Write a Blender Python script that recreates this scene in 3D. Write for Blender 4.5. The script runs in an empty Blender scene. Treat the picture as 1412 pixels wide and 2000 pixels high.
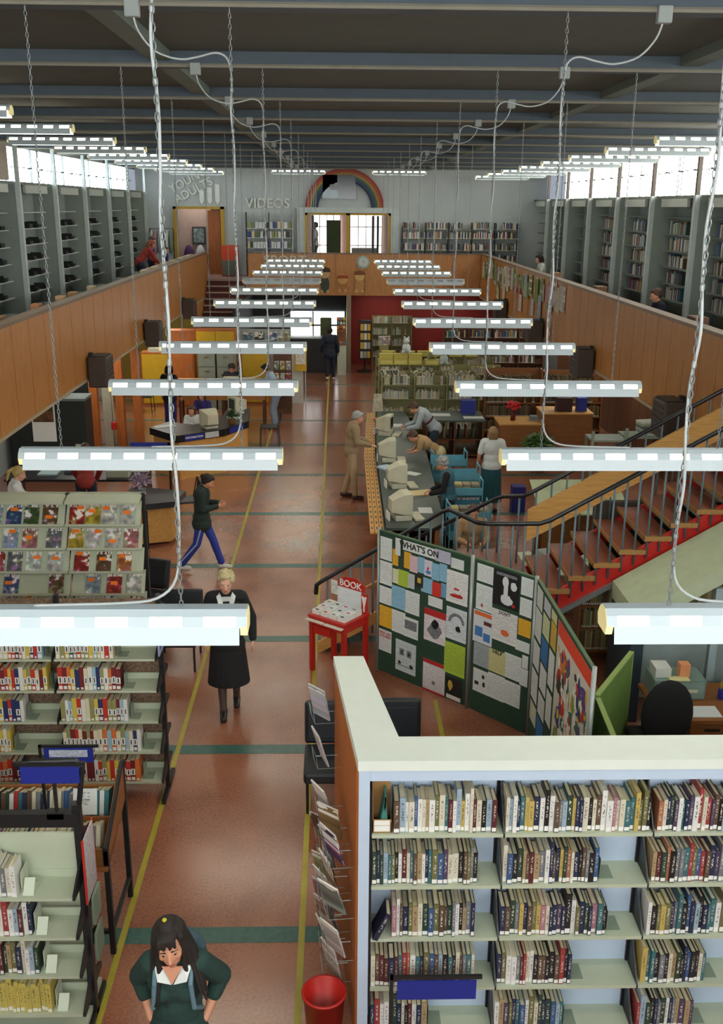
import bpy, bmesh, math, random
from mathutils import Vector, Matrix, Euler
import numpy as np
rnd = random.Random(7)
SC = bpy.context.scene
COL = SC.collection
PI = math.pi
R = math.radians
# ---------------------------------------------------------------- materials
MATS = {}
def srgb(h):
    if isinstance(h, str):
        h = h.lstrip('#'); v = [int(h[i:i+2], 16)/255 for i in (0, 2, 4)]
    else: v = h
    return tuple(c/12.92 if c <= .04045 else ((c+.055)/1.055)**2.4 for c in v)
def newmat(name):
    m = bpy.data.materials.new(name); m.use_nodes = True
    nt = m.node_tree; b = nt.nodes['Principled BSDF']
    return m, nt, b
def N(nt, t, **k):
    n = nt.nodes.new(t)
    for a, v in k.items(): setattr(n, a, v)
    return n
def mat(name, col, rough=.6, metal=0, var=.06, scale=8, emit=None, es=0, spec=.5, bump=0, bscale=60):
    if name in MATS: return MATS[name]
    m, nt, b = newmat(name)
    c = srgb(col)
    tc = N(nt, 'ShaderNodeTexCoord'); no = N(nt, 'ShaderNodeTexNoise')
    no.inputs['Scale'].default_value = scale; no.inputs['Detail'].default_value = 4
    nt.links.new(tc.outputs['Object'], no.inputs['Vector'])
    cr = N(nt, 'ShaderNodeValToRGB')
    cr.color_ramp.elements[0].position = .3; cr.color_ramp.elements[1].position = .7
    cr.color_ramp.elements[0].color = tuple(max(0, x*(1-var)) for x in c)+(1,)
    cr.color_ramp.elements[1].color = tuple(min(1, x*(1+var)) for x in c)+(1,)
    nt.links.new(no.outputs['Fac'], cr.inputs['Fac']); nt.links.new(cr.outputs['Color'], b.inputs['Base Color'])
    b.inputs['Roughness'].default_value = rough; b.inputs['Metallic'].default_value = metal
    b.inputs['Specular IOR Level'].default_value = spec
    if emit: b.inputs['Emission Color'].default_value = srgb(emit)+(1,); b.inputs['Emission Strength'].default_value = es
    if bump:
        bn = N(nt, 'ShaderNodeBump'); n2 = N(nt, 'ShaderNodeTexNoise'); n2.inputs['Scale'].default_value = bscale
        nt.links.new(tc.outputs['Object'], n2.inputs['Vector']); nt.links.new(n2.outputs['Fac'], bn.inputs['Height'])
        bn.inputs['Strength'].default_value = bump; nt.links.new(bn.outputs['Normal'], b.inputs['Normal'])
    MATS[name] = m
    return m
def wood(name, c1, c2, rough=.45, axis=2, sc=3.0):
    if name in MATS: return MATS[name]
    m, nt, b = newmat(name)
    tc = N(nt, 'ShaderNodeTexCoord'); mp = N(nt, 'ShaderNodeMapping')
    s = [14*sc, 14*sc, 14*sc]; s[axis] = 1.0*sc; mp.inputs['Scale'].default_value = s
    no = N(nt, 'ShaderNodeTexNoise'); no.inputs['Scale'].default_value = 1.2; no.inputs['Detail'].default_value = 5
    cr = N(nt, 'ShaderNodeValToRGB')
    cr.color_ramp.elements[0].position = .3; cr.color_ramp.elements[1].position = .72
    cr.color_ramp.elements[0].color = srgb(c1)+(1,); cr.color_ramp.elements[1].color = srgb(c2)+(1,)
    nt.links.new(tc.outputs['Object'], mp.inputs['Vector']); nt.links.new(mp.outputs['Vector'], no.inputs['Vector'])
    nt.links.new(no.outputs['Fac'], cr.inputs['Fac']); nt.links.new(cr.outputs['Color'], b.inputs['Base Color'])
    b.inputs['Roughness'].default_value = rough
    MATS[name] = m
    return m
def objcol_mat(name, rough=.5, text=0, mul=1.0):
    """colour comes from the object; text: printed strokes along the spine (1) or lines on a sheet (2) or a picture cover (3)"""
    if name in MATS: return MATS[name]
    m, nt, b = newmat(name)
    oi = N(nt, 'ShaderNodeObjectInfo'); tc = N(nt, 'ShaderNodeTexCoord')
    base = oi.outputs['Color']
    def vec(sx, sy, sz, off=True):
        mp = N(nt, 'ShaderNodeMapping'); mp.inputs['Scale'].default_value = (sx, sy, sz)
        nt.links.new(tc.outputs['Generated'], mp.inputs['Vector'])
        if off:
            ad = N(nt, 'ShaderNodeVectorMath', operation='ADD'); mu = N(nt, 'ShaderNodeMath', operation='MULTIPLY')
            mu.inputs[1].default_value = 97.0
            nt.links.new(oi.outputs['Random'], mu.inputs[0]); nt.links.new(mp.outputs['Vector'], ad.inputs[0]); nt.links.new(mu.outputs[0], ad.inputs[1])
            return ad.outputs[0]
        return mp.outputs['Vector']
    def math2(op, a, v):
        n = N(nt, 'ShaderNodeMath', operation=op); nt.links.new(a, n.inputs[0])
        if isinstance(v, (int, float)): n.inputs[1].default_value = v
        else: nt.links.new(v, n.inputs[1])
        return n.outputs[0]
    def mix(fac, a, bb):
        n = N(nt, 'ShaderNodeMix', data_type='RGBA'); nt.links.new(fac, n.inputs[0])
        for s, v in ((n.inputs[6], a), (n.inputs[7], bb)):
            if isinstance(v, tuple): s.default_value = v
            else: nt.links.new(v, s)
        return n.outputs[2]
    sep = N(nt, 'ShaderNodeSeparateXYZ'); nt.links.new(tc.outputs['Generated'], sep.inputs[0])
    col = base
    if text == 1:
        no = N(nt, 'ShaderNodeTexNoise'); no.inputs['Scale'].default_value = 1; no.inputs['Detail'].default_value = 2
        nt.links.new(vec(3, .5, 26), no.inputs['Vector'])
        ink = math2('GREATER_THAN', no.outputs['Fac'], .54)
        x = math2('COMPARE', sep.outputs['X'], .5); nt.nodes[-1].inputs[2].default_value = .2
        z = math2('COMPARE', sep.outputs['Z'], .6); nt.nodes[-1].inputs[2].default_value = .27
        y = math2('LESS_THAN', sep.outputs['Y'], .06)
        f = math2('MULTIPLY', math2('MULTIPLY', math2('MULTIPLY', ink, x), z), y)
        bw = N(nt, 'ShaderNodeRGBToBW'); nt.links.new(base, bw.inputs[0])
        lt = math2('LESS_THAN', bw.outputs[0], .25)
        inkc = mix(lt, (.02, .02, .02, 1), (.8, .76, .62, 1))
        f = math2('MULTIPLY', f, .75)
        col = mix(f, base, inkc)
    if text == 2:
        no = N(nt, 'ShaderNodeTexNoise'); no.inputs['Scale'].default_value = 1; no.inputs['Detail'].default_value = 1
        nt.links.new(vec(8, .1, 34), no.inputs['Vector'])
        wv = math2('FRACT', math2('MULTIPLY', sep.outputs['Z'], 15.0), 0.0)
        row = math2('GREATER_THAN', wv, .55)
        ink = math2('MULTIPLY', math2('GREATER_THAN', no.outputs['Fac'], .47), row)
        zz = math2('COMPARE', sep.outputs['Z'], .5); nt.nodes[-1].inputs[2].default_value = .42
        f = math2('MULTIPLY', math2('MULTIPLY', ink, zz), .32)
        col = mix(f, base, (.05, .05, .07, 1))
    if text == 3:
        vo = N(nt, 'ShaderNodeTexVoronoi'); vo.inputs['Scale'].default_value = 1.0; vo.inputs['Randomness'].default_value = 1
        no = N(nt, 'ShaderNodeTexNoise'); no.inputs['Scale'].default_value = 1.3; no.inputs['Detail'].default_value = 1.5
        v = vec(1.7, .02, 2.4); nt.links.new(v, vo.inputs['Vector']); nt.links.new(v, no.inputs['Vector'])
        hs = N(nt, 'ShaderNodeHueSaturation'); nt.links.new(base, hs.inputs['Color'])
        nt.links.new(math2('ADD', math2('MULTIPLY', no.outputs['Fac'], 1.6), -.2), hs.inputs['Value'])
        f = math2('MULTIPLY', math2('GREATER_THAN', no.outputs['Fac'], .52), .22)
        c2 = mix(f, hs.outputs[0], vo.outputs['Color'])
        f2 = math2('GREATER_THAN', math2('ADD', no.outputs['Fac'], math2('MULTIPLY', sep.outputs['Z'], .12)), .66)
        c3 = mix(f2, c2, (.78, .76, .7, 1))
        top = math2('GREATER_THAN', sep.outputs['Z'], .86)
        n3 = N(nt, 'ShaderNodeTexNoise'); n3.inputs['Scale'].default_value = 1; nt.links.new(vec(14, 1, 4), n3.inputs['Vector'])
        tt = math2('MULTIPLY', top, math2('GREATER_THAN', n3.outputs['Fac'], .5))
        col = mix(tt, c3, (.75, .72, .66, 1))
    nt.links.new(col, b.inputs['Base Color'])
    b.inputs['Roughness'].default_value = rough
    MATS[name] = m
    return m
def emis(name, col, st):
    if name in MATS: return MATS[name]
    m, nt, b = newmat(name)
    b.inputs['Base Color'].default_value = srgb(col)+(1,)
    b.inputs['Emission Color'].default_value = srgb(col)+(1,); b.inputs['Emission Strength'].default_value = st
    MATS[name] = m
    return m
# ---------------------------------------------------------------- mesh builder
class MB:
    def __init__(s): s.v = []; s.f = []; s.mi = []; s.cur = 0
    def add(s, vs, fs):
        o = len(s.v); s.v += [tuple(v) for v in vs]; s.f += [tuple(i+o for i in f) for f in fs]; s.mi += [s.cur]*len(fs)
        return s
    def box(s, x0, x1, y0, y1, z0, z1, M=None):
        vs = [(x0,y0,z0),(x1,y0,z0),(x1,y1,z0),(x0,y1,z0),(x0,y0,z1),(x1,y0,z1),(x1,y1,z1),(x0,y1,z1)]
        if M is not None: vs = [M @ Vector(v) for v in vs]
        return s.add(vs, [(0,3,2,1),(4,5,6,7),(0,1,5,4),(1,2,6,5),(2,3,7,6),(3,0,4,7)])
    def rbox(s, x0, x1, y0, y1, z0, z1, r=.01, M=None):
        """box with chamfered edges"""
        bm = bmesh.new(); bmesh.ops.create_cube(bm, size=1)
        for v in bm.verts: v.co = Vector(((x0+x1)/2+v.co.x*(x1-x0), (y0+y1)/2+v.co.y*(y1-y0), (z0+z1)/2+v.co.z*(z1-z0)))
        bmesh.ops.bevel(bm, geom=list(bm.edges), offset=min(r, .45*min(abs(x1-x0), abs(y1-y0), abs(z1-z0))), segments=2, affect='EDGES', profile=.5)
        bm.verts.index_update()
        vs = [v.co.copy() for v in bm.verts]; fs = [[v.index for v in f.verts] for f in bm.faces]; bm.free()
        if M is not None: vs = [M @ v for v in vs]
        return s.add(vs, fs)
    def tube(s, pts, r, n=8, cap=True, closed=False):
        pts = [Vector(p) for p in pts]; k = len(pts); vs = []; fs = []
        rr = r if isinstance(r, (list, tuple)) else [r]*k
        up = None
        for i, p in enumerate(pts):
            if closed: t = pts[(i+1) % k]-pts[i-1]
            else: t = (pts[min(i+1, k-1)]-pts[max(i-1, 0)])
            t.normalize()
            if up is None:
                a = Vector((0,0,1)) if abs(t.z) < .9 else Vector((1,0,0)); up = t.cross(a).normalized()
            up = (up - t*up.dot(t)).normalized(); w = t.cross(up)
            for j in range(n):
                a = 2*PI*j/n; vs.append(p+(up*math.cos(a)+w*math.sin(a))*rr[i])
        for i in range(k if closed else k-1):
            for j in range(n):
                a = i*n+j; b = i*n+(j+1) % n; i2 = (i+1) % k
                fs.append((a, b, i2*n+(j+1) % n, i2*n+j))
        if cap and not closed: fs.append(tuple(range(n-1, -1, -1))); fs.append(tuple((k-1)*n+j for j in range(n)))
        return s.add(vs, fs)
    def lathe(s, prof, c=(0,0,0), n=24, M=None):
        vs = []; fs = []
        for r, z in prof:
            for j in range(n):
                a = 2*PI*j/n; vs.append(Vector((c[0]+r*math.cos(a), c[1]+r*math.sin(a), c[2]+z)))
        k = len(prof)
        for i in range(k-1):
            for j in range(n): fs.append((i*n+j, i*n+(j+1) % n, (i+1)*n+(j+1) % n, (i+1)*n+j))
        if prof[0][0] > 1e-5: fs.append(tuple(range(n-1, -1, -1)))
        if prof[-1][0] > 1e-5: fs.append(tuple((k-1)*n+j for j in range(n)))
        if M is not None: vs = [M @ v for v in vs]
        return s.add(vs, fs)
    def prism(s, poly, h0, h1, M=None):
        """polygon in xy, extruded from z=h0 to h1"""
        n = len(poly); vs = [Vector((p[0], p[1], h0)) for p in poly]+[Vector((p[0], p[1], h1)) for p in poly]
        a = sum(poly[i][0]*poly[(i+1) % n][1]-poly[(i+1) % n][0]*poly[i][1] for i in range(n))
        fs = [tuple(range(n-1, -1, -1)), tuple(range(n, 2*n))]+[(i, (i+1) % n, n+(i+1) % n, n+i) for i in range(n)]
        if a < 0: fs = [f[::-1] for f in fs]
        if M is not None: vs = [M @ v for v in vs]
        return s.add(vs, fs)
    def ell(s, c, r, n=14, M=None):
        vs = []; fs = []; m = n//2
        for i in range(m+1):
            t = PI*i/m
            for j in range(n):
                a = 2*PI*j/n; vs.append(Vector((c[0]+r[0]*math.sin(t)*math.cos(a), c[1]+r[1]*math.sin(t)*math.sin(a), c[2]+r[2]*math.cos(t))))
        for i in range(m):
            for j in range(n): fs.append((i*n+j, (i+1)*n+j, (i+1)*n+(j+1) % n, i*n+(j+1) % n))
        if M is not None: vs = [M @ v for v in vs]
        return s.add(vs, fs)
    def mesh(s, name, mats):
        me = bpy.data.meshes.new(name); me.from_pydata([tuple(v) for v in s.v], [], s.f)
        for m in (mats if isinstance(mats, (list, tuple)) else [mats]): me.materials.append(m)
        if any(s.mi): me.polygons.foreach_set('material_index', s.mi)
        me.validate(); me.update()
        return me
    def build(s, name, mats, parent=None, smooth=False, loc=None, rot=None, world=True):
        me = s.mesh(name, mats)
        if smooth: me.polygons.foreach_set('use_smooth', [True]*len(me.polygons))
        o = bpy.data.objects.new(name, me); COL.objects.link(o)
        if parent is not None:
            o.parent = parent
            if world and loc is None and rot is None:
                o.matrix_parent_inverse = PINV.get(parent.name, Matrix())
        if loc is not None: o.location = loc
        if rot is not None: o.rotation_euler = rot
        return o
PINV = {}
def thing(name, label, cat, loc=(0,0,0), rotz=0, group=None, rot=None, local=False):
    """Empty at the thing's base; parts given in world coordinates unless local"""
    o = bpy.data.objects.new(name, None); COL.objects.link(o); o.empty_display_size = .1
    o.location = loc; o.rotation_euler = rot if rot else (0,0,rotz)
    o['label'] = label; o['category'] = cat
    if group: o['group'] = group
    if not local:
        PINV[o.name] = (Matrix.Translation(loc) @ Euler(rot if rot else (0,0,rotz)).to_matrix().to_4x4()).inverted()
    return o
def tag(o, label, cat, group=None, kind=None):
    if label: o['label'] = label
    if cat: o['category'] = cat
    if group: o['group'] = group
    if kind: o['kind'] = kind
    return o
def struct(o): o['kind'] = 'structure'; return o
def dup(o, loc=None, rotz=None, parent=None):
    c = o.copy(); COL.objects.link(c)
    if parent is not None: c.parent = parent
    for ch in o.children: dup(ch, parent=c)
    if loc is not None: c.location = loc
    if rotz is not None: c.rotation_euler = (0,0,rotz)
    return c
def text_obj(name, s, size, m, parent, M, extrude=.004, align='CENTER', sx=1.0, bold=.012):
    cu = bpy.data.curves.new(name, 'FONT'); cu.body = s; cu.size = size; cu.extrude = extrude
    cu.align_x = align; cu.offset = size*bold; cu.align_y = 'CENTER'; cu.resolution_u = 3
    t = bpy.data.objects.new(name, cu); COL.objects.link(t)
    dg = bpy.context.evaluated_depsgraph_get()
    me = bpy.data.meshes.new_from_object(t.evaluated_get(dg)); bpy.data.objects.remove(t); bpy.data.curves.remove(cu)
    me.materials.clear(); me.materials.append(m)
    me.transform(Matrix.Diagonal((sx, 1, 1, 1))); me.transform(M)
    o = bpy.data.objects.new(name, me); COL.objects.link(o)
    if parent is not None: o.parent = parent; o.matrix_parent_inverse = PINV.get(parent.name, Matrix())
    return o
FACE_CAM = Matrix.Rotation(R(90), 4, 'X')          # text in xy -> upright, facing -y
ORD = ['first','second','third','fourth','fifth','sixth','seventh','eighth','ninth','tenth','eleventh','twelfth','thirteenth','fourteenth','fifteenth','sixteenth','seventeenth','eighteenth','nineteenth','twentieth']
TENS = ['twenty','thirty','forty','fifty']
def ordn(i):
    if i < 20: return ORD[i]
    t, u = divmod(i+1, 10)
    return (TENS[t-2]+'-'+ORD[u-1]) if u else {3:'thirtieth',4:'fortieth',5:'fiftieth'}[t]

# ---------------------------------------------------------------- palette
LW = mat('light_grey_paint', '#b9c4c2', .55)
WHITE = mat('white_enamel', '#e4ebea', .4, var=.02)
CREAM = mat('cream_paint', '#cfd3bd', .5)
SHELF = mat('grey_green_steel', '#b4bca4', .45, var=.05, scale=5)
BLACK = mat('black_steel', '#17181a', .45)
DKGREY = mat('dark_grey', '#34383a', .55)
BLUEGREY = mat('blue_grey_steel', '#5b6c72', .45)
WOODP = wood('veneer_panel', '#a56a33', '#c18747', .42, 2)
WOODX = wood('wood_rail', '#8a5a30', '#a87342', .5, 1)
WOODO = wood('orange_wood', '#9a5220', '#bb6c2c', .5, 2)
WOODD = wood('dark_wood', '#4a2c18', '#6a4124', .5, 0)
WOODB = wood('brown_laminate', '#7b4a24', '#94602f', .45, 0)
WOODL = wood('light_timber', '#b98644', '#d3a258', .5, 0)
RED = mat('red_paint', '#b5231a', .4)
WALLRED = mat('wall_red_paint', '#8e2217', .6)
YEL = mat('yellow_paint', '#c9a21e', .5)
BLUE = mat('sign_blue', '#1c2a86', .45)
LBLUE = mat('trolley_blue', '#5fa0b4', .45)
GREEN = mat('green_fabric', '#5f7f35', .9, bump=.2, bscale=300)
DGREEN = mat('board_green', '#26402f', .9, bump=.15, bscale=300)
VINYL = mat('black_vinyl', '#1d2126', .38)
PAPER = objcol_mat('paper_sheet', .8, 2)
PLAIN = objcol_mat('plain_coloured', .6, 0)
BOOKM = objcol_mat('book_cover', .45, 1)
COVERM = objcol_mat('picture_cover', .4, 3)
PAGES = mat('book_pages', '#cfc6a4', .9, var=.18, scale=60)
STICK = mat('white_sticker', '#e6e6df', .7, var=.01)
ORST = mat('orange_sticker', '#ee7a1a', .6, var=.01)
CHROME = mat('grey_metal', '#8f9794', .35, metal=.6)
EXPOSURE = 0.35; WORLD = .35; TUBE_S = 20.0; WIN = 7; WINR = 9; WINB = 9.0; UL = 18
# ================================================================ camera
SC.view_settings.view_transform = 'Standard'; SC.view_settings.look = 'None'
SC.view_settings.gamma = 1.0; SC.view_settings.use_curve_mapping = False
SC.view_settings.exposure = EXPOSURE
SC.cycles.max_bounces = 6; SC.cycles.sample_clamp_direct = 5; SC.cycles.sample_clamp_indirect = 4; SC.cycles.adaptive_threshold = .015; SC.cycles.diffuse_bounces = 4; SC.cycles.glossy_bounces = 3; SC.cycles.transmission_bounces = 2; SC.cycles.caustics_reflective = False; SC.cycles.caustics_refractive = False
yaw, pit, rol = 0.025517, 0.299124, 0.0077153
fw = Vector((math.sin(yaw)*math.cos(pit), math.cos(yaw)*math.cos(pit), -math.sin(pit)))
rt = Vector((math.cos(yaw), -math.sin(yaw), 0)); up = rt.cross(fw)
r2 = rt*math.cos(rol)+up*math.sin(rol); u2 = up*math.cos(rol)-rt*math.sin(rol)
cd = bpy.data.cameras.new('camera'); cam = bpy.data.objects.new('camera', cd); COL.objects.link(cam)
cam.matrix_world = Matrix(((r2.x, u2.x, -fw.x, 0), (r2.y, u2.y, -fw.y, 0), (r2.z, u2.z, -fw.z, 5.5), (0,0,0,1)))
cd.sensor_fit = 'VERTICAL'; cd.sensor_height = 36; cd.lens = 1940.4/2000*36; cd.clip_end = 200; cd.clip_start = .1
SC.camera = cam
w = bpy.data.worlds.new('world'); SC.world = w; w.use_nodes = True
w.node_tree.nodes['Background'].inputs[0].default_value = (.75, .85, 1, 1); w.node_tree.nodes['Background'].inputs[1].default_value = WORLD

# ================================================================ shell
XL, XR, YF, YN = -7.05, 7.4, 36.7, -2.0
PL, PR, PY = -4.37, 4.85, 34.4            # gallery parapets
GZ, PZ0, PZ1 = 3.1, 2.58, 3.94            # gallery floor, parapet bottom and top
LY = [3.92+2.8*k for k in range(-1, 12)]  # lamp rows
# floor: speckled red vinyl
m, nt, b = newmat('red_vinyl_floor')
tc = N(nt, 'ShaderNodeTexCoord'); n1 = N(nt, 'ShaderNodeTexNoise'); n1.inputs['Scale'].default_value = 1.1; n1.inputs['Detail'].default_value = 6
n2 = N(nt, 'ShaderNodeTexNoise'); n2.inputs['Scale'].default_value = 42; n2.inputs['Detail'].default_value = 3
mx = N(nt, 'ShaderNodeMath', operation='ADD'); m3 = N(nt, 'ShaderNodeMath', operation='MULTIPLY'); m3.inputs[1].default_value = .75
nt.links.new(tc.outputs['Object'], n1.inputs['Vector']); nt.links.new(tc.outputs['Object'], n2.inputs['Vector'])
nt.links.new(n2.outputs['Fac'], m3.inputs[0]); nt.links.new(m3.outputs[0], mx.inputs[0]); nt.links.new(n1.outputs['Fac'], mx.inputs[1])
cr = N(nt, 'ShaderNodeValToRGB'); cr.color_ramp.elements[0].position = .55; cr.color_ramp.elements[1].position = 1.2
cr.color_ramp.elements[0].color = srgb('#733e2b')+(1,); cr.color_ramp.elements[1].color = srgb('#a0684f')+(1,)
nt.links.new(mx.outputs[0], cr.inputs['Fac']); nt.links.new(cr.outputs['Color'], b.inputs['Base Color'])
rr = N(nt, 'ShaderNodeMapRange'); rr.inputs[3].default_value = .20; rr.inputs[4].default_value = .26; b.inputs['Coat Weight'].default_value = .8; b.inputs['Coat Roughness'].default_value = .2
nt.links.new(n1.outputs['Fac'], rr.inputs[0]); nt.links.new(rr.outputs[0], b.inputs['Roughness'])
FLOORM = m
struct(MB().box(XL-.2, XR+.2, YN-.2, 41.2, -.2, 0).build('floor', FLOORM))
TEAL = mat('teal_vinyl', '#41625a', .26, var=.12, scale=20); YLINE = mat('yellow_line', '#a79a35', .35, var=.1, scale=6)
sn = 0
def trim(mb, m, nm='trim_'):
    global sn; sn += 1
    return struct(mb.build('%s%d' % (nm, sn), m))
for k in range(11): y = 3.72+2.8*k; trim(MB().box(PL-3, PR, y-.09, y+.09, .001, .002), TEAL)
for x, ye in ((-1.68, 33.5), (-.28, 33.5), (1.14, 10.4)): trim(MB().box(x-.025, x+.025, YN, ye, .0025, .0035), YLINE)
CEIL = mat('ceiling_paint', '#585c54', .9, var=.05, scale=3); BEAM = mat('beam_paint', '#4a545c', .8, var=.05)
struct(MB().box(XL-.3, XR+.3, YN-.3, 41.3, 6.78, 7.0).build('ceiling', CEIL))
CND = mat('conduit', '#7d7a6c', .5)
for y in LY:
    struct(MB().box(XL, XR, y-.02, y+.2, 6.66, 6.79).build('ceiling_beam', BEAM))
    struct(MB().tube([(XL, y-.05, 6.66), (XR, y-.05, 6.66)], .018, 6).build('ceiling_trim', CND))
for x in (-1.55, 3.12): struct(MB().box(x-.09, x+.09, YN, YF, 6.70, 6.79).build('ceiling_beam', mat('strut_paint', '#646f66', .8)))
GW = mat('grey_wall_paint', '#a2aaa8', .8, var=.03, scale=2)
FIN = mat('fin_paint', '#87918a', .75, var=.05, scale=3)
# side walls: solid to 5.6, windows 5.6-7.0 between the posts
WPANE = emis('bright_window', '#e9f2f8', WIN); WPANER = emis('bright_window_warm', '#fbf7f2', WINR)
DKPOST = mat('dark_post', '#4a4038', .6); CURT = mat('pale_curtain', '#b3aa9c', .9)
wn = 0
for side, X, xin, Pm in ((-1, XL, -6.52, FIN), (1, XR, 6.86, FIN)):
    nm = 'left' if side < 0 else 'right'; WZ = 5.92 if side < 0 else 5.74
    struct(MB().box(min(X, X+side*.2), max(X, X+side*.2), YN, 41, 0, WZ+.02).build('wall_'+nm, GW))
    struct(MB().box(min(X, X+side*.2), max(X, X+side*.2), YN, 41, 6.66, 7.15).build('wall_%s_head' % nm, GW))
    # glazing bays
    y0 = 21.5 if side < 0 else 19.73
    posts = [y0+2.8*k for k in range(-7, 6)]
    for k, y in enumerate(posts):
        if y > 36.4: continue
        # fin (deep partition) with thin front post running up to the roof
        mb = MB().box(min(xin, X), max(xin, X), y-.05, y+.05, GZ, WZ-.05)
        struct(mb.build('wall_%s_partition' % nm, Pm))
        struct(MB().box(xin-.045, xin+.045, y-.06, y+.06, GZ, WZ).build('pillar_'+nm, LW))
        struct(MB().box(xin-.035, xin+.035, y-.05, y+.05, WZ, 6.7).build('pillar_upper_'+nm, DKPOST if side > 0 else LW))
    for k in range(len(posts)-1):
        ya, yb = posts[k], posts[k+1]
        if ya > 35: continue
        wn += 1
        wob = struct(MB().box(X+side*.05, X+side*.07, ya+.06, yb-.06, WZ+.02, 6.66).build('window_%d' % wn, WPANE if side < 0 else WPANER))
        fm = MB()
        nb = 6
        for j in range(nb+1):
            yy = ya+.06+(yb-ya-.12)*j/nb
            fm.box(X-.02, X+.02, yy-.018, yy+.018, WZ+.02, 6.66)
        fm.build('window_frame', LW, wob, world=False)
        rb = MB().tube([(X-side*.12, ya+.1, 6.23), (X-side*.12, yb-.1, 6.25)], .008, 6)
        for q in range(3): rb.tube([(X-side*.12, ya+.3+q*.95, 6.23), (X-side*.12, ya+.55+q*.95, 6.25)], .016, 6)
        rb.build('window_rod', DKGREY, wob, world=False)
        if side < 0 and yb < 21.6:
            cu = MB(); nn = 40
            vs = []; fs = []
            for j in range(nn+1):
                yy = ya+.07+(yb-ya-.14)*j/nn; dx = .05*(1 if j % 2 else -1)
                vs += [(X+.35+dx, yy, WZ+.02), (X+.35+dx, yy, 6.66), (X+.36+dx, yy, WZ+.02), (X+.36+dx, yy, 6.66)]
            for j in range(nn): a = j*4; fs += [(a, a+4, a+5, a+1), (a+2, a+3, a+7, a+6)]
            c = cu.add(vs, fs).build('curtain', CURT)
            tag(c, 'pale pleated curtain drawn over the %s left gallery window' % ORD[k], 'curtain')
struct(MB().box(XL, XR, YN-.2, YN, 0, 4.4).build('wall_back', GW))
struct(MB().box(XL, XR, YN-.2, YN, 6.6, 7.1).build('wall_back_head', GW))
wn += 1; w0 = struct(MB().box(XL+.3, XR-.3, YN-.15, YN-.1, 4.4, 6.6).build('window_%d' % wn, emis('rear_fill_panel', '#f2f5f5', WINB)))  # unseen glowing window added behind the camera as fill light
fm = MB()
for q in range(15): x = XL+.3+(XR-XL-.6)*q/14; fm.box(x-.03, x+.03, YN-.1, YN-.03, 4.4, 6.6)
fm.box(XL+.3, XR-.3, YN-.1, YN-.05, 5.45, 5.5).build('window_frame', LW, w0, world=False)  # mullions added to the unseen rear fill window
# far upper wall at y=42 with the left doorway and the double doors
def wallpieces(nm, m, x0, x1, z0, z1, y0, y1, holes):
    mb = MB(); xs = x0
    for (hx0, hx1, hz0, hz1) in holes:
        mb.box(xs, hx0, y0, y1, z0, z1)
        if hz0 > z0: mb.box(hx0, hx1, y0, y1, z0, hz0)
        if hz1 < z1: mb.box(hx0, hx1, y0, y1, hz1, z1)
        xs = hx1
    mb.box(xs, x1, y0, y1, z0, z1)
    return struct(mb.build(nm, m))
FARW = mat('far_wall_paint', '#b4bcbc', .8, var=.03, scale=2)
wallpieces('wall_far', FARW, XL, XR, GZ-.2, 7.1, YF, YF+.15, [(-5.64, -4.11, GZ, 5.34), (-1.09, 1.85, GZ, 5.25)])
struct(MB().box(XL, XR, 40.6, 40.8, 0, 7.1).build('wall_far_lobby', mat('lobby_paint', '#b59c92', .8)))
struct(MB().box(-3.5, -3.35, YF+.15, 40.6, GZ, 7.0).build('wall_lobby_partition', mat('lobby_paint', '#b59c92', .8)))
# galleries and far mezzanine
GF = mat('gallery_carpet', '#6d5a58', .9)
struct(MB().box(XL, PL-.1, YN, PY, PZ0+.02, GZ).build('floor_left_gallery', GF))
struct(MB().box(PR+.1, XR, 12.1, PY, PZ0+.02, GZ).box(5.6, XR, YN, 12.1, PZ0+.02, GZ).build('floor_right_gallery', GF))
struct(MB().box(-3.0, XR, PY+.1, 40.6, PZ0+.02, GZ).build('floor_far_gallery', GF))
struct(MB().box(XL, -3.0, 34.45, 40.6, PZ0+.02, GZ).build('floor_landing', mat('landing_floor', '#a98f8d', .4)))
def planks(mb, a, b_, z0, z1, t, pitch, axis):
    """vertical tongue-and-groove boards between a and b along axis"""
    n = max(1, round(abs(b_[axis]-a[axis])/pitch)); g = .011
    for i in range(n):
        p0 = a[axis]+(b_[axis]-a[axis])*i/n; p1 = a[axis]+(b_[axis]-a[axis])*(i+1)/n
        lo, hi = min(p0, p1)+g, max(p0, p1)-g
        if axis == 1: mb.box(a[0], a[0]+t, lo, hi, z0, z1)
        else: mb.box(lo, hi, a[1], a[1]+t, z0, z1)
    if axis == 1: mb.box(a[0]+t*.2, a[0]+t*.75, min(a[1], b_[1]), max(a[1], b_[1]), z0, z1)
    else: mb.box(min(a[0], b_[0]), max(a[0], b_[0]), a[1]+t*.25, a[1]+t*.8, z0, z1)
    return mb
RAILC = mat('rail_cap', '#77604a', .5)
struct(planks(MB(), (PL, 34.5), (PL, YN), PZ0, PZ1, -.09, .78, 1).build('wall_left_parapet', WOODP))
struct(planks(MB(), (PR, PY), (PR, 11.95), PZ0, PZ1, .09, .62, 1).build('wall_right_parapet', WOODP))
struct(planks(MB(), (-3.0, PY), (PR, PY), PZ0, PZ1, .09, .98, 0).build('wall_far_parapet', WOODP))
trim(MB().box(PL-.16, PL+.03, YN, 34.5, PZ1, PZ1+.05), RAILC)
trim(MB().box(PR-.03, PR+.16, 11.95, PY, PZ1, PZ1+.05), RAILC)
trim(MB().box(-3.0, PR+.1, PY-.03, PY+.13, PZ1, PZ1+.04), RAILC)
trim(MB().box(PL-.02, PL+.015, YN, 34.5, PZ0-.05, PZ0), mat('edge_strip', '#a89a80', .5))
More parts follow.
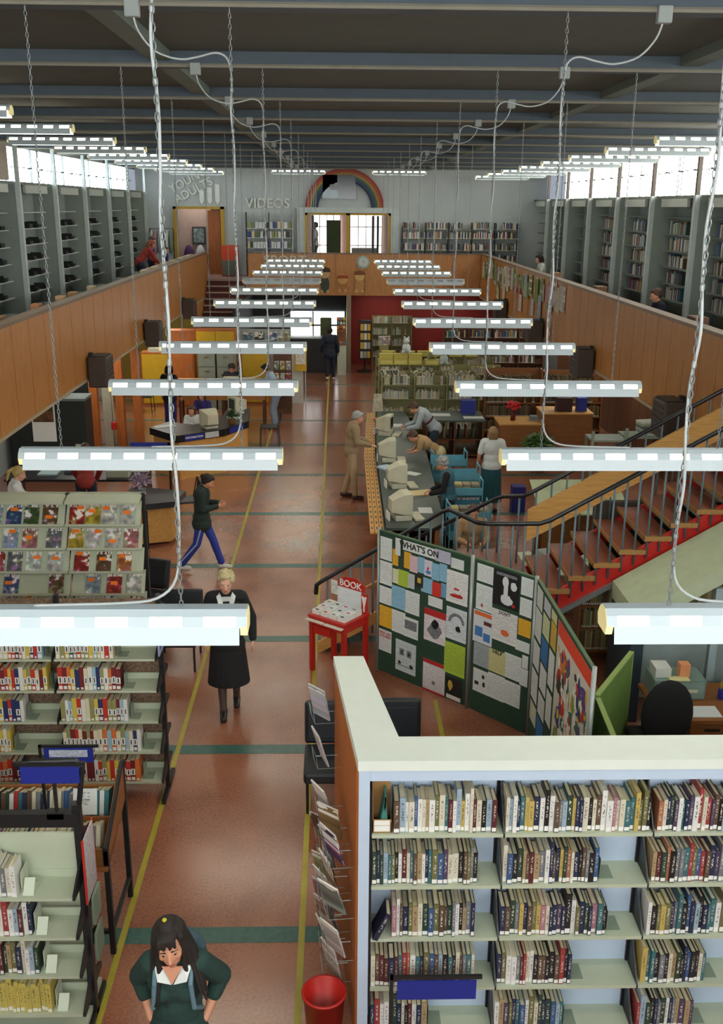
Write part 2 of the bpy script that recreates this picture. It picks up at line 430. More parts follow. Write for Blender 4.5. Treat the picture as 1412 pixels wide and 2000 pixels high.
trim(MB().box(PR-.015, PR+.02, 11.95, PY, PZ0-.05, PZ0), mat('edge_strip', '#a89a80', .5))
# ground floor: far red wall, left display wall
struct(MB().box(.45, XR, 36.2, 36.35, 0, PZ0+.02).build('wall_far_lower', WALLRED))
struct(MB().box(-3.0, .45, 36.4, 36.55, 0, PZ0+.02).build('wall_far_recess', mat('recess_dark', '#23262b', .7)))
struct(MB().box(.32, .47, 34.35, 36.3, 0, PZ0).build('pillar_far', mat('pillar_tan', '#8b7a62', .6)))
wn += 1
w1 = struct(MB().box(-1.68, .25, 36.34, 36.36, .95, 1.85).build('window_%d' % wn, emis('lower_window', '#eef4f4', 3.0)))
MB().box(-1.7, .3, 36.3, 36.34, 1.33, 1.39).box(-.9, -.85, 36.3, 36.34, .95, 1.85).build('window_frame', DKGREY, w1, world=False)
# far left stair up to the landing
mb = MB(); RISE = GZ/17
sw = thing('staircase', 'dark red far stairs climbing to the gallery landing', 'stairs', (-3.7, 32, 0))
tr = MB(); rs = MB()
for i in range(17):
    y = 34.45-.28*(17-i)
    rs.box(-4.35, -3.1, y, 34.45, RISE*i, RISE*(i+1)-.03)
    tr.box(-4.35, -3.1, y-.03, y+.28, RISE*(i+1)-.03, RISE*(i+1))
rs.build('riser', mat('stair_red', '#4b1511', .6), sw); 
tr2 = MB(); tr.build('tread', mat('stair_tread', '#5d2a22', .5), sw)
ns = MB()
for i in range(17): y = 34.45-.28*(17-i); ns.box(-4.35, -3.1, y-.036, y-.028, RISE*(i+1)-.035, RISE*(i+1)+.004)
ns.build('nosing', mat('nosing_metal', '#a9988a', .5), sw)
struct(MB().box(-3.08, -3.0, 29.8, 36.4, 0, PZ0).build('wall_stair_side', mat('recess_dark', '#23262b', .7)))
struct(MB().box(-4.9, -4.37, 31.0, 34.4, 0, PZ0).build('wall_left_stair', WOODP))
# ground floor left partition with timber columns and a lobby behind it
for x in (-5.62, -5.02, -4.62): struct(MB().box(x-.09, x+.09, 22.75, 22.95, 0, PZ0).build('column', WOODO))
struct(MB().box(-5.42, -5.22, 22.8, 22.9, 0, PZ0).build('column_pale', mat('pale_post', '#a6a08a', .6)))
struct(MB().box(XL, -5.65, 22.8, 22.9, 0, PZ0).build('wall_left_booth', mat('booth_dark', '#1b2422', .5)))
struct(MB().box(-5.65, -4.6, 22.8, 22.9, 2.25, PZ0).build('wall_left_transom', WOODO))
struct(MB().box(XL, -4.45, 30.9, 31.0, 0, PZ0).build('wall_left_far', mat('yellowish_wall', '#8f7a2c', .7)))

# unseen fill lights added to brighten the areas under the galleries; another in the lobby
def area(name, x, y, z, sx, sy, pw, col=(1, .95, .85)):
    l = bpy.data.lights.new(name, 'AREA'); l.shape = 'RECTANGLE'; l.size = sx; l.size_y = sy; l.energy = pw; l.color = col
    o = bpy.data.objects.new(name, l); COL.objects.link(o); o.location = (x, y, z)
    struct(MB().box(x-sx/2-.03, x+sx/2+.03, y-sy/2-.03, y+sy/2+.03, z+.006, z+.035).build('ceiling_trim', WHITE)); return o  # casing box added above each area light, out of view
for y in (9, 13.5, 18, 22, 26.5): area('soffit_fill_light', -5.6, y, 2.56, 1.2, .15, UL)
for y in (26.5, 28.5): area('soffit_fill_light', -4.9, y, 2.56, .8, .15, UL)
for y in (14.5, 18.5, 22.5, 26.5, 30.5): area('soffit_fill_light', 6.0, y, 2.56, 1.2, .15, UL)
for x in (-1.6, 1.6, 4): area('soffit_fill_light', x, 35.4, 2.56, 1.2, .15, UL*.3)
area('lobby_light', -5, 37.3, 6.2, 1, .3, UL)

struct(planks(MB(), (6.9, 31), (6.9, 12.3), 0, PZ0, .06, .62, 1).build('wall_right_lower', WOODD))
# ================================================================ lamps
TUBE = emis('fluorescent_tube', '#fff6e0', TUBE_S)
CAPM = mat('lamp_end_plastic', '#d9cf9a', .5, emit='#ffe9a0', es=.25)
HOOD = mat('lamp_enamel', '#bcc8cc', .35, var=.015)
CABLE = mat('white_cable', '#a9aeac', .5); CHAINM = mat('chain_metal', '#8d9392', .4, metal=.5)
def hood_mb():
    mb = MB()
    L2 = .87
    # per side: spine, upper slope, slot band with eight openings, skirt
    for s in (-1, 1):
        A = [(s*.030, .112), (s*.058, .088), (s*.078, .050), (s*.097, -.025)]
        def strip(i, j, xa, xb):
            (ya, za), (yb, zb) = A[i], A[j]
            mb.add([(xa, ya, za), (xb, ya, za), (xb, yb, zb), (xa, yb, zb)], [(0, 1, 2, 3)])
        strip(0, 1, -.9, .9); strip(2, 3, -.87, .87)
        xs = [-.9]
        for k in range(8):
            c = -.9+1.8*(k+.5)/8; xs += [c-.068, c+.068]
        xs.append(.9)
        for k in range(0, len(xs)-1, 2): strip(1, 2, xs[k], xs[k+1])
    mb.add([(-.9, -.030, .112), (.9, -.030, .112), (.9, .030, .112), (-.9, .030, .112)], [(0, 1, 2, 3)])
    return mb
HM = hood_mb().mesh('hood', HOOD); HMOD = None
TM = MB().tube([(-.87, 0, .060), (.87, 0, .060)], .043, 12).mesh('tube', TUBE)
OFFT = mat('dead_tube', '#b9c4c6', .4)
TMOFF = MB().tube([(-.87, 0, .060), (.87, 0, .060)], .02, 10).mesh('tube', OFFT)
EM = [MB().prism([(-.027, .109), (-.055, .086), (-.074, .05), (-.06, .005), (.06, .005), (.074, .05), (.055, .086), (.027, .109)], 0, .03*s).mesh('end_cap', CAPM) for s in (1, -1)]
def chain_mb(h, pitch=.03):
    mb = MB(); n = int(h/pitch)
    for i in range(n):
        z = i*pitch; wv = .008
        pts = []
        for a in range(8):
            t = 2*PI*a/8; p = (wv*math.cos(t), 0, z+.019*math.sin(t)+.014)
            pts.append(p if i % 2 == 0 else (0, p[0], p[2]))
        mb.tube(pts,   .0026, 4, closed=True)
    return mb
LZ = 3.78
CM_LOW = chain_mb(6.66-LZ-.11).mesh('chain', CHAINM); CM_HIGH = chain_mb(.05).mesh('chain', CHAINM)
def smooth_path(P, n):
    P = [Vector(p) for p in P]; out = []
    for i in range(len(P)-1):
        a, b_, c, d = P[max(i-1, 0)], P[i], P[i+1], P[min(i+2, len(P)-1)]
        for k in range(n):
            t = k/n; out.append(.5*((2*b_)+(c-a)*t+(2*a-5*b_+4*c-d)*t*t+(3*b_-a-3*c+d)*t**3))
    return out+[P[-1]]
def link(name, me, parent, loc=(0,0,0), rot=None):
    o = bpy.data.objects.new(name, me); COL.objects.link(o); o.parent = parent; o.location = loc
    if rot: o.rotation_euler = rot
    return o
def lamp(x, y, z, label, group, low=True, off=False, cside=1):
    t = thing('pendant_lamp', label, 'lamp', (x, y, z), group=group, local=True)
    link('hood', HM, t); link('tube', TMOFF if off else TM, t)
    for s, e in ((1, EM[0]), (-1, EM[1])):
        link('end_cap', e, t, (s*.872, 0, 0), (R(90), 0, R(90)))
    top = 6.66-z
    for cx in (-.62, .62): link('chain', CM_LOW if low else CM_HIGH, t, (cx, 0, .11))
    if low:
        cx = .62*cside
        e = -1 if x < 0 else 1
        pts = [(cx-.62*cside, 0, .118), (cx-.45*cside, 0, .122), (cx-.25*cside, .0, .128), (cx-.1*cside, 0, .15), (cx-.015*cside, .008, .24), (cx+.004, .012, .45)]
        for q in range(1, 10): pts.append((cx+.008*math.sin(q*1.9), .013*math.cos(q*2.3), .45+(top-.85)*q/10))
        pts += [(cx, .014, top-.42), (cx+.02*e, .018, top-.30), (cx+.09*e, .02, top-.262), (cx+.2*e, .02, top-.285), (cx+.32*e, .02, top-.30), (cx+.46*e, .0, top-.26), (cx+.55*e, -.03, top-.16), (cx+.58*e, -.05, top-.06)]
        mb = MB().tube(smooth_path(pts, 4), .0065, 6)
        c = mb.build('cable', CABLE, t, smooth=True, world=False)
        bx = cx+.58*e
        MB().rbox(bx-.045, bx+.045, -.09, -.03, top-.08, top+.02, .008).build('junction_box', mat('box_grey', '#8c928e', .6), t, world=False)
    return t
def nth(k, n): return ordn(k)
for k in range(11):
    y = 3.92+2.8*k
    off = k == 7
    lamp(-1.28, y, LZ-(.02 if k == 0 else 0), 'white slotted fluorescent lamp%s, %s from the camera in the left hanging row' % (', unlit' if off else '', ordn(k)), 'lamps of the left hanging row', True, off, 1)
    lamp(2.04, y, LZ-(.02 if k == 0 else 0), 'white slotted fluorescent lamp%s, %s from the camera in the right hanging row' % (', unlit' if off else '', ordn(k)), 'lamps of the right hanging row', True, off, -1)
for k in range(3, 12):
    y = 3.92+2.8*k
    lamp(-4.63, y, 6.46, 'fluorescent lamp under the ceiling, %s in the row above the left gallery' % ordn(k-3), 'lamps above the left gallery', False)
    if k >= 4: lamp(5.47, y, 6.38, 'fluorescent lamp under the ceiling, %s in the row above the right gallery' % ordn(k-4), 'lamps above the right gallery', False)
lamp(-1.28, 34.6, 6.5, 'fluorescent lamp high up, left of the rainbow arch', 'lamps beside the rainbow arch', False)
lamp(2.04, 34.6, 6.5, 'fluorescent lamp high up, right of the rainbow arch', 'lamps beside the rainbow arch', False)

# ================================================================ far wall: rainbow, doors, lettering
def arch(c, r0, r1, y0, y1, n=28):
    mb = MB(); vs = []; fs = []
    for i in range(n+1):
        a = PI*i/n
        for (r, y) in ((r0, y0), (r1, y0), (r1, y1), (r0, y1)): vs.append((c[0]+r*math.cos(a), y, c[1]+r*math.sin(a)))
    for i in range(n):
        for j in range(4): fs.append((i*4+j, i*4+(j+1) % 4, i*4+4+(j+1) % 4, i*4+4+j))
    fs += [(0, 1, 2, 3), (n*4+3, n*4+2, n*4+1, n*4)]
    return mb.add(vs, fs)
FY = YF
rb = thing('rainbow_arch', 'painted rainbow arch over the yellow double doors', 'arch', (.26, FY-.1, 5.38))
for i, (nm, c) in enumerate([('red', '#8a2a1e'), ('orange', '#96492a'), ('yellow', '#8f7434'), ('green', '#33543c'), ('blue', '#203a60'), ('violet', '#1b2038')]):
    o = arch((.26, 5.36), 1.39-.075*(i+1), 1.39-.075*i, FY-.14, FY-.02).build('band', mat('rainbow_'+nm, c, .6), rb); o['label'] = nm+' band'
wn += 1
w2 = struct(MB().box(-.54, .66, FY-.1, FY-.05, 5.72, 6.55).build('window_%d' % wn, mat('dark_glass', '#14191c', .12)))
MB().rbox(-.52, .04, FY-.14, FY-.1, 5.74, 6.53, .01).build('window_panel', mat('pale_blind', '#aebfc8', .3), w2, world=False)
MB().box(-.26, .22, FY-.17, FY-.14, 6.02, 6.2).box(.0, .63, FY-.15, FY-.1, 6.2, 6.52).build('window_sash', mat('dark_glass', '#14191c', .12), w2, world=False)
d = struct(MB().box(-1.42, -1.14, FY-.15, FY+.05, GZ, 5.43).box(1.90, 2.19, FY-.15, FY+.05, GZ, 5.43).box(-1.42, 2.19, FY-.16, FY+.05, 5.25, 5.43).build('door_1', LW))
YF2 = mat('yellow_frame', '#b08b1c', .5)
MB().box(-1.14, -1.05, FY-.1, FY, GZ, 5.25).box(1.81, 1.90, FY-.1, FY, GZ, 5.25).box(.31, .44, FY-.1, FY, GZ, 5.25).box(-1.14, 1.9, FY-.1, FY, 5.17, 5.25).build('door_frame', YF2, d, world=False)
MB().box(1.24, 1.31, FY+.15, FY+.6, GZ, 5.15).box(1.42, 1.49, FY+.15, FY+.6, GZ, 5.15).box(-.92, -.83, FY+.15, FY+.6, GZ, 5.15).build('door_leaf', DKGREY, d, world=False)
for (a, b_) in ((-.95, .12), (.5, 1.75)):
    wn += 1
    o = struct(MB().box(a, b_, 40.5, 40.56, 3.3, 5.4).build('window_%d' % wn, emis('lobby_window', '#fff8f0', 2.2)))
    fm = MB()
    for q in range(5): x = a+(b_-a)*q/4; fm.box(x-.015, x+.015, 40.45, 40.5, 3.3, 5.4)
    for q in range(4): z = 3.3+2.1*q/3; fm.box(a, b_, 40.45, 40.5, z-.015, z+.015)
    fm.build('window_frame', mat('window_bar', '#8a8a86', .6), o, world=False)
tag(MB().rbox(-.38, .12, 38.2, 38.3, GZ, 4.98, .01).build('noticeboard', mat('olive_board', '#4d5a3a', .8)), 'olive standing board in the lobby behind the left glass door', 'board')
tag(MB().rbox(.55, 1.55, 39.2, 39.7, GZ, 3.95, .02).build('bench', mat('pale_bench', '#e5dcd2', .6)), 'pale bench below the lobby window behind the right door', 'bench')
d = struct(MB().box(-5.77, -5.64, FY-.12, FY+.1, GZ, 5.43).box(-4.11, -3.99, FY-.12, FY+.1, GZ, 5.43).box(-5.77, -3.99, FY-.12, FY+.1, 5.34, 5.43).build('door_2', YF2))
MB().box(-4.62, -4.18, FY+.3, FY+.36, GZ, 5.3).build('door_leaf', WOODO, d, world=False)
struct(MB().box(-5.9, -4.62, 37.9, 38.0, GZ, 5.5).build('wall_far_store', mat('lobby_paint', '#b59c92', .8)))
p = thing('framed_picture', 'dark framed picture on the pinkish wall in the left doorway', 'picture', (-5.05, 37.85, 4.2))
MB().box(-5.3, -4.82, 37.82, 37.9, 4.1, 4.72).build('frame', DKGREY, p); MB().box(-5.25, -4.87, 37.8, 37.83, 4.16, 4.66).build('canvas', mat('picture_grey', '#7d8c8c', .6, var=.6, scale=9), p)
for i, (x, c) in enumerate([(-5.4, '#4a2a5c'), (-4.98, '#c8ccd6'), (-4.56, '#26282e')]):
    o = MB().ell((x, 37.5, GZ+.5), (.2, .15, .5)).build('bag', mat('bag%d' % i, c, .8), smooth=True)
    tag(o, ['purple bag heaped in the left doorway', 'pale grey bag heaped in the left doorway', 'dark bag heaped by the orange door'][i], 'bag')
LETTER = mat('sign_letter', '#dfe4dc', .6)
def sign(name, lines, label, size, x, z, yy, ang=0, parent=None, m=LETTER, dep=.03, sx=1.0):
    t = thing(name, label, 'sign', (x, yy, z))
    for i, s in enumerate(lines):
        Mx = Matrix.Translation((x, yy, z)) @ FACE_CAM @ Matrix.Rotation(R(ang), 4, 'Z') @ Matrix.Translation((0, -i*size*.95, 0))
        text_obj('lettering', s, size, m, t, Mx, dep, sx=sx)
    return t
sg = sign('wall_sign', ['YOUNG', 'ADULTS'], 'raised grey YOUNG ADULTS letters slanting up the far wall', .40, -5.2, 6.3, FY-.05, 27)
for q, x in enumerate((-4.75, -4.47, -4.2)):
    z1 = 5.97+.1*q; MB().prism([(x-.08, z1), (x+.08, z1), (x+.08, 5.62), (x, 5.5), (x-.08, 5.62)], 0, .04, Matrix.Translation((0, FY-.02, 0)) @ FACE_CAM).build('stripe', mat('stripe_white', '#e2e8e6', .6), sg)
sign('wall_sign', ['VIDEOS'], 'raised pale VIDEOS letters on the far wall', .46, -2.45, 5.54, FY-.05)
sign('wall_sign', ['SPORT'], 'white SPORT letters on the far timber parapet', .42, -1.75, 3.72, PY-.03, m=mat('sign_white', '#cfc8b4', .6), sx=1.15)
c = thing('wall_clock', 'round pale wall clock on the far timber parapet', 'clock', (.87, PY, 3.68))
Mx = Matrix.Translation((.87, PY-.005, 3.68)) @ FACE_CAM
MB().lathe([(.0, 0), (.15, 0), (.17, .03), (.14, .05), (0, .05)], n=20, M=Mx).build('face', mat('clock_face', '#cfd6d0', .5), c)
MB().lathe([(.165, 0), (.225, .005), (.225, .03), (.165, .04)], n=8, M=Mx).build('rim', mat('clock_rim', '#9ab0a8', .5), c)
MB().box(.865, .875, PY-.065, PY-.055, 3.68, 3.78).box(.87, .94, PY-.065, PY-.055, 3.675, 3.685).build('hand', BLACK, c)
# three painted cut-out figures (generic) on the parapet
def cutout(x, z, cols, label, hgt):
    t = thing('painted_sign_figure', label, 'cutout', (x, PY-.02, z), group='painted figures on the far parapet')
    Mx = Matrix.Translation((x, PY-.03, z)) @ FACE_CAM
    n = 16
    MB().prism([(.15*math.cos(2*PI*i/n), hgt*.34+hgt*.36*math.sin(2*PI*i/n)) for i in range(n)], 0, .02, Mx).build('body', mat('cut_'+cols[0], cols[0], .7), t)
    MB().prism([(.17*math.cos(2*PI*i/n), hgt*.8+.16*math.sin(2*PI*i/n)) for i in range(n)], .012, .03, Mx).build('head', mat('cut_'+cols[1], cols[1], .7), t)
    MB().prism([(-.19, hgt*.86), (.19, hgt*.86), (.17, hgt*1.02), (0, hgt*1.09), (-.17, hgt*1.02)], .028, .036, Mx).build('hair', mat('cut_'+cols[2], cols[2], .7), t)
    for s in (-1, 1): MB().prism([(s*.1+.05*math.cos(2*PI*i/8), .03+.06*math.sin(2*PI*i/8)) for i in range(8)], 0, .024, Mx).build('foot', mat('cut_'+cols[1], cols[1], .7), t)
cutout(-.42, 2.68, ('#3a443c', '#c0a070', '#3b2a1e'), 'painted cut-out figure in dark clothes, left of three on the parapet', .78)
cutout(.18, 2.72, ('#a9743c', '#c89a62', '#9c4a24'), 'painted cut-out figure, squat middle one of three on the parapet', .5)
cutout(.75, 2.70, ('#b98a52', '#cfa86c', '#7c4a2a'), 'painted tan cut-out figure, right of three on the parapet', .66)

# ================================================================ wall units on the galleries
CAN = mat('canopy_grey', '#6d756f', .7)
for side, X, xin, y0 in ((-1, XL, -6.52, 21.5), (1, XR, 6.86, 19.73)):
    nm = 'left' if side < 0 else 'right'
    k0 = 0; CZ = 5.92 if side < 0 else 5.74
    for k in range(-2, 6):
        ya, yb = y0+2.8*k+.08, y0+2.8*(k+1)-.08
        if ya > 34.9: continue
        t = thing('wall_shelving', 'grey alcove shelving in the %s bay along the %s gallery wall' % (ordn(k0), nm), 'shelving', ((X+xin)/2, (ya+yb)/2, GZ), group='%s gallery alcoves' % nm); k0 += 1
        xa, xb = sorted((X-side*.02, X-side*.30))
        for j in range(7): z = GZ+.15+.34*j; MB().box(xa, xb, ya+.02, yb-.02, z, z+.02).build('shelf', LW if side < 0 else CAN, t)
        MB().box(min(X-side*.02, X-side*.03), max(X-side*.02, X-side*.03), ya+.02, yb-.02, GZ, CZ-.15).build('back_panel', mat('alcove_back', '#8b9490', .8), t)
        xa, xb = sorted((X-side*.02, xin+side*.06))
        MB().box(xa, xb, ya, yb, CZ-.06, CZ).build('canopy', CAN, t)
        xa, xb = sorted((xin+side*.02, xin+side*.08))
        MB().box(xa, xb, ya+.5, yb-.5, CZ-.22, CZ-.06).build('canopy_light', mat('canopy_light', '#aab2ac', .5), t)
        if side < 0:
            for j in range(1, 6):
                for q in range(3):
                    yy = ya+.5+q*.75+rnd.uniform(-.15, .15); z = GZ+.17+.34*j
                    mb = MB().box(X+.06, X+.3, yy, yy+.012, z, z+.14).box(X+.06, X+.3, yy, yy+.16, z, z+.008)
                    mb.box(X+.1, X+.26, yy+.2, yy+.42, z, z+.06+.03*rnd.random())
                    mb.build('bookend', BLACK, t)
# heaters fixed under the parapets
def heater(x, y, s, label):
    t = thing('mounted_heater', label, 'heater', (x, y, 2.5), group='heaters along the %s parapet' % ('left' if s > 0 else 'right'))
    xa, xb = sorted((x, x+s*.34))
    MB().rbox(xa, xb, y-.27, y+.27, 2.42, 2.95, .03).build('casing', mat('heater_brown', '#43362f', .6), t)
    g = MB()
    for q in range(6): g.box(min(x+s*.05, x+s*.30), max(x+s*.05, x+s*.30), y-.22, y+.22, 2.955+.0, 2.965) if q == 0 else g.box(x+s*.345-.004, x+s*.345+.004, y-.22, y+.22, 2.45+.08*q, 2.47+.08*q)
    g.build('grille', BLACK, t)
    MB().box(min(x-s*.02, x+s*.05), max(x-s*.02, x+s*.05), y-.05, y+.05, 2.6, 3.0).build('bracket', BLACK, t)
for i, y in enumerate((17.6, 22.9, 28.6)): heater(PL+.03, y, 1, 'dark box heater at the foot of the left parapet, %s along' % ordn(i))
for i, y in enumerate((13.6, 18.8, 23.6, 28.8)): heater(PR-.03, y, -1, 'dark box heater at the foot of the right parapet, %s along' % ordn(i))

# ================================================================ main staircase (right)
st = thing('staircase', 'open-tread stair with red stringer and black handrails rising right', 'staircase', (0, 11.4, 0))
YA, YB = 10.8, 12.0; RUN, RI = .285, .163
TRD = wood('tread_vinyl', '#6b3424', '#824534', .4, 0); NOS = wood('tread_timber', '#8a6234', '#a67a42', .5, 1)
def tread(x, z, w_=.30, YA=10.8, YB=12.0):
    o = MB().box(x, x+w_, YA+.02, YB-.02, z-.012, z).build('tread', TRD, st)
    MB().box(x-.012, x+w_, YA-.02, YA+.02, z-.055, z).box(x-.012, x+.02, YA, YB, z-.055, z-.002).build('nosing', NOS, o)
    MB().box(x+.05, x+w_-.03, YA+.09, YB-.06, z-.13, z-.056).build('bracket', mat('tread_grey', '#6f746a', .6), o)
for i in range(5): tread(-.2+RUN*i, .17*(i+1), .30, 11.75, 12.7)
MB().box(-.2+RUN*5+.02, 2.42, YA, 12.7, .98, 1.06).build('landing', TRD, st)
for i in range(12): tread(2.42+RUN*i, 1.06+RI*(i+1))
sl = RI/RUN
def beam(x0, z0, x1, z1, ya, yb, h):
    return MB().add([(x0,ya,z0),(x0,yb,z0),(x0,yb,z0+h),(x0,ya,z0+h),(x1,ya,z1),(x1,yb,z1),(x1,yb,z1+h),(x1,ya,z1+h)],
                    [(0,3,2,1),(4,5,6,7),(0,4,7,3),(1,2,6,5),(3,7,6,2),(0,1,5,4)])
x1, z1 = 5.9, 1.06+(5.9-2.42)*sl
beam(2.25, .70, x1, .70+(x1-2.25)*sl, YA+.03, YA+.07, .30).build('stringer', RED, st)
beam(2.2, .66, x1, .66+(x1-2.2)*sl, YA-.02, YA+.03, .06).build('stringer_rail', CHROME, st)
beam(2.25, .72, x1, .72+(x1-2.25)*sl, YB-.04, YB+.02, .25).build('stringer', RED, st)
beam(-.25, -.02, 1.3, .86, 11.70, 11.74, .16).build('stringer', WOODL, st); beam(-.25, -.02, 1.3, .86, 12.7, 12.74, .16).build('stringer', WOODL, st)
# timber balustrade board on the far side
beam(2.42, 1.40, x1, 1.40+(x1-2.42)*sl, YB+.0, YB+.04, .42).build('balustrade_board', WOODL, st)
HR = mat('handrail_black', '#15171a', .35)
def rail(pts, r=.028): return MB().tube(pts, r, 8).build('handrail', HR, st, smooth=True)
xe = 5.9
A = [(-.27, 11.72, .80), (-.26, 11.72, .92), (-.2, 11.72, .97), (1.28, 11.72, 1.88), (1.38, 11.64, 1.94), (1.62, YA+.06, 2.02), (1.72, YA, 2.03), (2.32, YA, 2.03), (2.44, YA, 2.07), (xe, YA, 2.07+(xe-2.44)*sl)]
B = [(.85, 12.6, 1.13), (2.1, 12.6, 1.8), (2.2, 12.5, 1.86), (2.36, YB+.06, 1.99), (2.46, YB+.03, 2.05), (xe, YB+.03, 2.05+(xe-2.46)*sl)]
rail(A); rail(B)
BAL = mat('baluster_paint', '#54666c', .4)
def interp(P, x):
    for a, b_ in zip(P, P[1:]):
        if a[0] <= x <= b_[0]:
            f = (x-a[0])/max(1e-6, b_[0]-a[0]); return a[1]+(b_[1]-a[1])*f, a[2]+(b_[2]-a[2])*f
    return P[-1][1], P[-1][2]
def base_z(x): return .17*max(0, (x+.2)/RUN) if x < 1.2 else (1.06 if x < 2.42 else 1.06+(x-2.42)*sl)
x = -.12
while x < xe-.05:
    y, z = interp(A, x); MB().tube([(x, y, base_z(x)-.12 if x > .1 else 0), (x, y, z)], .013, 8).build('baluster', BAL, st, smooth=True); x += .1425
x = 1.0
while x < xe-.05:
    y, z = interp(B, x); MB().tube([(x, y, base_z(x)-.12), (x, y, z)], .013, 8).build('baluster', BAL, st, smooth=True); x += .19
# pale sloping soffit beam and posts under the stair
SOF = mat('soffit_paint', '#b4bd9c', .7)
o = beam(3.2, 1.16, 6.4, 1.16+3.2*.6, 9.75, 10.72, .2).build('sloping_soffit', SOF); struct(o); o.name = 'ceiling_stair_soffit'
struct(MB().box(3.2, 3.34, 9.85, 10.7, 0, 1.14).build('wall_under_stair', mat('under_stair_blue', '#33404a', .7)))
struct(MB().box(4.05, 4.13, 9.8, 9.88, 0, 1.62).build('pillar_under_stair', mat('pale_post2', '#9fb0b0', .6)))
struct(MB().box(3.34, 6.5, 10.45, 10.5, 0, .95).build('wall_office', mat('office_wall', '#a3b2ae', .8)))
struct(MB().box(3.3, 7.0, 12.1, 12.2, 0, 1.9).build('wall_behind_stair', mat('dark_shelf_wall', '#3c3226', .8)))
# ================================================================ books
def book_meshes(tag_):
    c = MB(); B = .12
    c.box(0, 1, 0, .05, 0, 1); c.box(0, B, .05, 1, 0, 1); c.box(1-B, 1, .05, 1, 0, 1)
    if tag_: c.cur = 1; c.add([(.06, -.004, .03), (.94, -.004, .03), (.94, -.004, .15), (.06, -.004, .15)], [(0, 1, 2, 3)])
    p = MB().box(B, 1-B, .04, .97, .012, .965)
    return c.mesh('book', [BOOKM, STICK]), p.mesh('page_block', PAGES)
BKT, PGS = book_meshes(True); BKN, _ = book_meshes(False)
# Dewey paperbacks: white label band and red foot
c = MB(); B = .12
c.box(0, 1, 0, .05, .52, 1); c.box(0, B, .05, 1, 0, 1); c.box(1-B, 1, .05, 1, 0, 1); c.cur = 1; c.box(0, 1, 0, .05, .30, .52); c.cur = 0; c.box(0, 1, 0, .05, 0, .30)
c.cur = 1; c.add([(.06, -.004, .05), (.94, -.004, .05), (.94, -.004, .2), (.06, -.004, .2)], [(0, 1, 2, 3)])
BKD = c.mesh('book', [BOOKM, STICK])
def lin(h): return srgb(h)+(1,)
def put_book(loc, t, d, h, colr, label, group, mesh=None, lean=0, rz=0, pitch=0, parent_pages=True):
    o = bpy.data.objects.new('book', mesh or BKT); COL.objects.link(o)
    o.location = loc; o.scale = (t, d, h); o.rotation_euler = (pitch, lean, rz); c_ = lin(colr); g_ = .3*c_[0]+.59*c_[1]+.11*c_[2]; o.color = tuple(v*.8+g_*.2 for v in c_[:3])+(1,)
    o['label'] = label; o['category'] = 'book'; o['group'] = group
    if parent_pages:
        p = bpy.data.objects.new('page_block', PGS); COL.objects.link(p); p.parent = o
    return o
PAL = [('navy', '#1d2a4a'), ('black', '#191a1c'), ('maroon', '#5a1f24'), ('dark green', '#23402f'), ('cream', '#cfc8ae'), ('white', '#d9d9d2'), ('blue', '#2f5686'), ('grey', '#70757a'),
       ('brown', '#5b4634'), ('red', '#9c2a2a'), ('tan', '#a88c5c'), ('yellow', '#bfa238'), ('teal', '#2f6a70'), ('pink', '#a8707c'), ('olive', '#6c6a38'), ('plum', '#4a3c58'), ('orange', '#a8633a'), ('pale blue', '#8fa9bb')]
PALW = [15, 15, 8, 10, 11, 11, 8, 12, 9, 4, 8, 3.5, 9, 2, 6, 2, 2, 5]
def palette(light=False):
    w = list(PALW)
    if light: w[4] += 14; w[5] += 18; w[0] -= 6; w[1] -= 4
    return rnd.choices(PAL, w)[0]
def fill_row(x0, x1, y, z, zmax, where, group, tmin=.018, tmax=.038, hmin=.205, hmax=.255, dmin=.14, dmax=.19, light=False, mesh=None, pal=None, leanp=.15, first=0, ymax=None, gap=.001):
    x = x0; i = first
    while True:
        t = rnd.uniform(tmin, tmax)
        if x+t > x1: break
        h = min(rnd.uniform(hmin, hmax)*(rnd.uniform(1.1, 1.3) if rnd.random() < .13 else 1), zmax-z-.02); d = rnd.uniform(dmin, dmax)
        nm, c = (rnd.choice(pal) if pal else palette(light))
        lean = 0
        if rnd.random() < leanp and x+t+.04 < x1: lean = -rnd.uniform(.02, .1)
        m_ = mesh(nm) if callable(mesh) else (mesh or (BKT if rnd.random() < .9 else BKN))
        x += abs(math.sin(lean))*h*.0
        fr = rnd.uniform(0, .025)
        put_book((x, y+fr, z+(.001 if lean == 0 else .001+t*abs(math.sin(lean)))), t, d, h, c, '%s book, %s from the left, %s' % (nm, ordn(i), where), group, m_, -lean*0)
        x += t+gap; i += 1
    return i
# ---------------------------------------------------------------- white partition bookcase (front right)
BW = mat('bookcase_back', '#b9c9dc', .7, var=.02); CAPW = mat('bookcase_cap', '#dbe2d8', .5, var=.02)
pt = thing('bookcase', 'white-capped L-shaped partition bookcase with wooden end panel', 'bookcase', (1.5, 5.6, 0))
FYB, BYB = 5.45, 5.70
MB().prism([(.13, 5.44), (4.4, 5.44), (4.4, 5.74), (.40, 5.74), (.20, 6.95), (-.03, 6.95)], 2.13, 2.20).build('cap', CAPW, pt)
MB().box(.135, .205, FYB-.01, BYB, 0, 2.13).build('end_post', BW, pt)
MB().box(.205, 4.4, FYB+.005, FYB+.03, 2.05, 2.13).build('fascia', BW, pt)
MB().box(.205, 4.4, BYB, BYB+.03, 0, 2.13).build('back_panel', BW, pt)
MB().prism([(.12, 5.47), (.165, 5.47), (.165, 5.7), (.02, 6.9), (-.02, 6.9)], 0, 2.13).build('side_panel', WOODO, pt)
MB().prism([(.36, 5.73), (.39, 5.73), (.19, 6.9), (.165, 6.9)], 0, 2.13).build('inner_panel', BW, pt)
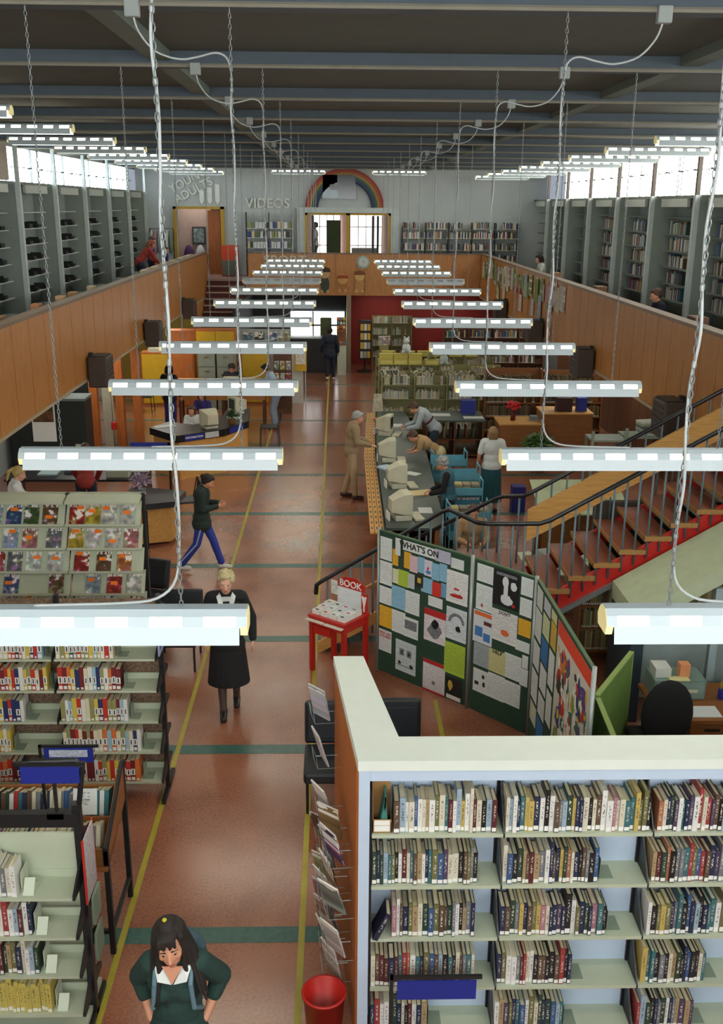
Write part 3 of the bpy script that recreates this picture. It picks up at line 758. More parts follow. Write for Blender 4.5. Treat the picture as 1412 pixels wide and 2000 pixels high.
BX = [.215, 1.07, 2.035, 3.0, 3.97]
SZ = [1.66, 1.27, .86, .46, .07]
for b_ in range(4):
    for z in SZ: MB().box(BX[b_]+.006, BX[b_+1]-.006, FYB, BYB, z-.025, z).build('shelf', SHELF, pt)
for b_ in range(1, 4):
    mb = MB()
    for z in SZ: mb.prism([(BYB, z-.03), (FYB+.0, z-.03), (FYB, z), (BYB-.03, z+.30), (BYB, z+.30)], BX[b_]-.005, BX[b_]+.005, Matrix(((0,0,1,0),(1,0,0,0),(0,1,0,0),(0,0,0,1))))
    mb.box(BX[b_]-.02, BX[b_]+.02, BYB-.02, BYB, 0, 1.98).build('bracket_strip', BLACK, pt)
MB().box(.208, .222, FYB+.01, BYB, .3, 1.98).build('bracket_strip', BLACK, pt)
ROWN = ['top', 'second', 'third', 'fourth', 'bottom']; BAYN = ['left', 'middle', 'right']
EXT = [[(.36, 1.04), (1.08, 2.02), (2.06, 2.72)], [(.225, .92), (1.08, 1.72), (2.06, 2.72)], [(.36, .93), (1.08, 1.80), (2.06, 2.72)], [(.225, .93), (1.08, 1.58), (2.06, 2.50)], [(.225, .62), (1.08, 1.56), (2.06, 2.46)]]
for ri in range(5):
    for bi in range(3):
        a, b_ = EXT[ri][bi]
        fill_row(a, b_, FYB+.01, SZ[ri], SZ[ri-1]-.03 if ri else 2.05, '%s shelf, %s bay of white bookcase' % (ROWN[ri], BAYN[bi]), 'books on the white partition bookcase',
                 light=(ri == 0), hmin=.215, hmax=.26, dmin=.15, dmax=.2)
        if b_ < BX[bi+1]-.15:
            be = MB().box(b_+.006, b_+.009, FYB+.06, FYB+.2, SZ[ri]+.001, SZ[ri]+.15).box(b_+.006, b_+.1, FYB+.06, FYB+.2, SZ[ri]+.001, SZ[ri]+.004).build('book_support', mat('support_green', '#7f8b78', .5))
            tag(be, 'grey metal book support, %s shelf, %s bay of white bookcase' % (ROWN[ri], BAYN[bi]), 'book support', 'book supports on the white bookcase')
t = thing('pamphlet_box', 'cardboard pamphlet box with green folders, top left of the white bookcase', 'box', (.29, 5.5, 1.66))
mb = MB().prism([(0, 0), (.17, 0), (.17, .30), (.0, .10)], 0, .004, Matrix.Translation((.226, FYB+.02, 1.662)) @ Matrix(((0,0,1,0),(1,0,0,0),(0,1,0,0),(0,0,0,1))))
mb.box(.226, .346, FYB+.02, FYB+.024, 1.662, 1.76).box(.226, .346, FYB+.186, FYB+.19, 1.662, 1.97).box(.342, .346, FYB+.02, FYB+.19, 1.662, 1.74).box(.226, .346, FYB+.02, FYB+.19, 1.661, 1.664).build('box', mat('cardboard', '#a57c48', .8), t)
MB().box(.236, .336, FYB+.016, FYB+.02, 1.675, 1.715).box(.236, .336, FYB+.016, FYB+.02, 1.72, 1.755).build('box_label', STICK, t)
for q in range(4):
    o = MB().box(-.004, .004, 0, .14, 0, .25).build('folder', mat('folder_green', '#3f7f74', .7), t, loc=None, world=False)
    o.matrix_parent_inverse = PINV[t.name]; o.location = (.27+.018*q, FYB+.03, 1.668); o.rotation_euler = (0, .16-.08*q, 0)
# a fallen book on the third shelf and one sticking out below
put_book((.232, FYB-.03, SZ[2]+.02), .035, .16, .22, '#23233a', 'dark blue book leaning at the left end, third shelf of white bookcase', 'books on the white partition bookcase', BKN, lean=R(24))
# shelf sign on a black stand in front of the bookcase
t = thing('shelf_sign', 'blank blue sign hung from a black bar before the white bookcase', 'sign', (.6, 5.2, 0))
MB().box(.385, .895, 5.19, 5.2, .605, .75).build('sign_board', BLUE, t)
MB().box(.34, .93, 5.185, 5.205, .765, .79).build('bar', BLACK, t)
MB().box(.335, .36, 5.185, 5.21, 0, .79).build('post', BLACK, t); MB().box(.33, .62, 5.05, 5.35, 0, .02).build('foot', BLACK, t)
# leaflets in wire pockets on the wooden side panel
LEAF = [(5.62, 1.52, '#5a3a6a'), (5.9, 1.5, '#a98a5c'), (6.2, 1.48, '#cfd0d4'), (6.5, 1.72, '#d8dbe0'), (6.75, 1.95, '#dfe3e6'), (5.62, 1.12, '#8e9a90'), (5.85, 1.14, '#b08a6a'), (6.1, 1.15, '#6a7a86'), (6.35, 1.15, '#7a5a48'),
        (5.62, .78, '#d9d4d0'), (5.85, .82, '#3f4a52'), (6.1, .85, '#c9cfd6'), (6.35, .8, '#b9b070'), (5.78, .46, '#d8d2c0'), (5.98, .5, '#8fa5a0'), (6.2, .52, '#c98a6a'), (6.42, .5, '#d6a0a8')]
for i, (y, z, c) in enumerate(LEAF):
    xw = .12-(y-5.47)*.098
    t = thing('leaflet', 'leaflet, %s in the wire pockets of the wooden end panel, top row first' % ordn(i), 'leaflet', (xw, y, z-.1), group='leaflets on the wooden end panel', local=True, rotz=.098)
    o = MB().box(-.006, .006, -.09, .09, 0, .27).build('cover', COVERM, t, rot=(0, -.28+.08*math.sin(i*2.1), .5+.3*math.sin(i*1.7)), loc=(-.11, 0, -.05), world=False); o.color = lin(c)
    MB().tube([(-.004, -.09, -.06), (-.17, -.09, -.06), (-.17, .09, -.06), (-.004, .09, -.06)], .003, 5).tube([(-.17, -.09, -.06), (-.2, -.09, .03), (-.2, .09, .03), (-.17, .09, -.06)], .003, 5).build('wire_pocket', CHROME, t, world=False)
# red waste bin
t = thing('waste_bin', 'round red plastic waste bin by the wooden end panel', 'bin', (-.09, 5.52, 0))
MB().lathe([(.0, 0), (.115, 0), (.145, .36), (.155, .36), (.155, .375), (.138, .375), (.108, .012), (0, .012)], (-.09, 5.52, 0), 28).build('bucket', mat('bin_red', '#b01c17', .35), t, smooth=True)

BM = MB(); BMC = []; BMS = False
def mass_box(x0, x1, y0, y1, z0, z1, col, M=None):
    n0 = len(BM.f); BM.box(x0, x1, y0, y1, z0, z1, M); BMC.extend([col]*(len(BM.f)-n0))
PAGEC = '#c6bd9c'
def mass_book(x, y, z, t, d, h, col, dewey=False, M=None, flip=1):
    z += .0015; ya, yb = (y, y+d) if flip > 0 else (y-d, y)
    mass_box(x, x+t, ya, yb, z, z+h, col, M)
    mass_box(x+.003, x+t-.003, ya+.006, yb-.004, z+h, z+h+.0015, PAGEC, M)
    yf = y-.0015*flip
    a, b_ = (yf, y) if flip > 0 else (y, yf)
    if dewey:
        mass_box(x+.001, x+t-.001, a, b_, z+h*.3, z+h*.6, '#dcdcd4', M); mass_box(x+.004, x+t-.004, a, b_, z+h*.05, z+h*.2, '#dcdcd4', M)
        mass_box(x+t*.35, x+t*.65, a-.001*flip if flip > 0 else b_, a if flip > 0 else b_+.001, z+h*.34, z+h*.56, '#2a2a30', M)
    else: mass_box(x+t*.2, x+t*.8, a, b_, z+h*.04, z+h*.13, '#d8d4c8', M)
def mass_row(x0, x1, y, z, hmin=.19, hmax=.25, tmin=.018, tmax=.04, dmin=.13, dmax=.18, pal=None, dewey=0, M=None, gaps=.02, flip=1):
    x = x0
    while True:
        t = rnd.uniform(tmin, tmax)
        if x+t > x1: break
        if rnd.random() < gaps: x += rnd.uniform(.05, .18); continue
        nm, c = (rnd.choice(pal) if pal else palette(rnd.random() < .5))
        mass_book(x, y, z, t-.002, rnd.uniform(dmin, dmax), rnd.uniform(hmin, hmax), c, rnd.random() < dewey, M, flip)
        x += t
def rotz_at(cx, cy, a): return Matrix.Translation((cx, cy, 0)) @ Matrix.Rotation(a, 4, 'Z')
# ---------------------------------------------------------------- generic double sided steel shelving
def steel_unit(name, label, xs, yf, dep, zs, ztop, post_w=.04, double=False, lip=.0, backm=None, slope=0):
    t = thing(name, label, 'shelving', ((xs[0]+xs[-1])/2, yf, 0))
    for i, x in enumerate(xs):
        MB().box(x-post_w/2, x+post_w/2, yf+dep-.03, yf+dep+.03, 0, ztop).build('post', BLACK, t)
        MB().box(x-post_w/2, x+post_w/2, yf-.02, yf+dep*(2 if double else 1)+.02, 0, .05).build('foot', BLACK, t)
        for z in zs:
            mb = MB().prism([(yf+dep, z-.02), (yf, z-.02), (yf, z+.02), (yf+dep, z+.16)], x-.008, x+.008, Matrix(((0,0,1,0),(1,0,0,0),(0,1,0,0),(0,0,0,1))))
            if double: mb.prism([(yf+dep, z-.02), (yf+dep*2, z-.02), (yf+dep*2, z+.02), (yf+dep, z+.16)], x-.008, x+.008, Matrix(((0,0,1,0),(1,0,0,0),(0,1,0,0),(0,0,0,1))))
            mb.build('bracket', BLACK, t)
    for a, b_ in zip(xs, xs[1:]):
        for z in zs:
            MB().box(a+.012, b_-.012, yf, yf+dep, z-.02, z).box(a+.012, b_-.012, yf+dep-.015, yf+dep-.005, z, z+.06).build('shelf', SHELF, t)
            if double: MB().box(a+.012, b_-.012, yf+dep+.01, yf+dep*2, z-.02, z).build('shelf', SHELF, t)
    return t
# left unit with the white-banded, red-footed books
ux = [-4.46, -3.53, -2.60, -1.66]
un = steel_unit('shelving_unit', 'pale green steel shelving with black posts beside the aisle, full of white-banded books', ux, 8.33, .27, [.24, .56, .88, 1.20, 1.52, 1.84], 2.05, double=True)
MB().box(-4.46, -1.66, 8.62, 8.63, .1, 2.0).build('back_screen', mat('mesh_back', '#6c5644', .8, var=.5, scale=40), un)
DPAL = [('red', '#b5301f'), ('orange', '#c96a30'), ('white', '#d4d4cc'), ('navy', '#23305c'), ('cream', '#d0c8a8'), ('pale blue', '#8fb0c0'), ('olive', '#8a8a58'), ('maroon', '#6c2224'), ('yellow', '#c9b04a')]
DW = [[(-3.50, -2.68), (-2.57, -1.98)], [(-3.50, -2.68), (-2.57, -2.02)], [(-3.50, -2.66), (-2.57, -1.98)], [(-3.50, -2.90), (-2.57, -1.94)], [(-3.50, -3.05), (-2.57, -1.83)], [(-3.50, -2.98), (-2.57, -1.85)]]
DZ = [1.84, 1.52, 1.20, .88, .56, .24]; DR = ['top', 'second', 'third', 'fourth', 'fifth', 'bottom']
for ri in range(1, 6):
    for bi in range(2):
        a, b_ = DW[ri][bi]
        mass_row(a, b_, 8.345, DZ[ri], .2, .24, .03, .045, .13, .17, DPAL, .75, gaps=0)
        be = MB().box(b_+.008, b_+.011, 8.38, 8.5, DZ[ri]+.001, DZ[ri]+.14).box(b_+.008, b_+.09, 8.38, 8.5, DZ[ri]+.001, DZ[ri]+.004).build('book_support', mat('support_green', '#7f8b78', .5))
        tag(be, 'green metal book support, %s shelf, %s bay of pale steel shelving' % (DR[ri], ['middle', 'right'][bi]), 'book support', 'book supports in the pale steel shelving')
for i, (z, c, nm) in enumerate([(1.52, '#2f4a4c', 'dark teal'), (1.20, '#a8281f', 'red'), (.88, '#c8c2b4', 'cream')]):
    for q in range(3): mass_book(-1.82-.04*q, 8.99, z, .036, .16, .22, c, flip=-1)
tg = thing('end_sign', 'small blue and white sign on the end of the pale steel shelving', 'sign', (-1.62, 8.4, 1.5))
MB().box(-1.635, -1.622, 8.32, 8.62, 1.55, 1.95).build('sign_board', mat('sign_pale', '#8c97b8', .5), tg)
for q in range(3): MB().box(-1.622, -1.619, 8.36+.08*q, 8.41+.08*q, 1.6, 1.9).build('stripe', BLUE, tg)

# ---------------------------------------------------------------- steel book cart at the lower left
cx = [-3.6, -2.68, -1.72]
ct = steel_unit('book_cart', 'double-sided pale steel bookcase with black frame and blue sign at lower left', cx, 5.5, .24, [.22, .54, .85, 1.16], 1.72, post_w=.05, double=True)
MB().box(-3.6, -1.7, 5.70, 5.76, 1.56, 1.66).build('top_rail', BLACK, ct)
MB().box(-3.6, -1.72, 5.73, 5.745, 1.17, 1.50).build('back_panel', SHELF, ct); MB().box(-3.6, -1.72, 5.5, 5.98, .06, .1).build('base_tray', SHELF, ct)
MB().tube([(-1.72, 5.74, 1.6), (-1.66, 5.74, 2.0), (-1.70, 5.74, 2.04), (-2.0, 5.74, 2.03)], .018, 8).build('sign_arm', BLACK, ct)
MB().box(-1.665, -1.655, 5.6, 5.84, 1.05, 1.52).build('end_poster', mat('end_poster', '#a9a3a4', .7, var=.25, scale=40), ct)['label'] = 'grey printed poster with red edge on the end'
MB().box(-1.668, -1.656, 5.585, 5.6, 1.04, 1.53).box(-1.668, -1.656, 5.84, 5.855, 1.04, 1.53).build('poster_edge', RED, ct)
for q, z in enumerate((.72, .42)): MB().box(-1.69, -1.672, 5.78, 5.96, z, z+.22).build('leaflet_holder', mat('holder_green', '#7c8f7c', .5), ct)
CR = ['bottom', 'third', 'second', 'top']
CE = [-2.0, -1.98, -1.93, -1.98]
for i, z in enumerate([.22, .54, .85, 1.16]):
    xe_ = [-1.93, -1.985, -2.02, -2.08][i]
    pal_ = [('yellow', '#c9b52a'), ('yellow', '#bfae30'), ('cream', '#cfc49a')] if i == 0 else None
    fill_row(-2.42, xe_, 5.515, z, z+.3, '%s shelf of the lower-left steel cart' % CR[i], 'books on the steel cart', tmin=.02, tmax=.036, hmin=.2, hmax=.25, pal=pal_, light=(i == 3))
    z += .001; be = MB().box(xe_+.006, xe_+.010, 5.56, 5.7, z, z+.15).box(xe_+.006, xe_+.09, 5.54, 5.66, z, z+.004).add([(xe_+.02, 5.53, z), (xe_+.09, 5.53, z), (xe_+.09, 5.6, z+.09), (xe_+.02, 5.6, z+.09)], [(0, 1, 2, 3), (3, 2, 1, 0)]).build('book_support', mat('support_pale', '#c3cbb6', .5))
    tag(be, 'pale folded book support on the %s shelf of the lower-left steel cart' % CR[i], 'book support', 'book supports on the steel cart')
n_ = 0; x = -2.4
while x < -1.8:
    t_ = rnd.uniform(.025, .045); nm, c = palette(True)
    put_book((x, 5.775, 1.20), t_-.002, .15, .215+.03*rnd.random(), c, '%s book, %s along behind the black rail of the lower-left steel cart' % (nm, ordn(n_)), 'books behind the rail of the steel cart', BKN); n_ += 1; x += t_
sg2 = thing('shelf_sign', 'blank deep blue sign above the steel cart at lower left', 'sign', (-2.0, 5.74, 2.0))
MB().box(-2.06, -1.68, 5.72, 5.735, 1.88, 2.0).build('sign_board', BLUE, sg2); MB().box(-2.1, -1.64, 5.715, 5.74, 2.01, 2.035).build('bar', BLACK, sg2)
MB().box(-1.86, -1.84, 5.72, 5.74, 1.66, 1.88).box(-1.91, -1.80, 5.70, 5.76, 1.62, 1.67).build('stem', BLACK, sg2)
sg3 = thing('shelf_sign', 'white-lettered blue sign standing on the browsing trough', 'sign', (-2.1, 6.4, 1.3))
MB().box(-2.16, -1.80, 6.52, 6.53, 1.55, 1.67).build('sign_board', BLUE, sg3); MB().box(-2.12, -1.84, 6.513, 6.52, 1.60, 1.655).build('lettering_panel', mat('sign_panel', '#b9c0d0', .5, var=.3, scale=60), sg3)
MB().box(-2.2, -1.76, 6.525, 6.54, 1.67, 1.69).box(-2.2, -2.18, 6.525, 6.54, 1.15, 1.69).build('bar', BLACK, sg3)

# ---------------------------------------------------------------- sloping browsing trough (wooden)
bt = thing('browsing_trough', 'wooden sloping book trough with black legs behind the steel cart', 'trough', (-2.4, 6.7, 0))
SX = -1.70
prof = [(6.32, .78), (7.02, .98), (7.02, 1.22), (6.95, 1.27), (6.32, .92)]
MX = Matrix(((0,0,1,0),(1,0,0,0),(0,1,0,0),(0,0,0,1)))
MB().prism(prof, SX-.03, SX, MX).build('end_panel', WOODB, bt)
MB().prism([(6.3, .76), (7.04, .96), (7.04, .99), (6.3, .79)], -3.4, SX, MX).build('tray', WOODB, bt)
for y, z in ((6.34, .80), (6.62, .89), (6.92, .98)): MB().box(-3.4, SX-.03, y-.01, y+.01, z-.03, z+.13).build('front_board', WOODB, bt)
MB().tube([(SX, 6.30, .95), (SX, 6.95, 1.30), (SX, 7.04, 1.24)], .016, 6).build('edge_trim', BLACK, bt)
for x in (SX-.015, -3.35):
    MB().box(x-.02, x+.02, 6.32, 6.36, 0, .95).build('leg', BLACK, bt); MB().box(x-.02, x+.02, 6.98, 7.02, 0, 1.25).build('leg', BLACK, bt)
    MB().box(x-.015, x+.015, 6.36, 6.98, .18, .21).build('stretcher', BLACK, bt)
MB().box(-3.35, SX, 6.33, 6.36, .18, .21).build('stretcher', BLACK, bt)
for r_, (y, z, a) in enumerate([(6.40, .83, -.35), (6.70, .93, -.35)]):
    x = -2.72
    while x < SX-.09:
        t_ = rnd.uniform(.02, .04); nm, c = palette(True)
        mass_book(x, 0, 0, t_-.003, .14, .2+.03*rnd.random(), c, M=Matrix.Translation((0, y, z)) @ Matrix.Rotation(a, 4, 'X')); x += t_
o = put_book((-2.02, 6.63, 1.03), .18, .012, .2, '#d8dcd6', 'white card propped behind the front row of the browsing trough', 'cards', BKN, pitch=-.3, parent_pages=False); o.name = 'card'; o['category'] = 'card'; del o['group']

# ---------------------------------------------------------------- magazine rack
mx_ = [-4.20, -3.27, -2.36]
mg = thing('magazine_rack', 'pale green sloping magazine rack with black end post on the left', 'rack', (-3.3, 11.5, 0))
RZ = [2.08, 1.80, 1.50, 1.20, .91, .62]
for x in mx_: MB().box(x-.02, x+.02, 11.62, 11.68, 0, 2.15).build('post', BLACK, mg)
MB().box(-2.38, -2.32, 11.3, 12.0, 0, .05).build('foot', BLACK, mg)
for a, b_ in zip(mx_, mx_[1:]):
    MB().prism([(11.45, 2.06), (11.64, 2.12), (11.64, 2.14), (11.45, 2.09)], a+.01, b_-.01, MX).build('top_board', SHELF, mg)
    MB().prism([(11.70, 2.12), (11.9, 2.06), (11.9, 2.09), (11.70, 2.14)], a+.01, b_-.01, MX).build('top_board', SHELF, mg)
    for z in RZ[1:]:
        MB().prism([(11.40, z), (11.44, z-.02), (11.62, z+.26), (11.60, z+.265), (11.425, z+.0), (11.40, z+.03)], a+.01, b_-.01, MX).build('display_shelf', SHELF, mg)
MGP = [('blue', '#3a5a8c'), ('green', '#4a6a3a'), ('brown', '#7a5a3a'), ('red', '#b0302a'), ('white', '#cfcfc8'), ('grey', '#7a7f84'), ('yellow', '#c9b03a'), ('pink', '#b9787a'), ('pale blue', '#9fb4c4'), ('orange', '#b9703a')]
def magazine(x, z, ci, label, st):
    nm, c = MGP[ci]
    t = thing('magazine', label, 'magazine', (x, 11.417, z+.025), group='magazines on the display rack', rot=(-.61, 0, 0), local=True)
    o = MB().box(-.09, .09, 0, .006, 0, .245).build('cover', COVERM, t, world=False); o.color = lin(c)
    if st: MB().box(st[0]-.042, st[0]+.042, -.003, 0, st[1], st[1]+.045).build('sticker', ORST, t, world=False)['label'] = 'orange sticker'
MR = [[(-4.11, 8), (-3.88, 0), (-3.67, 1), (-3.45, 2), (-3.13, 3), (-2.94, 6), (-2.75, 4), (-2.52, 4)],
      [(-3.95, 8), (-3.72, 7), (-3.43, 5), (-3.16, 6), (-2.95, 4), (-2.72, 4), (-2.50, 7)],
      [(-4.14, 3), (-3.93, 5), (-3.70, 4), (-3.44, 4), (-3.12, 3), (-2.85, 2), (-2.60, 9)],
      [(-4.0, 0), (-3.45, 2), (-3.0, 8), (-2.74, 3), (-2.50, 4)],
      [(-4.06, 5), (-3.80, 6), (-3.45, 0), (-3.1, 8), (-2.82, 0), (-2.48, 2)]]
for ri, row in enumerate(MR):
    for i, (x, ci) in enumerate(row):
        st_ = (rnd.uniform(-.04, .045), rnd.uniform(.06, .2)) if rnd.random() < .8 else None
        magazine(x, RZ[ri+1], ci, '%s magazine%s, %s from the left, %s tier of the magazine rack' % (MGP[ci][0], ' with orange sticker' if st_ else '', ordn(i), ordn(ri)), st_)
# ================================================================ notice boards
NB = [(.48, 11.17), (1.48, 10.18), (2.06, 9.54), (2.12, 7.43)]
ALU = mat('aluminium_post', '#9aa09c', .4, metal=.4)
def board_frame(i):
    a, b_ = Vector(NB[i]), Vector(NB[i+1]); d = (b_-a); L = d.length
    return Matrix.Translation((a.x, a.y, 0)) @ Matrix.Rotation(math.atan2(d.y, d.x), 4, 'Z'), L
BT = []
for i, nm in enumerate(('left', 'middle', 'right')):
    Mx, L = board_frame(i)
    t = thing('notice_board', 'green notice board with aluminium posts, %s panel of the zigzag screen' % nm, 'notice board', tuple(Mx.translation), rotz=math.atan2(Mx[1][0], Mx[0][0]), local=True)
    MB().box(.03, L-.03, .0, .03, .03, 1.83).build('panel', DGREEN, t, world=False)
    for x in ((.012, L-.012) if i == 0 else (L-.012,)): MB().tube([(x, .015, 0), (x, .015, 1.86)], .022, 10).build('post', ALU, t, smooth=True, world=False)
    MB().box(.03, L-.03, -.002, .032, 1.83, 1.845).build('top_trim', mat('trim_green', '#3f5a3c', .6), t, world=False)
    BT.append(Mx)
INK = mat('black_ink', '#141414', .7); INKR = mat('red_ink', '#b0221f', .7); INKG = mat('grey_ink', '#6d7074', .7, var=.5, scale=30); INKB = mat('blue_ink', '#3f74b0', .7)
def notice(bi, r_, col, label, dep=0, extra=None, text=None, name='notice', m=None):
    x0, z0, x1, z1 = r_
    if bi < 2:
        lim = (1.36, .825)[bi]; dx = max(0, .045-x0); x0 += dx; x1 = min(x1, lim)
    Mx = BT[bi]; th = .0015+.0012*dep; w_, h_ = x1-x0, z1-z0
    t = thing(name, label, name, tuple(Mx @ Vector(((x0+x1)/2, -th, z0))), rotz=math.atan2(Mx[1][0], Mx[0][0]), local=True)
    o = MB().box(-w_/2, w_/2, 0, .001, 0, h_).build('sheet', m or PAPER, t, world=False); o.color = lin(col)
    for (k, fx0, fz0, fx1, fz1, mm) in (extra or []):
        a, b_, c_, d_ = -w_/2+fx0*w_, fz0*h_, -w_/2+fx1*w_, fz1*h_
        mb = MB()
        if k == 'r': mb.box(a, c_, -.0008, 0, b_, d_)
        if k == 'e':
            n = 14; mb.prism([((a+c_)/2+(c_-a)/2*math.cos(2*PI*q/n), (b_+d_)/2+(d_-b_)/2*math.sin(2*PI*q/n)) for q in range(n)], 0, .001, FACE_CAM)
        if k == 'a': mb = arch(((a+c_)/2, b_), (c_-a)/2*.68, (c_-a)/2, -.001, 0, 10)
        if k == 'b':
            rr_ = random.Random(int(x0*1000)); n = 11
            mb.prism([((a+c_)/2+(c_-a)/2*(.6+.4*rr_.random())*math.cos(2*PI*q/n), (b_+d_)/2+(d_-b_)/2*(.6+.4*rr_.random())*math.sin(2*PI*q/n)) for q in range(n)], 0, .001, FACE_CAM)
        mb.build('print', mm, t, world=False)
    if text:
        for (s_, fx, fz, sz, mm) in text:
            Mt = Matrix.Translation((-w_/2+fx*w_, -.001, fz*h_)) @ FACE_CAM
            oo = text_obj('lettering', s_, sz, mm, None, Mt, .0004, bold=.03); oo.parent = t
    return t
W_, Y_, LB_, LG_ = '#d5dbd8', '#d9a520', '#86b6cf', '#a5bf3a'
P1 = [(.02,1.49,.23,1.77),(.02,1.18,.24,1.47),(.03,.93,.24,1.15),(.02,.63,.25,.90),(.03,.31,.25,.59),(.24,1.46,.33,1.66),(.29,1.60,.37,1.81),(.41,1.69,.89,1.81),(.42,1.47,.53,1.67),(.51,1.45,.63,1.65),(.63,1.47,.73,1.66),(.73,1.46,.85,1.65),(.84,1.44,.95,1.64),(.95,1.45,1.06,1.66),(.89,1.68,1.11,1.82),(1.11,1.65,1.29,1.77),(1.06,1.24,1.37,1.62),(.25,1.24,.34,1.42),(.33,1.23,.50,1.43),(.49,1.24,.59,1.42),(.60,1.29,.72,1.44),(.69,1.25,.86,1.43),(.86,1.25,.99,1.42),(.98,1.26,1.07,1.43),(.24,.93,.45,1.21),(.45,.92,.67,1.20),(.25,.62,.46,.90),(.44,.62,.67,.87),(.80,1.11,1.01,1.23),(.75,.67,1.07,1.07),(1.07,.79,1.37,1.18),(1.06,.36,1.38,.75),(.32,.14,.64,.54),(.75,.02,1.08,.43),(1.10,.04,1.33,.32)]
D1 = [(W_, 'white sheet at the top left corner of the left notice board'), (W_, 'white sheet second down the left edge of the left notice board'), (W_, 'white sheet above the mustard sheet, left edge of the left board'),
 (Y_, 'mustard yellow sheet at the left edge of the left notice board'), (W_, 'white first aid notice with red heading, low on the left board'), (Y_, 'narrow yellow leaflet under a white slip, left notice board'),
 (W_, 'narrow white slip beside the WHAT\'S ON heading, left notice board'), (W_, 'white WHAT\'S ON heading card across the top of the left board'), (Y_, 'yellow leaflet hanging under the W of the WHAT\'S ON heading'),
 ('#d6b8bd', 'pale pink leaflet under the WHAT\'S ON heading'), (LB_, 'small blue leaflet under the middle of the WHAT\'S ON heading'), ('#d4cfdc', 'white leaflet with red and blue print, under the WHAT\'S ON heading'),
 (LB_, 'left of two blue leaflets under the lilac notice'), (LB_, 'right of two blue leaflets under the lilac notice'), ('#b4b3c6', 'lilac notice right of the WHAT\'S ON heading'), (W_, 'white card at the top right of the left notice board'),
 ('#dcdcd8', 'large white poster with red script, right edge of left notice board'), ('#d8d8b4', 'cream slip left of the lime sheet, left notice board'), (LG_, 'small lime green sheet in the upper left of left notice board'), ('#b9c0c0', 'grey slip right of the small lime sheet'),
 ('#26251f', 'dark leaflet with a yellow picture, left notice board'), (LB_, 'blue leaflet right of the dark leaflet'), ('#c5352a', 'red leaflet in the middle of the left notice board'), ('#6aa0bf', 'blue leaflet right of the red leaflet'),
 (LB_, 'larger pale blue sheet, left half of the left notice board'), (W_, 'white sheet right of the larger pale blue sheet'), (W_, 'white sheet below the larger pale blue sheet'), (W_, 'white sheet with a grey photo, left notice board'),
 (W_, 'white card above the red and white poster, left board'), ('#dcd4d4', 'red-topped poster with a dark horned head, left notice board'), ('#cfd6da', 'white poster with a black fan and figures, left notice board'), (LG_, 'large lime green poster at the right of the left board'),
 ('#c3cfcf', 'pale poster with two dark figures, low on the left board'), ('#d9d6d6', 'white poster with red top, bottom of the left board'), ('#191a1c', 'black poster with a yellow shape, bottom right of left board')]
X1 = {4: dict(text=[('FIRST AID', .5, .85, .042, INKR), ('COURSES', .5, .70, .042, INKR)]), 7: dict(text=[("WHAT'S ON", .5, .5, .105, INK)], m=PLAIN),
 16: dict(extra=[('r', .35, .42, .6, .48, INKR), ('b', .1, .15, .9, .32, INKR)]), 20: dict(extra=[('r', .3, .35, .75, .75, mat('gold', '#c0a040', .6))], m=PLAIN), 27: dict(extra=[('r', .1, .4, .9, .85, INKG)]),
 29: dict(extra=[('r', 0, .8, 1, 1, INKR), ('b', .1, .1, .95, .65, INKG), ('b', .3, .4, .75, .75, INK)]), 30: dict(extra=[('a', .1, .55, .9, .95, INKG), ('b', .45, .25, .75, .5, INK)]), 32: dict(extra=[('r', .2, .52, .42, .74, INKG), ('b', .26, .54, .36, .7, INK), ('r', .55, .52, .78, .74, INKG), ('b', .6, .54, .72, .7, INK), ('r', .08, .18, .92, .2, INK), ('b', .1, .2, .3, .34, INK), ('b', .66, .18, .9, .32, INK)]),
 33: dict(extra=[('r', 0, .88, 1, 1, INKR), ('r', 0, 0, 1, .07, INKR), ('b', .4, .25, .6, .4, INKG)]), 34: dict(extra=[('b', .1, .35, .45, .95, mat('gold', '#c0a040', .6)), ('r', .05, .02, .95, .2, STICK)], m=PLAIN),
 11: dict(extra=[('b', .1, .1, .9, .4, INKB), ('b', .3, .35, .6, .6, INKR)])}
for i, r_ in enumerate(P1):
    k = X1.get(i, {}); notice(0, r_, D1[i][0], D1[i][1], dep=(i*7) % 5 + (6 if i in (6, 7, 20, 22, 27, 14) else 0), extra=k.get('extra'), text=k.get('text'), m=k.get('m') or (PLAIN if D1[i][0] in ('#c5352a',) else None))
P2 = [(.07,1.60,.30,1.80),(.07,1.27,.30,1.57),(.30,1.40,.65,1.81),(.67,1.61,.84,1.81),(.67,1.38,.84,1.58),(.66,1.15,.84,1.34),(.30,.99,.65,1.35),(.05,.88,.32,1.26),(.07,.60,.29,.87),(.29,.60,.52,.87),(.50,.60,.73,.89),(.64,.97,.84,1.09),(.74,.79,.82,.94),(.72,.58,.84,.78),(.08,.28,.31,.56),(.29,.28,.52,.58),(.51,.29,.74,.57)]
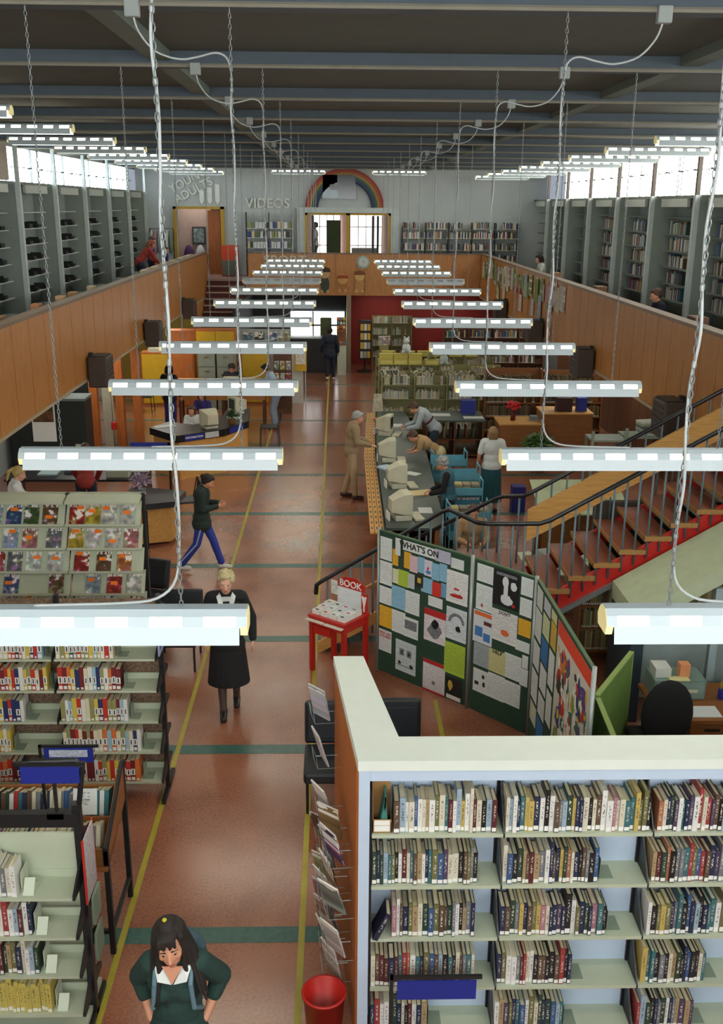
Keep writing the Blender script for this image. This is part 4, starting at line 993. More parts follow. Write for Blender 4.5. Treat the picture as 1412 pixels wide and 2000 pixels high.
D2 = [(W_, 'white sheet at the top left of the middle notice board'), (W_, 'white sheet with a red mark, second down the middle board'), ('#16171a', 'black poster with a pale figure, top of the middle board'), (W_, 'white sheet at the top right of the middle board'),
 (W_, 'white sheet above the yellow sheet, right of the middle board'), (Y_, 'yellow sheet at the right edge of the middle board'), ('#d8d8d4', "white DON'T poster with an orange drawing, middle board"), ('#cfd3d6', 'white sheet with colour photos, left of the middle board'),
 ('#9aa3a4', 'grey sheet left of the yellow HELP notice'), ('#c9c58a', 'pale yellow HELP notice on the middle board'), (W_, 'white sheet right of the yellow HELP notice'), (W_, 'white card below the yellow sheet, right of middle board'),
 (W_, 'narrow white slip low at the right of the middle board'), (W_, 'white card at the lower right of the middle board'), (W_, 'white sheet with small dark pictures, bottom left of middle board'), (W_, 'white sheet at the bottom centre of the middle board'), (W_, 'white sheet at the bottom right of the middle board')]
PALEF = mat('pale_print', '#cfd4d4', .7)
X2 = {2: dict(extra=[('e', .36, .55, .6, .85, PALEF), ('b', .2, .05, .85, .4, PALEF), ('r', .42, .3, .58, .6, PALEF), ('b', .62, .5, .95, .8, PALEF), ('r', .12, .85, .9, .93, INKG), ('e', .75, .06, .88, .16, INKR)], m=PLAIN),
 6: dict(text=[("DON'T", .5, .92, .05, INK)], extra=[('b', .3, .2, .75, .45, mat('orange_ink', '#d2642a', .7))]), 7: dict(extra=[('r', .05, .85, .95, .97, mat('orange_ink', '#d2642a', .7)), ('r', .1, .2, .5, .5, INKB), ('r', .55, .1, .9, .35, INKB), ('r', .55, .6, .95, .72, mat('brown_ink', '#5a2a20', .7))], m=PLAIN),
 9: dict(text=[('HELP', .5, .9, .06, INK)]), 14: dict(extra=[('r', .1, .3, .35, .45, INK), ('r', .6, .3, .75, .5, INK), ('r', .55, .65, .7, .8, INK)]), 1: dict(extra=[('b', .3, .1, .45, .28, INKR)])}
for i, r_ in enumerate(P2):
    k = X2.get(i, {}); notice(1, r_, D2[i][0], D2[i][1], dep=(i*7) % 5, extra=k.get('extra'), text=k.get('text'), m=k.get('m'))
P3 = [((.06,1.58,.30,1.80), W_, 'top sheet of the first column on the right board'), ((.05,1.24,.32,1.56), W_, 'white sheet second in the first column on the right board'), ((.05,.92,.32,1.20), W_, 'white sheet third in the first column on the right board'), ((.05,.55,.32,.88), W_, 'white sheet fourth in the first column on the right board'), ((.05,.28,.32,.50), '#c9d0b4', 'greenish sheet low in the first column on the right board'),
 ((.37,1.66,.64,1.80), '#c6cbd0', 'grey heading sheet in the second column on the right board'), ((.37,1.40,.64,1.63), '#c9d2a0', 'pale lime sheet in the second column on the right board'), ((.37,1.12,.64,1.38), '#2f6ea6', 'blue sheet high in the second column on the right board'), ((.37,.80,.64,1.08), W_, 'white sheet below the blue one, second column on the right board'), ((.37,.52,.64,.76), W_, 'lower white sheet, second column on the right board'), ((.37,.20,.64,.48), '#2a6aa8', 'blue sheet low in the second column on the right board'),
 ((.69,1.70,.90,1.80), '#d3cf9a', 'yellowish slip in the third column on the right board'), ((.69,1.42,.90,1.68), '#c9a63a', 'ochre picture sheet in the third column on the right board'), ((.69,1.0,.90,1.38), W_, 'long white sheet in the third column on the right board'), ((.69,.60,.90,.95), W_, 'lower white sheet in the third column on the right board')]
for i, (r_, c, lb) in enumerate(P3): notice(2, r_, c, lb, dep=i % 4)
t = notice(2, (.95, .35, 2.08, 1.80), '#c9c4b4', 'large colourful painted poster with a red band along its top', name='poster', m=PLAIN)
rr_ = random.Random(3); k_ = [mat('pp%d' % i, c, .7) for i, c in enumerate(['#b02a22', '#2f6a5c', '#c9a62a', '#24386c', '#e0ddd2', '#2a2a2a', '#7a9a3a', '#c9722a', '#5a3a7a'])]
MB().box(-.55, .565, -.001, 0, 1.30, 1.45).build('band', mat('vermilion', '#d8401e', .6), t, world=False)
pm = MB()
for q in range(170):
    cx_, cz_ = rr_.uniform(-.49, .49), rr_.uniform(.06, 1.22); n = 9; big = q < 45; a_, b_ = (rr_.uniform(.08, .2), rr_.uniform(.08, .22)) if big else (rr_.uniform(.02, .07), rr_.uniform(.03, .12)); cx_ = max(-.54+a_, min(.55-a_, cx_)); cz_ = max(.02+b_, min(1.28-b_, cz_))
    pm.cur = q % 9 if big else (rr_.randrange(9) if q % 3 else 4)
    pm.prism([(cx_+a_*(.4+.6*rr_.random())*math.cos(2*PI*j/n), cz_+b_*(.4+.6*rr_.random())*math.sin(2*PI*j/n)) for j in range(n)], 0, .0012+.00001*q, FACE_CAM)
pm.build('pattern', k_, t, world=False)
# ================================================================ red sale table
RA = R(-39); RM = Matrix.Translation((.02, 11.2, 0)) @ Matrix.Rotation(RA, 4, 'Z')
rt_ = thing('table', 'bright red wooden table standing by the green notice boards', 'table', (.02, 11.2, 0), rotz=RA, local=True)
for (x, y) in ((-.25, -.21), (.25, -.21), (.25, .21), (-.25, .21)): MB().box(x-.026, x+.026, y-.026, y+.026, 0, .72).build('leg', RED, rt_, world=False)
MB().rbox(-.29, .29, -.25, .25, .72, .755, .008).build('top', RED, rt_, world=False)
MB().box(-.24, .24, -.225, -.205, .62, .72).box(-.24, .24, .205, .225, .62, .72).box(-.265, -.245, -.2, .2, .62, .72).box(.245, .265, -.2, .2, .62, .72).build('apron', RED, rt_, world=False)
MB().box(-.2, .06, -.25, -.225, .53, .63).build('drawer', RED, rt_, world=False)
for i, (a, b_) in enumerate(((-.28, -.01), (.01, .28))): MB().box(a, b_, -.31, -.255, .70, .712).build('ledge', mat('ledge_white', '#d9d0c4', .6), rt_, world=False)
def on_red(x, y, z): return tuple(RM @ Vector((x, y, z)))
PUR = random.Random(5)
for r_ in range(3):
    for q in range(4):
        x, y = -.2+.13*q, -.15+.115*r_
        t = thing('booklet', 'white booklet, %s from the left in the %s row on the red table' % (ordn(q), ['front', 'middle', 'back'][r_]), 'booklet', on_red(x, y, .756), rotz=RA, group='booklets on the red table', local=True)
        MB().box(-.058, .058, -.05, .055, 0, .05+.012*r_).build('pages', STICK, t, world=False)
        c = MB().box(-.059, .059, -.051, .056, .05+.012*r_, .053+.012*r_).build('cover', PLAIN, t, world=False); c.color = lin(PUR.choice(['#d8dcda', '#cfd4d8', '#dcd4cc', '#c9d0d0']))
        MB().box(-.03, .02, -.03, .0, .053+.012*r_, .0535+.012*r_).build('print', [INK, INKR, INKG][(q+r_) % 3], t, world=False)
t = thing('display_stand', 'red and white card display standing at the back of the table', 'display', on_red(0, .19, .756), rotz=RA, local=True)
MB().box(-.17, .2, -.005, .005, 0, .26).build('back_card', mat('card_white', '#d5d8d8', .7), t, world=False)
MB().prism([(-.17, .26), (.24, .26), (.25, .34), (.12, .41), (-.06, .40), (-.17, .35)], -.004, .004, Matrix.Translation((0, .012, 0)) @ FACE_CAM).build('header', RED, t, world=False)
oo = text_obj('lettering', 'BOOK', .12, STICK, None, Matrix.Translation((.03, -.004, .32)) @ FACE_CAM, .002); oo.parent = t
MB().box(.2, .29, -.006, .004, -.0, .25).build('side_card', RED, t, world=False)
MB().tube([(.22, -.01, .22), (.245, -.01, .1), (.245, -.01, .02)], .01, 6).tube([(.275, -.01, .22), (.25, -.01, .1)], .01, 6).ell((.246, -.01, .19), (.018, .006, .025), 8).build('figure', STICK, t, world=False)
MB().box(-.27, -.175, -.006, .004, .14, .32).build('picture_card', mat('card_pic', '#c9cbc4', .7, var=.3, scale=25), t, world=False)

# ================================================================ chairs
def vinyl_chair(x, y, label, rz=0):
    t = thing('lounge_chair', label, 'chair', (x, y, 0), rotz=rz, group='black lounge chairs', local=True)
    MB().rbox(-.265, .265, -.34, .22, .33, .45, .03).build('seat', VINYL, t, world=False)
    M_ = Matrix.Translation((0, .28, .42)) @ Matrix.Rotation(R(-14), 4, 'X')
    MB().rbox(-.27, .27, -.05, .05, 0, .42, .03, M_).rbox(-.24, .24, -.058, -.04, .05, .34, .02, M_).build('backrest', VINYL, t, world=False)
    for (a, b_) in ((-.23, -.3), (.23, -.3), (-.23, .25), (.23, .25)): MB().tube([(a, b_, 0), (a, b_, .34)], .014, 8).build('leg', BLACK, t, world=False)
    return t
vinyl_chair(-.05, 8.45, 'black vinyl lounge chair in the aisle by the wooden end panel')
vinyl_chair(.56, 8.5, 'black vinyl lounge chair behind the white bookcase corner')
vinyl_chair(-1.98, 11.45, 'dark green vinyl lounge chair between steel shelving and the aisle')
vinyl_chair(-2.68, 12.65, 'dark vinyl lounge chair beside the magazine rack end', R(-20))
def stack_chair(x, y, rz, label, grp='black upright chairs'):
    t = thing('chair', label, 'chair', (x, y, 0), rotz=rz, group=grp, local=True)
    MB().rbox(-.21, .21, -.22, .2, .43, .47, .012).build('seat', VINYL, t, world=False)
    MB().rbox(-.2, .2, .2, .225, .62, .84, .02, Matrix.Rotation(R(-6), 4, 'X')).build('backrest', VINYL, t, world=False)
    for s in (-1, 1):
        MB().tube([(s*.21, -.22, 0), (s*.2, -.2, .44)], .011, 6).build('leg', BLACK, t, world=False)
        MB().tube([(s*.21, .24, 0), (s*.2, .2, .44), (s*.19, .28, .82)], .011, 6).build('leg', BLACK, t, world=False)
stack_chair(-1.62, 23.3, R(-90), 'black upright chair at the right end of the information desk')
stack_chair(-5.3, 27.2, R(90), 'black upright chair below the yellow cupboard at left')
stack_chair(-2.75, 17.1, R(-75), 'black upright chair behind the walking person in blue trousers')
stack_chair(-4.55, 29.5, R(200), 'black upright chair standing by the orange cupboard')
# ================================================================ people
SKIN = mat('skin', '#c98f70', .55, var=.04); SKINP = mat('skin_pale', '#d2a088', .55, var=.04); SKIND = mat('skin_dark', '#7a4a34', .55, var=.04)
def remesh(mb, vox, mats, name, smooth=3):
    me = mb.mesh(name, mats); o = bpy.data.objects.new('tmp', me); COL.objects.link(o)
    m_ = o.modifiers.new('r', 'REMESH'); m_.mode = 'VOXEL'; m_.voxel_size = vox
    s_ = o.modifiers.new('s', 'SMOOTH'); s_.factor = .5; s_.iterations = smooth
    dg = bpy.context.evaluated_depsgraph_get(); dg.update()
    out = bpy.data.meshes.new_from_object(o.evaluated_get(dg)); bpy.data.objects.remove(o)
    out.name = name; out.materials.clear()
    for x in (mats if isinstance(mats, (list, tuple)) else [mats]): out.materials.append(x)
    out.polygons.foreach_set('use_smooth', [True]*len(out.polygons))
    return out
def cap(mb, p0, r0, p1, r1, n=12):
    p0, p1 = Vector(p0), Vector(p1); ax = p1-p0; L = ax.length
    if L < 1e-5: return mb.ell(p0, (r0, r0, r0), n)
    ax.normalize(); prof = []
    for i in range(5): a = -PI/2+PI/2*i/4; prof.append((r0*math.cos(a), r0*math.sin(a)))
    for i in range(5): a = PI/2*i/4; prof.append((r1*math.cos(a), L+r1*math.sin(a)))
    q = Vector((0, 0, 1)).rotation_difference(ax).to_matrix().to_4x4()
    return mb.lathe([(max(r, 0.0), z) for r, z in prof], n=n, M=Matrix.Translation(p0) @ q)
def frust(mb, p0, r0, p1, r1, n=20):
    """closed elliptical frustum; r = (rx, ry)"""
    p0, p1 = Vector(p0), Vector(p1); vs = []
    for p, r in ((p0, r0), (p1, r1)):
        for j in range(n): a = 2*PI*j/n; vs.append((p.x+r[0]*math.cos(a), p.y+r[1]*math.sin(a), p.z))
    fs = [(j, (j+1) % n, n+(j+1) % n, n+j) for j in range(n)]+[tuple(range(n-1, -1, -1)), tuple(range(n, 2*n))]
    return mb.add(vs, fs)
def hand(mb, w, d, nrm, curl=.5, side=1, s=1.0):
    """w wrist, d pointing direction, nrm palm normal; five separate fingers"""
    d = Vector(d).normalized(); nrm = Vector(nrm); nrm = (nrm-d*nrm.dot(d)).normalized(); sd = d.cross(nrm)*side
    w = Vector(w)
    for k in (-1, 0, 1): cap(mb, w+d*.012*s+sd*.014*k*s, .015*s, w+d*.075*s+sd*.024*k*s, .0135*s, 8)
    for k, L in enumerate((.068, .078, .072, .056)):
        b_ = w+d*.085*s+sd*(.030-.020*k)*s; p = b_; dirn = d.copy()
        for q in range(3):
            a = curl*(.5+.4*q); dirn = (d*math.cos(a*(q+1)*.6)+nrm*math.sin(a*(q+1)*.6)).normalized()
            p2_ = p+dirn*L*s*(.45, .32, .23)[q]; cap(mb, p, .0090*s-.0008*q, p2_, .0086*s-.001*q, 8); p = p2_
    b_ = w+d*.025*s+sd*.026*s; m1 = b_+(sd*.8+d*.55+nrm*.25).normalized()*.036*s; m2 = m1+(sd*.25+d*.9+nrm*.4).normalized()*.032*s
    cap(mb, b_, .0125*s, m1, .0105*s, 8); cap(mb, m1, .0105*s, m2, .009*s, 8)
def person(label, loc, rz, h=1.7, P=None, vox=.010, skin=SKIN, top=None, tops='long', bottom=None, bots='trousers', shoes=None, hair=None, hairs='short', group=None, female=False, extras=None, name='person'):
    """P: pose. Joint positions in metres for a 1.7 m figure facing +y, x to its own right"""
    J = dict(pel=(0, 0, .93), che=(0, .0, 1.27), nec=(0, -.01, 1.44), hyaw=0, hpit=0, hrol=0,
             eR=(.25, -.03, 1.13), wR=(.27, .07, .89), eL=(-.25, -.03, 1.13), wL=(-.27, .07, .89),
             kR=(.10, .02, .50), aR=(.10, -.03, .08), kL=(-.10, .02, .50), aL=(-.10, -.03, .08), fR=0, fL=0,
             hR=None, hL=None, nR=(-1, 0, 0), nL=(1, 0, 0), curl=.45, show=1)
    J.update(P or {}); V = {k: Vector(v) for k, v in J.items() if isinstance(v, tuple)}
    pel, che, nec = V['pel'], V['che'], V['nec']
    up = (nec-pel).normalized(); rx = Vector((1, 0, 0)); sw_ = J.get('twist', 0)
    rx = Matrix.Rotation(sw_, 3, up) @ rx
    shw = J.get('shw', .165 if female else .185)
    sh = che+up*.115; shR, shL = sh+rx*shw, sh-rx*shw
    hipR, hipL = pel+Vector((.09, 0, -.04)), pel-Vector((.09, 0, .04))
    fwd = rx.cross(up)*-1; fwd = up.cross(rx)
    # head frame
    HM_ = Euler((J['hpit'], J['hrol'], J['hyaw'])).to_matrix()
    hc = nec+HM_ @ Vector((0, .025, .135))+Vector((0, 0, 0))
    HT = Matrix.Translation(hc) @ HM_.to_4x4() @ Matrix.Scale(J.get('hs', 1), 4)
    body = MB()
    # torso
    TM_ = Matrix((rx, fwd, up)).transposed().to_4x4()
    def tor(mb, c, r): mb.ell((0, 0, 0), r, 18, Matrix.Translation(c) @ TM_)
    g = 0
    def torso(mb, e):
        tor(mb, che+up*(.0 if J.get('vneck') else .02), (.155+e, .105+e, (.14 if J.get('vneck') else .17)+e)); tor(mb, pel+(che-pel)*.42, (.13+e, .095+e, .16+e)); tor(mb, pel, (.155+e, .115+e, .13+e))
        cap(mb, shR-rx*.02, .055+e, shL+rx*.02, .055+e)
        if female:
            for s in (-1, 1): tor(mb, che+fwd*.075+rx*.07*s-up*.03, (.06+e*.6, .05+e*.6, .06+e*.6))
    torso(body, 0)
    cap(body, nec-up*.05, .055, nec+HM_ @ Vector((0, .02, .07)), .050)
    # head
    def HE(c, r): body.ell(c, r, 16, HT)
    HE((0, -.018, .03), (.073, .094, .082)); HE((0, .02, -.02), (.066, .075, .085)); HE((0, .038, -.06), (.05, .052, .045)); HE((0, .066, -.092), (.022, .02, .018))
    def HC(a, r, b_, r_): cap(body, HT @ Vector(a), r, HT @ Vector(b_), r_, 8)
    HC((0, .088, .012), .009, (0, .108, -.034), .013); HC((-.013, .094, -.036), .008, (.013, .094, -.036), .008)
    HC((-.04, .074, .028), .010, (.04, .074, .028), .010)
    HC((-.017, .083, -.064), .0075, (.017, .083, -.064), .0075); HC((-.014, .082, -.074), .008, (.014, .082, -.074), .008)
    for s in (-1, 1): HE((.075*s, -.008, -.012), (.011, .02, .032)); HE((.04*s, .06, -.028), (.022, .022, .02))
    # limbs
    for S_ in 'RL':
        s = 1 if S_ == 'R' else -1
        a, e_, w_ = (shR if s > 0 else shL), V['e'+S_], V['w'+S_]
        cap(body, a, .048, e_, .038); cap(body, e_, .038, w_, .025)
        d = V['h'+S_] if J['h'+S_] else (w_-e_); d = d.normalized()
        hand(body, w_, d, V['n'+S_], J['curl'], s, .98)
        hp, k_, an = (hipR if s > 0 else hipL), V['k'+S_], V['a'+S_]
        cap(body, hp, .082, k_, .052); cap(body, k_, .052, k_+(an-k_)*.35, .050); cap(body, k_+(an-k_)*.35, .050, an, .034)
        fd = Matrix.Rotation(J['f'+S_], 3, 'Z') @ Vector((0, 1, 0)); fz = J.get('fz'+S_, 0)
        cap(body, an+Vector((0, 0, -.035))-fd*.03, .034, an+Vector((0, 0, -.05+fz))+fd*.13, .026)
    me = remesh(body, vox, skin, name, 2)
    root = bpy.data.objects.new(name, me); COL.objects.link(root)
    sc = h/1.7; root.location = loc; root.rotation_euler = (0, 0, rz); root.scale = (sc, sc, sc)
    root['label'] = label; root['category'] = 'person'
    if group: root['group'] = group
    def child(nm, mesh_): o = bpy.data.objects.new(nm, mesh_); COL.objects.link(o); o.parent = root; return o
    # clothing
    if top:
        t = MB(); E_ = .016+J.get('loose', 0)
        torso(t, E_)
        if not J.get('vneck'): cap(t, sh-up*.01, .06, nec-up*.055, .066)
        if tops in ('coat',): tor(t, pel-Vector((0, 0, .10)), (.175+E_, .135+E_, .16))
        for S_ in 'RL':
            s = 1 if S_ == 'R' else -1; a, e_, w_ = (shR if s > 0 else shL), V['e'+S_], V['w'+S_]
            if tops == 'short': cap(t, a, .066+E_*.4, a+(e_-a)*.75, .058)
            elif tops == 'puff': cap(t, a, .072, e_, .068); cap(t, e_, .064, e_+(w_-e_)*.42, .05)
            elif tops != 'vest': cap(t, a, .058+E_*.5, e_, .05+E_*.3); cap(t, e_, .05+E_*.3, e_+(w_-e_)*.93, .038+E_*.3)
        child('coat' if tops == 'coat' else 'top', remesh(t, vox, top, 'top', 2))
    if bottom:
        t = MB()
        if bots == 'trousers':
            tor(t, pel-Vector((0, 0, .0)), (.165, .125, .12))
            for S_ in 'RL':
                hp, k_, an = (hipR if S_ == 'R' else hipL), V['k'+S_], V['a'+S_]
                cap(t, hp, .095, k_, .068); cap(t, k_, .068, an+(k_-an)*.10, .058)
        else:
            hem = J.get('hem', .34); fl_ = J.get('flare', .25)
            frust(t, (pel.x+J.get('hx', 0), pel.y+J.get('hy', 0), hem), (fl_, fl_*.78), (pel.x, pel.y, pel.z-.05), (.185, .145)); tor(t, pel, (.178, .138, .13))
        child('skirt' if bots == 'skirt' else 'trousers', remesh(t, vox, bottom, 'bottom', 2))
    if shoes:
        for S_ in 'RL':
            an = V['a'+S_]; t = MB(); fd = Matrix.Rotation(J['f'+S_], 3, 'Z') @ Vector((0, 1, 0)); fz = J.get('fz'+S_, 0)
            cap(t, an+Vector((0, 0, -.03))-fd*.035, .045, an+Vector((0, 0, -.048+fz))+fd*.14, .036); 
            child('shoe', remesh(t, min(vox, .01), shoes, 'shoe', 1))
    if hair:
        t = MB()
        def hh(c, r): t.ell(c, r, 14, HT)
        def hcap(a, r, b_, r_): cap(t, HT @ Vector(a), r, HT @ Vector(b_), r_, 10)
        if hairs != 'bald':
            hh((0, -.035, .045), (.083, .095, .082)); hh((0, -.05, .0), (.080, .075, .075))
            hh((0, .035, .088), (.06, .05, .03))
        if hairs in ('short', 'curly', 'bob', 'long', 'pony', 'bun', 'wavy'):
            for s in (-1, 1): hcap((.066*s, .02, .055), .024, (.074*s, -.02, .0), .02)
        if hairs in ('curly',):
            rr2 = random.Random(len(label))
            for q in range(34):
                a = rr2.uniform(0, 2*PI); b_ = rr2.uniform(-.25, 1.4)
                p = (.086*math.cos(a)*math.cos(b_), -.03+.095*math.sin(a)*math.cos(b_), .035+.082*math.sin(b_))
                if p[1] > .045 and p[2] < .075: continue
                hh(p, (.026, .026, .026))
        if hairs in ('bob', 'long', 'wavy'):
            dn = -.09 if hairs == 'bob' else -.24
            for s in (-1, 1):
                hcap((.070*s, -.01, .03), .030, (.080*s, .012, dn*.55), .030); hcap((.080*s, .012, dn*.55), .030, (.088*s, .03 if hairs == 'wavy' else -.01, dn), .022)
            for x in (-.045, 0, .045): hcap((x, -.09, .02), .042, (x*1.2, -.085, dn), .034)
        if hairs == 'wavy':
            for x in (-.036, -.012, .016, .04): hcap((x, .07, .09), .016, (x*1.15, .088, .045+.012*abs(x)/.04), .010)
            hh((0, -.03, .115), (.05, .055, .03)); hh((0, -.045, .03), (.098, .095, .09))
            r9 = random.Random(4)
            for q in range(26):
                a = PI*(q/25)*1.5-PI*.25; x_, y_ = .088*math.cos(a), -.03-.075*math.sin(a)
                if y_ > .02 and abs(x_) < .06: continue
                p = [Vector((x_*.8, y_*.9, .07)), Vector((x_*1.08, y_*1.05, -.02)), Vector((x_*1.18+r9.uniform(-.02, .02), y_*1.0+.02+r9.uniform(-.01, .02), -.13)), Vector((x_*1.45+r9.uniform(-.03, .03), y_+.09+r9.uniform(.0, .05), -.30+r9.uniform(-.05, .05)))]
                for a_, b_, ra, rb_ in ((0, 1, .020, .019), (1, 2, .019, .016), (2, 3, .016, .007)): hcap(p[a_], ra, p[b_], rb_)
        if hairs == 'pony':
            hcap((0, -.12, .05), .03, (0, -.17, -.02), .035); hcap((0, -.17, -.02), .034, (0, -.15, -.17), .018)
        if hairs == 'bun': hh((0, -.125, .04), (.04, .035, .04))
        child('hair', remesh(t, min(vox, .008), hair, 'hair', 2))
    if J['show']:
        ey = MB(); ey.cur = 0
        for s in (-1, 1): ey.cur = 0; ey.ell((.031*s, .0785, .000), (.0125, .007, .005), 10, HT); ey.cur = 1; ey.ell((.031*s, .0820, -.001), (.0075, .0045, .0055), 8, HT)
        child('eyes', ey.mesh('eyes', [mat('eye_white', '#8f8078', .4), mat('iris', '#20150f', .2)]))
        lp = MB().ell((0, .0895, -.069), (.021, .0045, .0085), 10, HT)
        child('lips', lp.mesh('lips', mat('lip', '#a4564c', .5)))
        bw = MB()
        for s in (-1, 1): cap(bw, HT @ Vector((.018*s, .0855, .024)), .0045, HT @ Vector((.048*s, .074, .022)), .0035, 6)
        if hair: child('eyebrows', bw.mesh('eyebrows', hair))
    if extras: extras(root, child, HT, V, dict(sh=sh, shR=shR, shL=shL, rx=rx, up=up, fwd=fwd, che=che, nec=nec, pel=pel))
    return root
def collar(m_, size=1.0):
    def f(root, child, HT, V, K):
        c = MB(); n, f_, u_, r_ = K['nec'], K['fwd'], K['up'], K['rx']
        for s in (-1, 1):
            p = [n+r_*.072*s-f_*.005+u_*.015, n+r_*.066*s+f_*.055+u_*.0, n+r_*.006*s+f_*.108-u_*.115*size, n+r_*.085*s+f_*.118-u_*.085*size, n+r_*.105*s+f_*.065-u_*.03]
            q = [v+f_*.012+u_*.008 for v in p]
            fs = [(0, 1, 2, 3, 4), (5, 6, 7, 8, 9)]+[(i, (i+1) % 5, 5+(i+1) % 5, 5+i) for i in range(5)]
            c.add(p+q, fs)
        child('collar', c.mesh('collar', m_))
    return f
BLK = mat('black_cloth', '#141417', .85); NAVY = mat('navy_cloth', '#1b2233', .85); JADE = mat('school_green_knit', '#1f3a34', .9, bump=.3, bscale=220); TANC = mat('tan_jacket', '#8d7a5c', .85); CHINO = mat('chino', '#a58f6e', .85)
WCL = mat('white_cloth', '#d7dbd8', .8); TEALC = mat('teal_skirt', '#1c5158', .85); ROYAL = mat('royal_blue', '#22368c', .8); GREYC = mat('grey_blue_trouser', '#7f93a4', .85); SKYC = mat('sky_shirt', '#9fb6cc', .85)
CREAMC = mat('cream_skirt', '#b4ab85', .85); BEIGE = mat('beige_top', '#a58660', .85); VESTB = mat('vest_blue', '#37606e', .85); REDC = mat('red_knit', '#8a2c24', .85); PURP = mat('purple_cloth', '#352f6e', .85); DKG = mat('dark_green_coat', '#1d2b26', .85)
H_DK = mat('dark_hair', '#1c130e', .75, var=.3, scale=60); H_GR = mat('grey_hair', '#8d8f8c', .6, var=.2, scale=60); H_BL = mat('blond_hair', '#b09a5c', .55, var=.25, scale=60); H_BR = mat('brown_hair', '#4a3020', .55, var=.25, scale=60); H_LB = mat('light_brown_hair', '#8a6a44', .55, var=.25, scale=60); H_AU = mat('auburn_hair', '#7a3a22', .55, var=.25, scale=60)
STOCK = mat('dark_stocking_skin', '#4a3c38', .5); SHOEB = mat('black_shoe', '#161314', .4); SHOEBR = mat('brown_shoe', '#3a2018', .4); SHOEW = mat('white_shoe', '#c9c9c0', .6)
# schoolgirl, hands on hips
def girl_extras(root, child, HT, V, K):
    collar(WCL, 1.0)(root, child, HT, V, K)
    nl = MB(); nl.prism([(-.06, .0), (.06, .0), (.0, -.11)], 0, .01, Matrix.Translation(K['nec']+K['fwd']*.098+K['up']*.005) @ Matrix.Rotation(R(104), 4, 'X')); child('neckline', nl.mesh('neckline', SKIN))
    for s in (-1, 1):
        st_ = MB(); p0 = K['sh']+K['rx']*.105*s
        st_.tube([p0-K['fwd']*.13-K['up']*.2, p0-K['fwd']*.06+K['up']*.04, p0+K['fwd']*.03+K['up']*.055, p0+K['fwd']*.125-K['up']*.05, p0+K['rx']*.015*s+K['fwd']*.125-K['up']*.22, p0+K['rx']*.04*s-K['fwd']*.0-K['up']*.34], .015, 8)
        child('bag_strap', st_.mesh('bag_strap', mat('strap_blue', '#5c7884', .7)))
    bt_ = MB().ell(HT @ Vector((.0, -.02, .152)), (.014, .014, .012), 10); child('hair_tie', bt_.mesh('hair_tie', mat('hair_tie_yellow', '#b9b020', .5)))
    pk = MB(); c_ = K['che']-K['fwd']*.24-K['up']*.05; pk.ell((0, 0, 0), (.16, .10, .2), 16, Matrix.Translation(c_)); child('backpack', pk.mesh('backpack', mat('pack_blue', '#3c5560', .8)))
person('schoolgirl in a dark green jumper with white collar, hands on hips', (-.93, 4.72, 0), PI, 1.645, dict(vneck=1, hs=1.08, nec=(0, .01, 1.44), hpit=R(-9), hyaw=R(5), hrol=R(8), shw=.145, eR=(.245, -.13, 1.17), wR=(.165, .0, .97), eL=(-.245, -.13, 1.17), wL=(-.165, .0, .97), hR=(-.6, .5, -.3), hL=(.6, .5, -.3), nR=(-.5, -.6, 0), nL=(.5, -.6, 0), loose=.006), .007,
       SKIN, JADE, 'puff', JADE, 'skirt', SHOEB, H_DK, 'wavy', female=True, extras=girl_extras)
# older woman walking towards the camera
def ow_extras(root, child, HT, V, K):
    collar(WCL, 1.1)(root, child, HT, V, K)
    for S_ in 'RL':
        s = 1 if S_ == 'R' else -1; t = MB(); k_, a_ = V['k'+S_], V['a'+S_]; hp = K['pel']+Vector((.09*s, 0, -.04))
        cap(t, hp+(k_-hp)*.5, .070, k_, .055); cap(t, k_, .055, k_+(a_-k_)*.35, .053); cap(t, k_+(a_-k_)*.35, .053, a_, .037); child('stocking', remesh(t, .01, STOCK, 'stocking', 1))
    b_ = MB(); b_.prism([(-.045, 0), (.045, 0), (.012, -.26), (-.012, -.26)], 0, .01, Matrix.Translation(K['nec']+K['fwd']*.112-K['up']*.02) @ Matrix.Rotation(R(84), 4, 'X')); child('blouse', b_.mesh('blouse', WCL))
ow = person('woman with curly grey-blond hair, black cardigan and black skirt walking in the aisle', (-1.22, 10.18, 0), PI+R(6), 1.70, dict(vneck=1, hpit=R(-8), eR=(.25, -.02, 1.14), wR=(.25, .04, .90), eL=(-.27, -.02, 1.13), wL=(-.28, .03, .88), kR=(.08, .06, .50), aR=(.07, .14, .08), kL=(-.08, .0, .49), aL=(-.08, -.14, .10), hem=.36, flare=.24, loose=.008), .008,
       SKINP, BLK, 'coat', BLK, 'skirt', SHOEB, mat('grey_blond_hair', '#b3a67c', .6, var=.25, scale=60), 'curly', female=True, extras=ow_extras)
for S_ in (-1, 1):
    pass
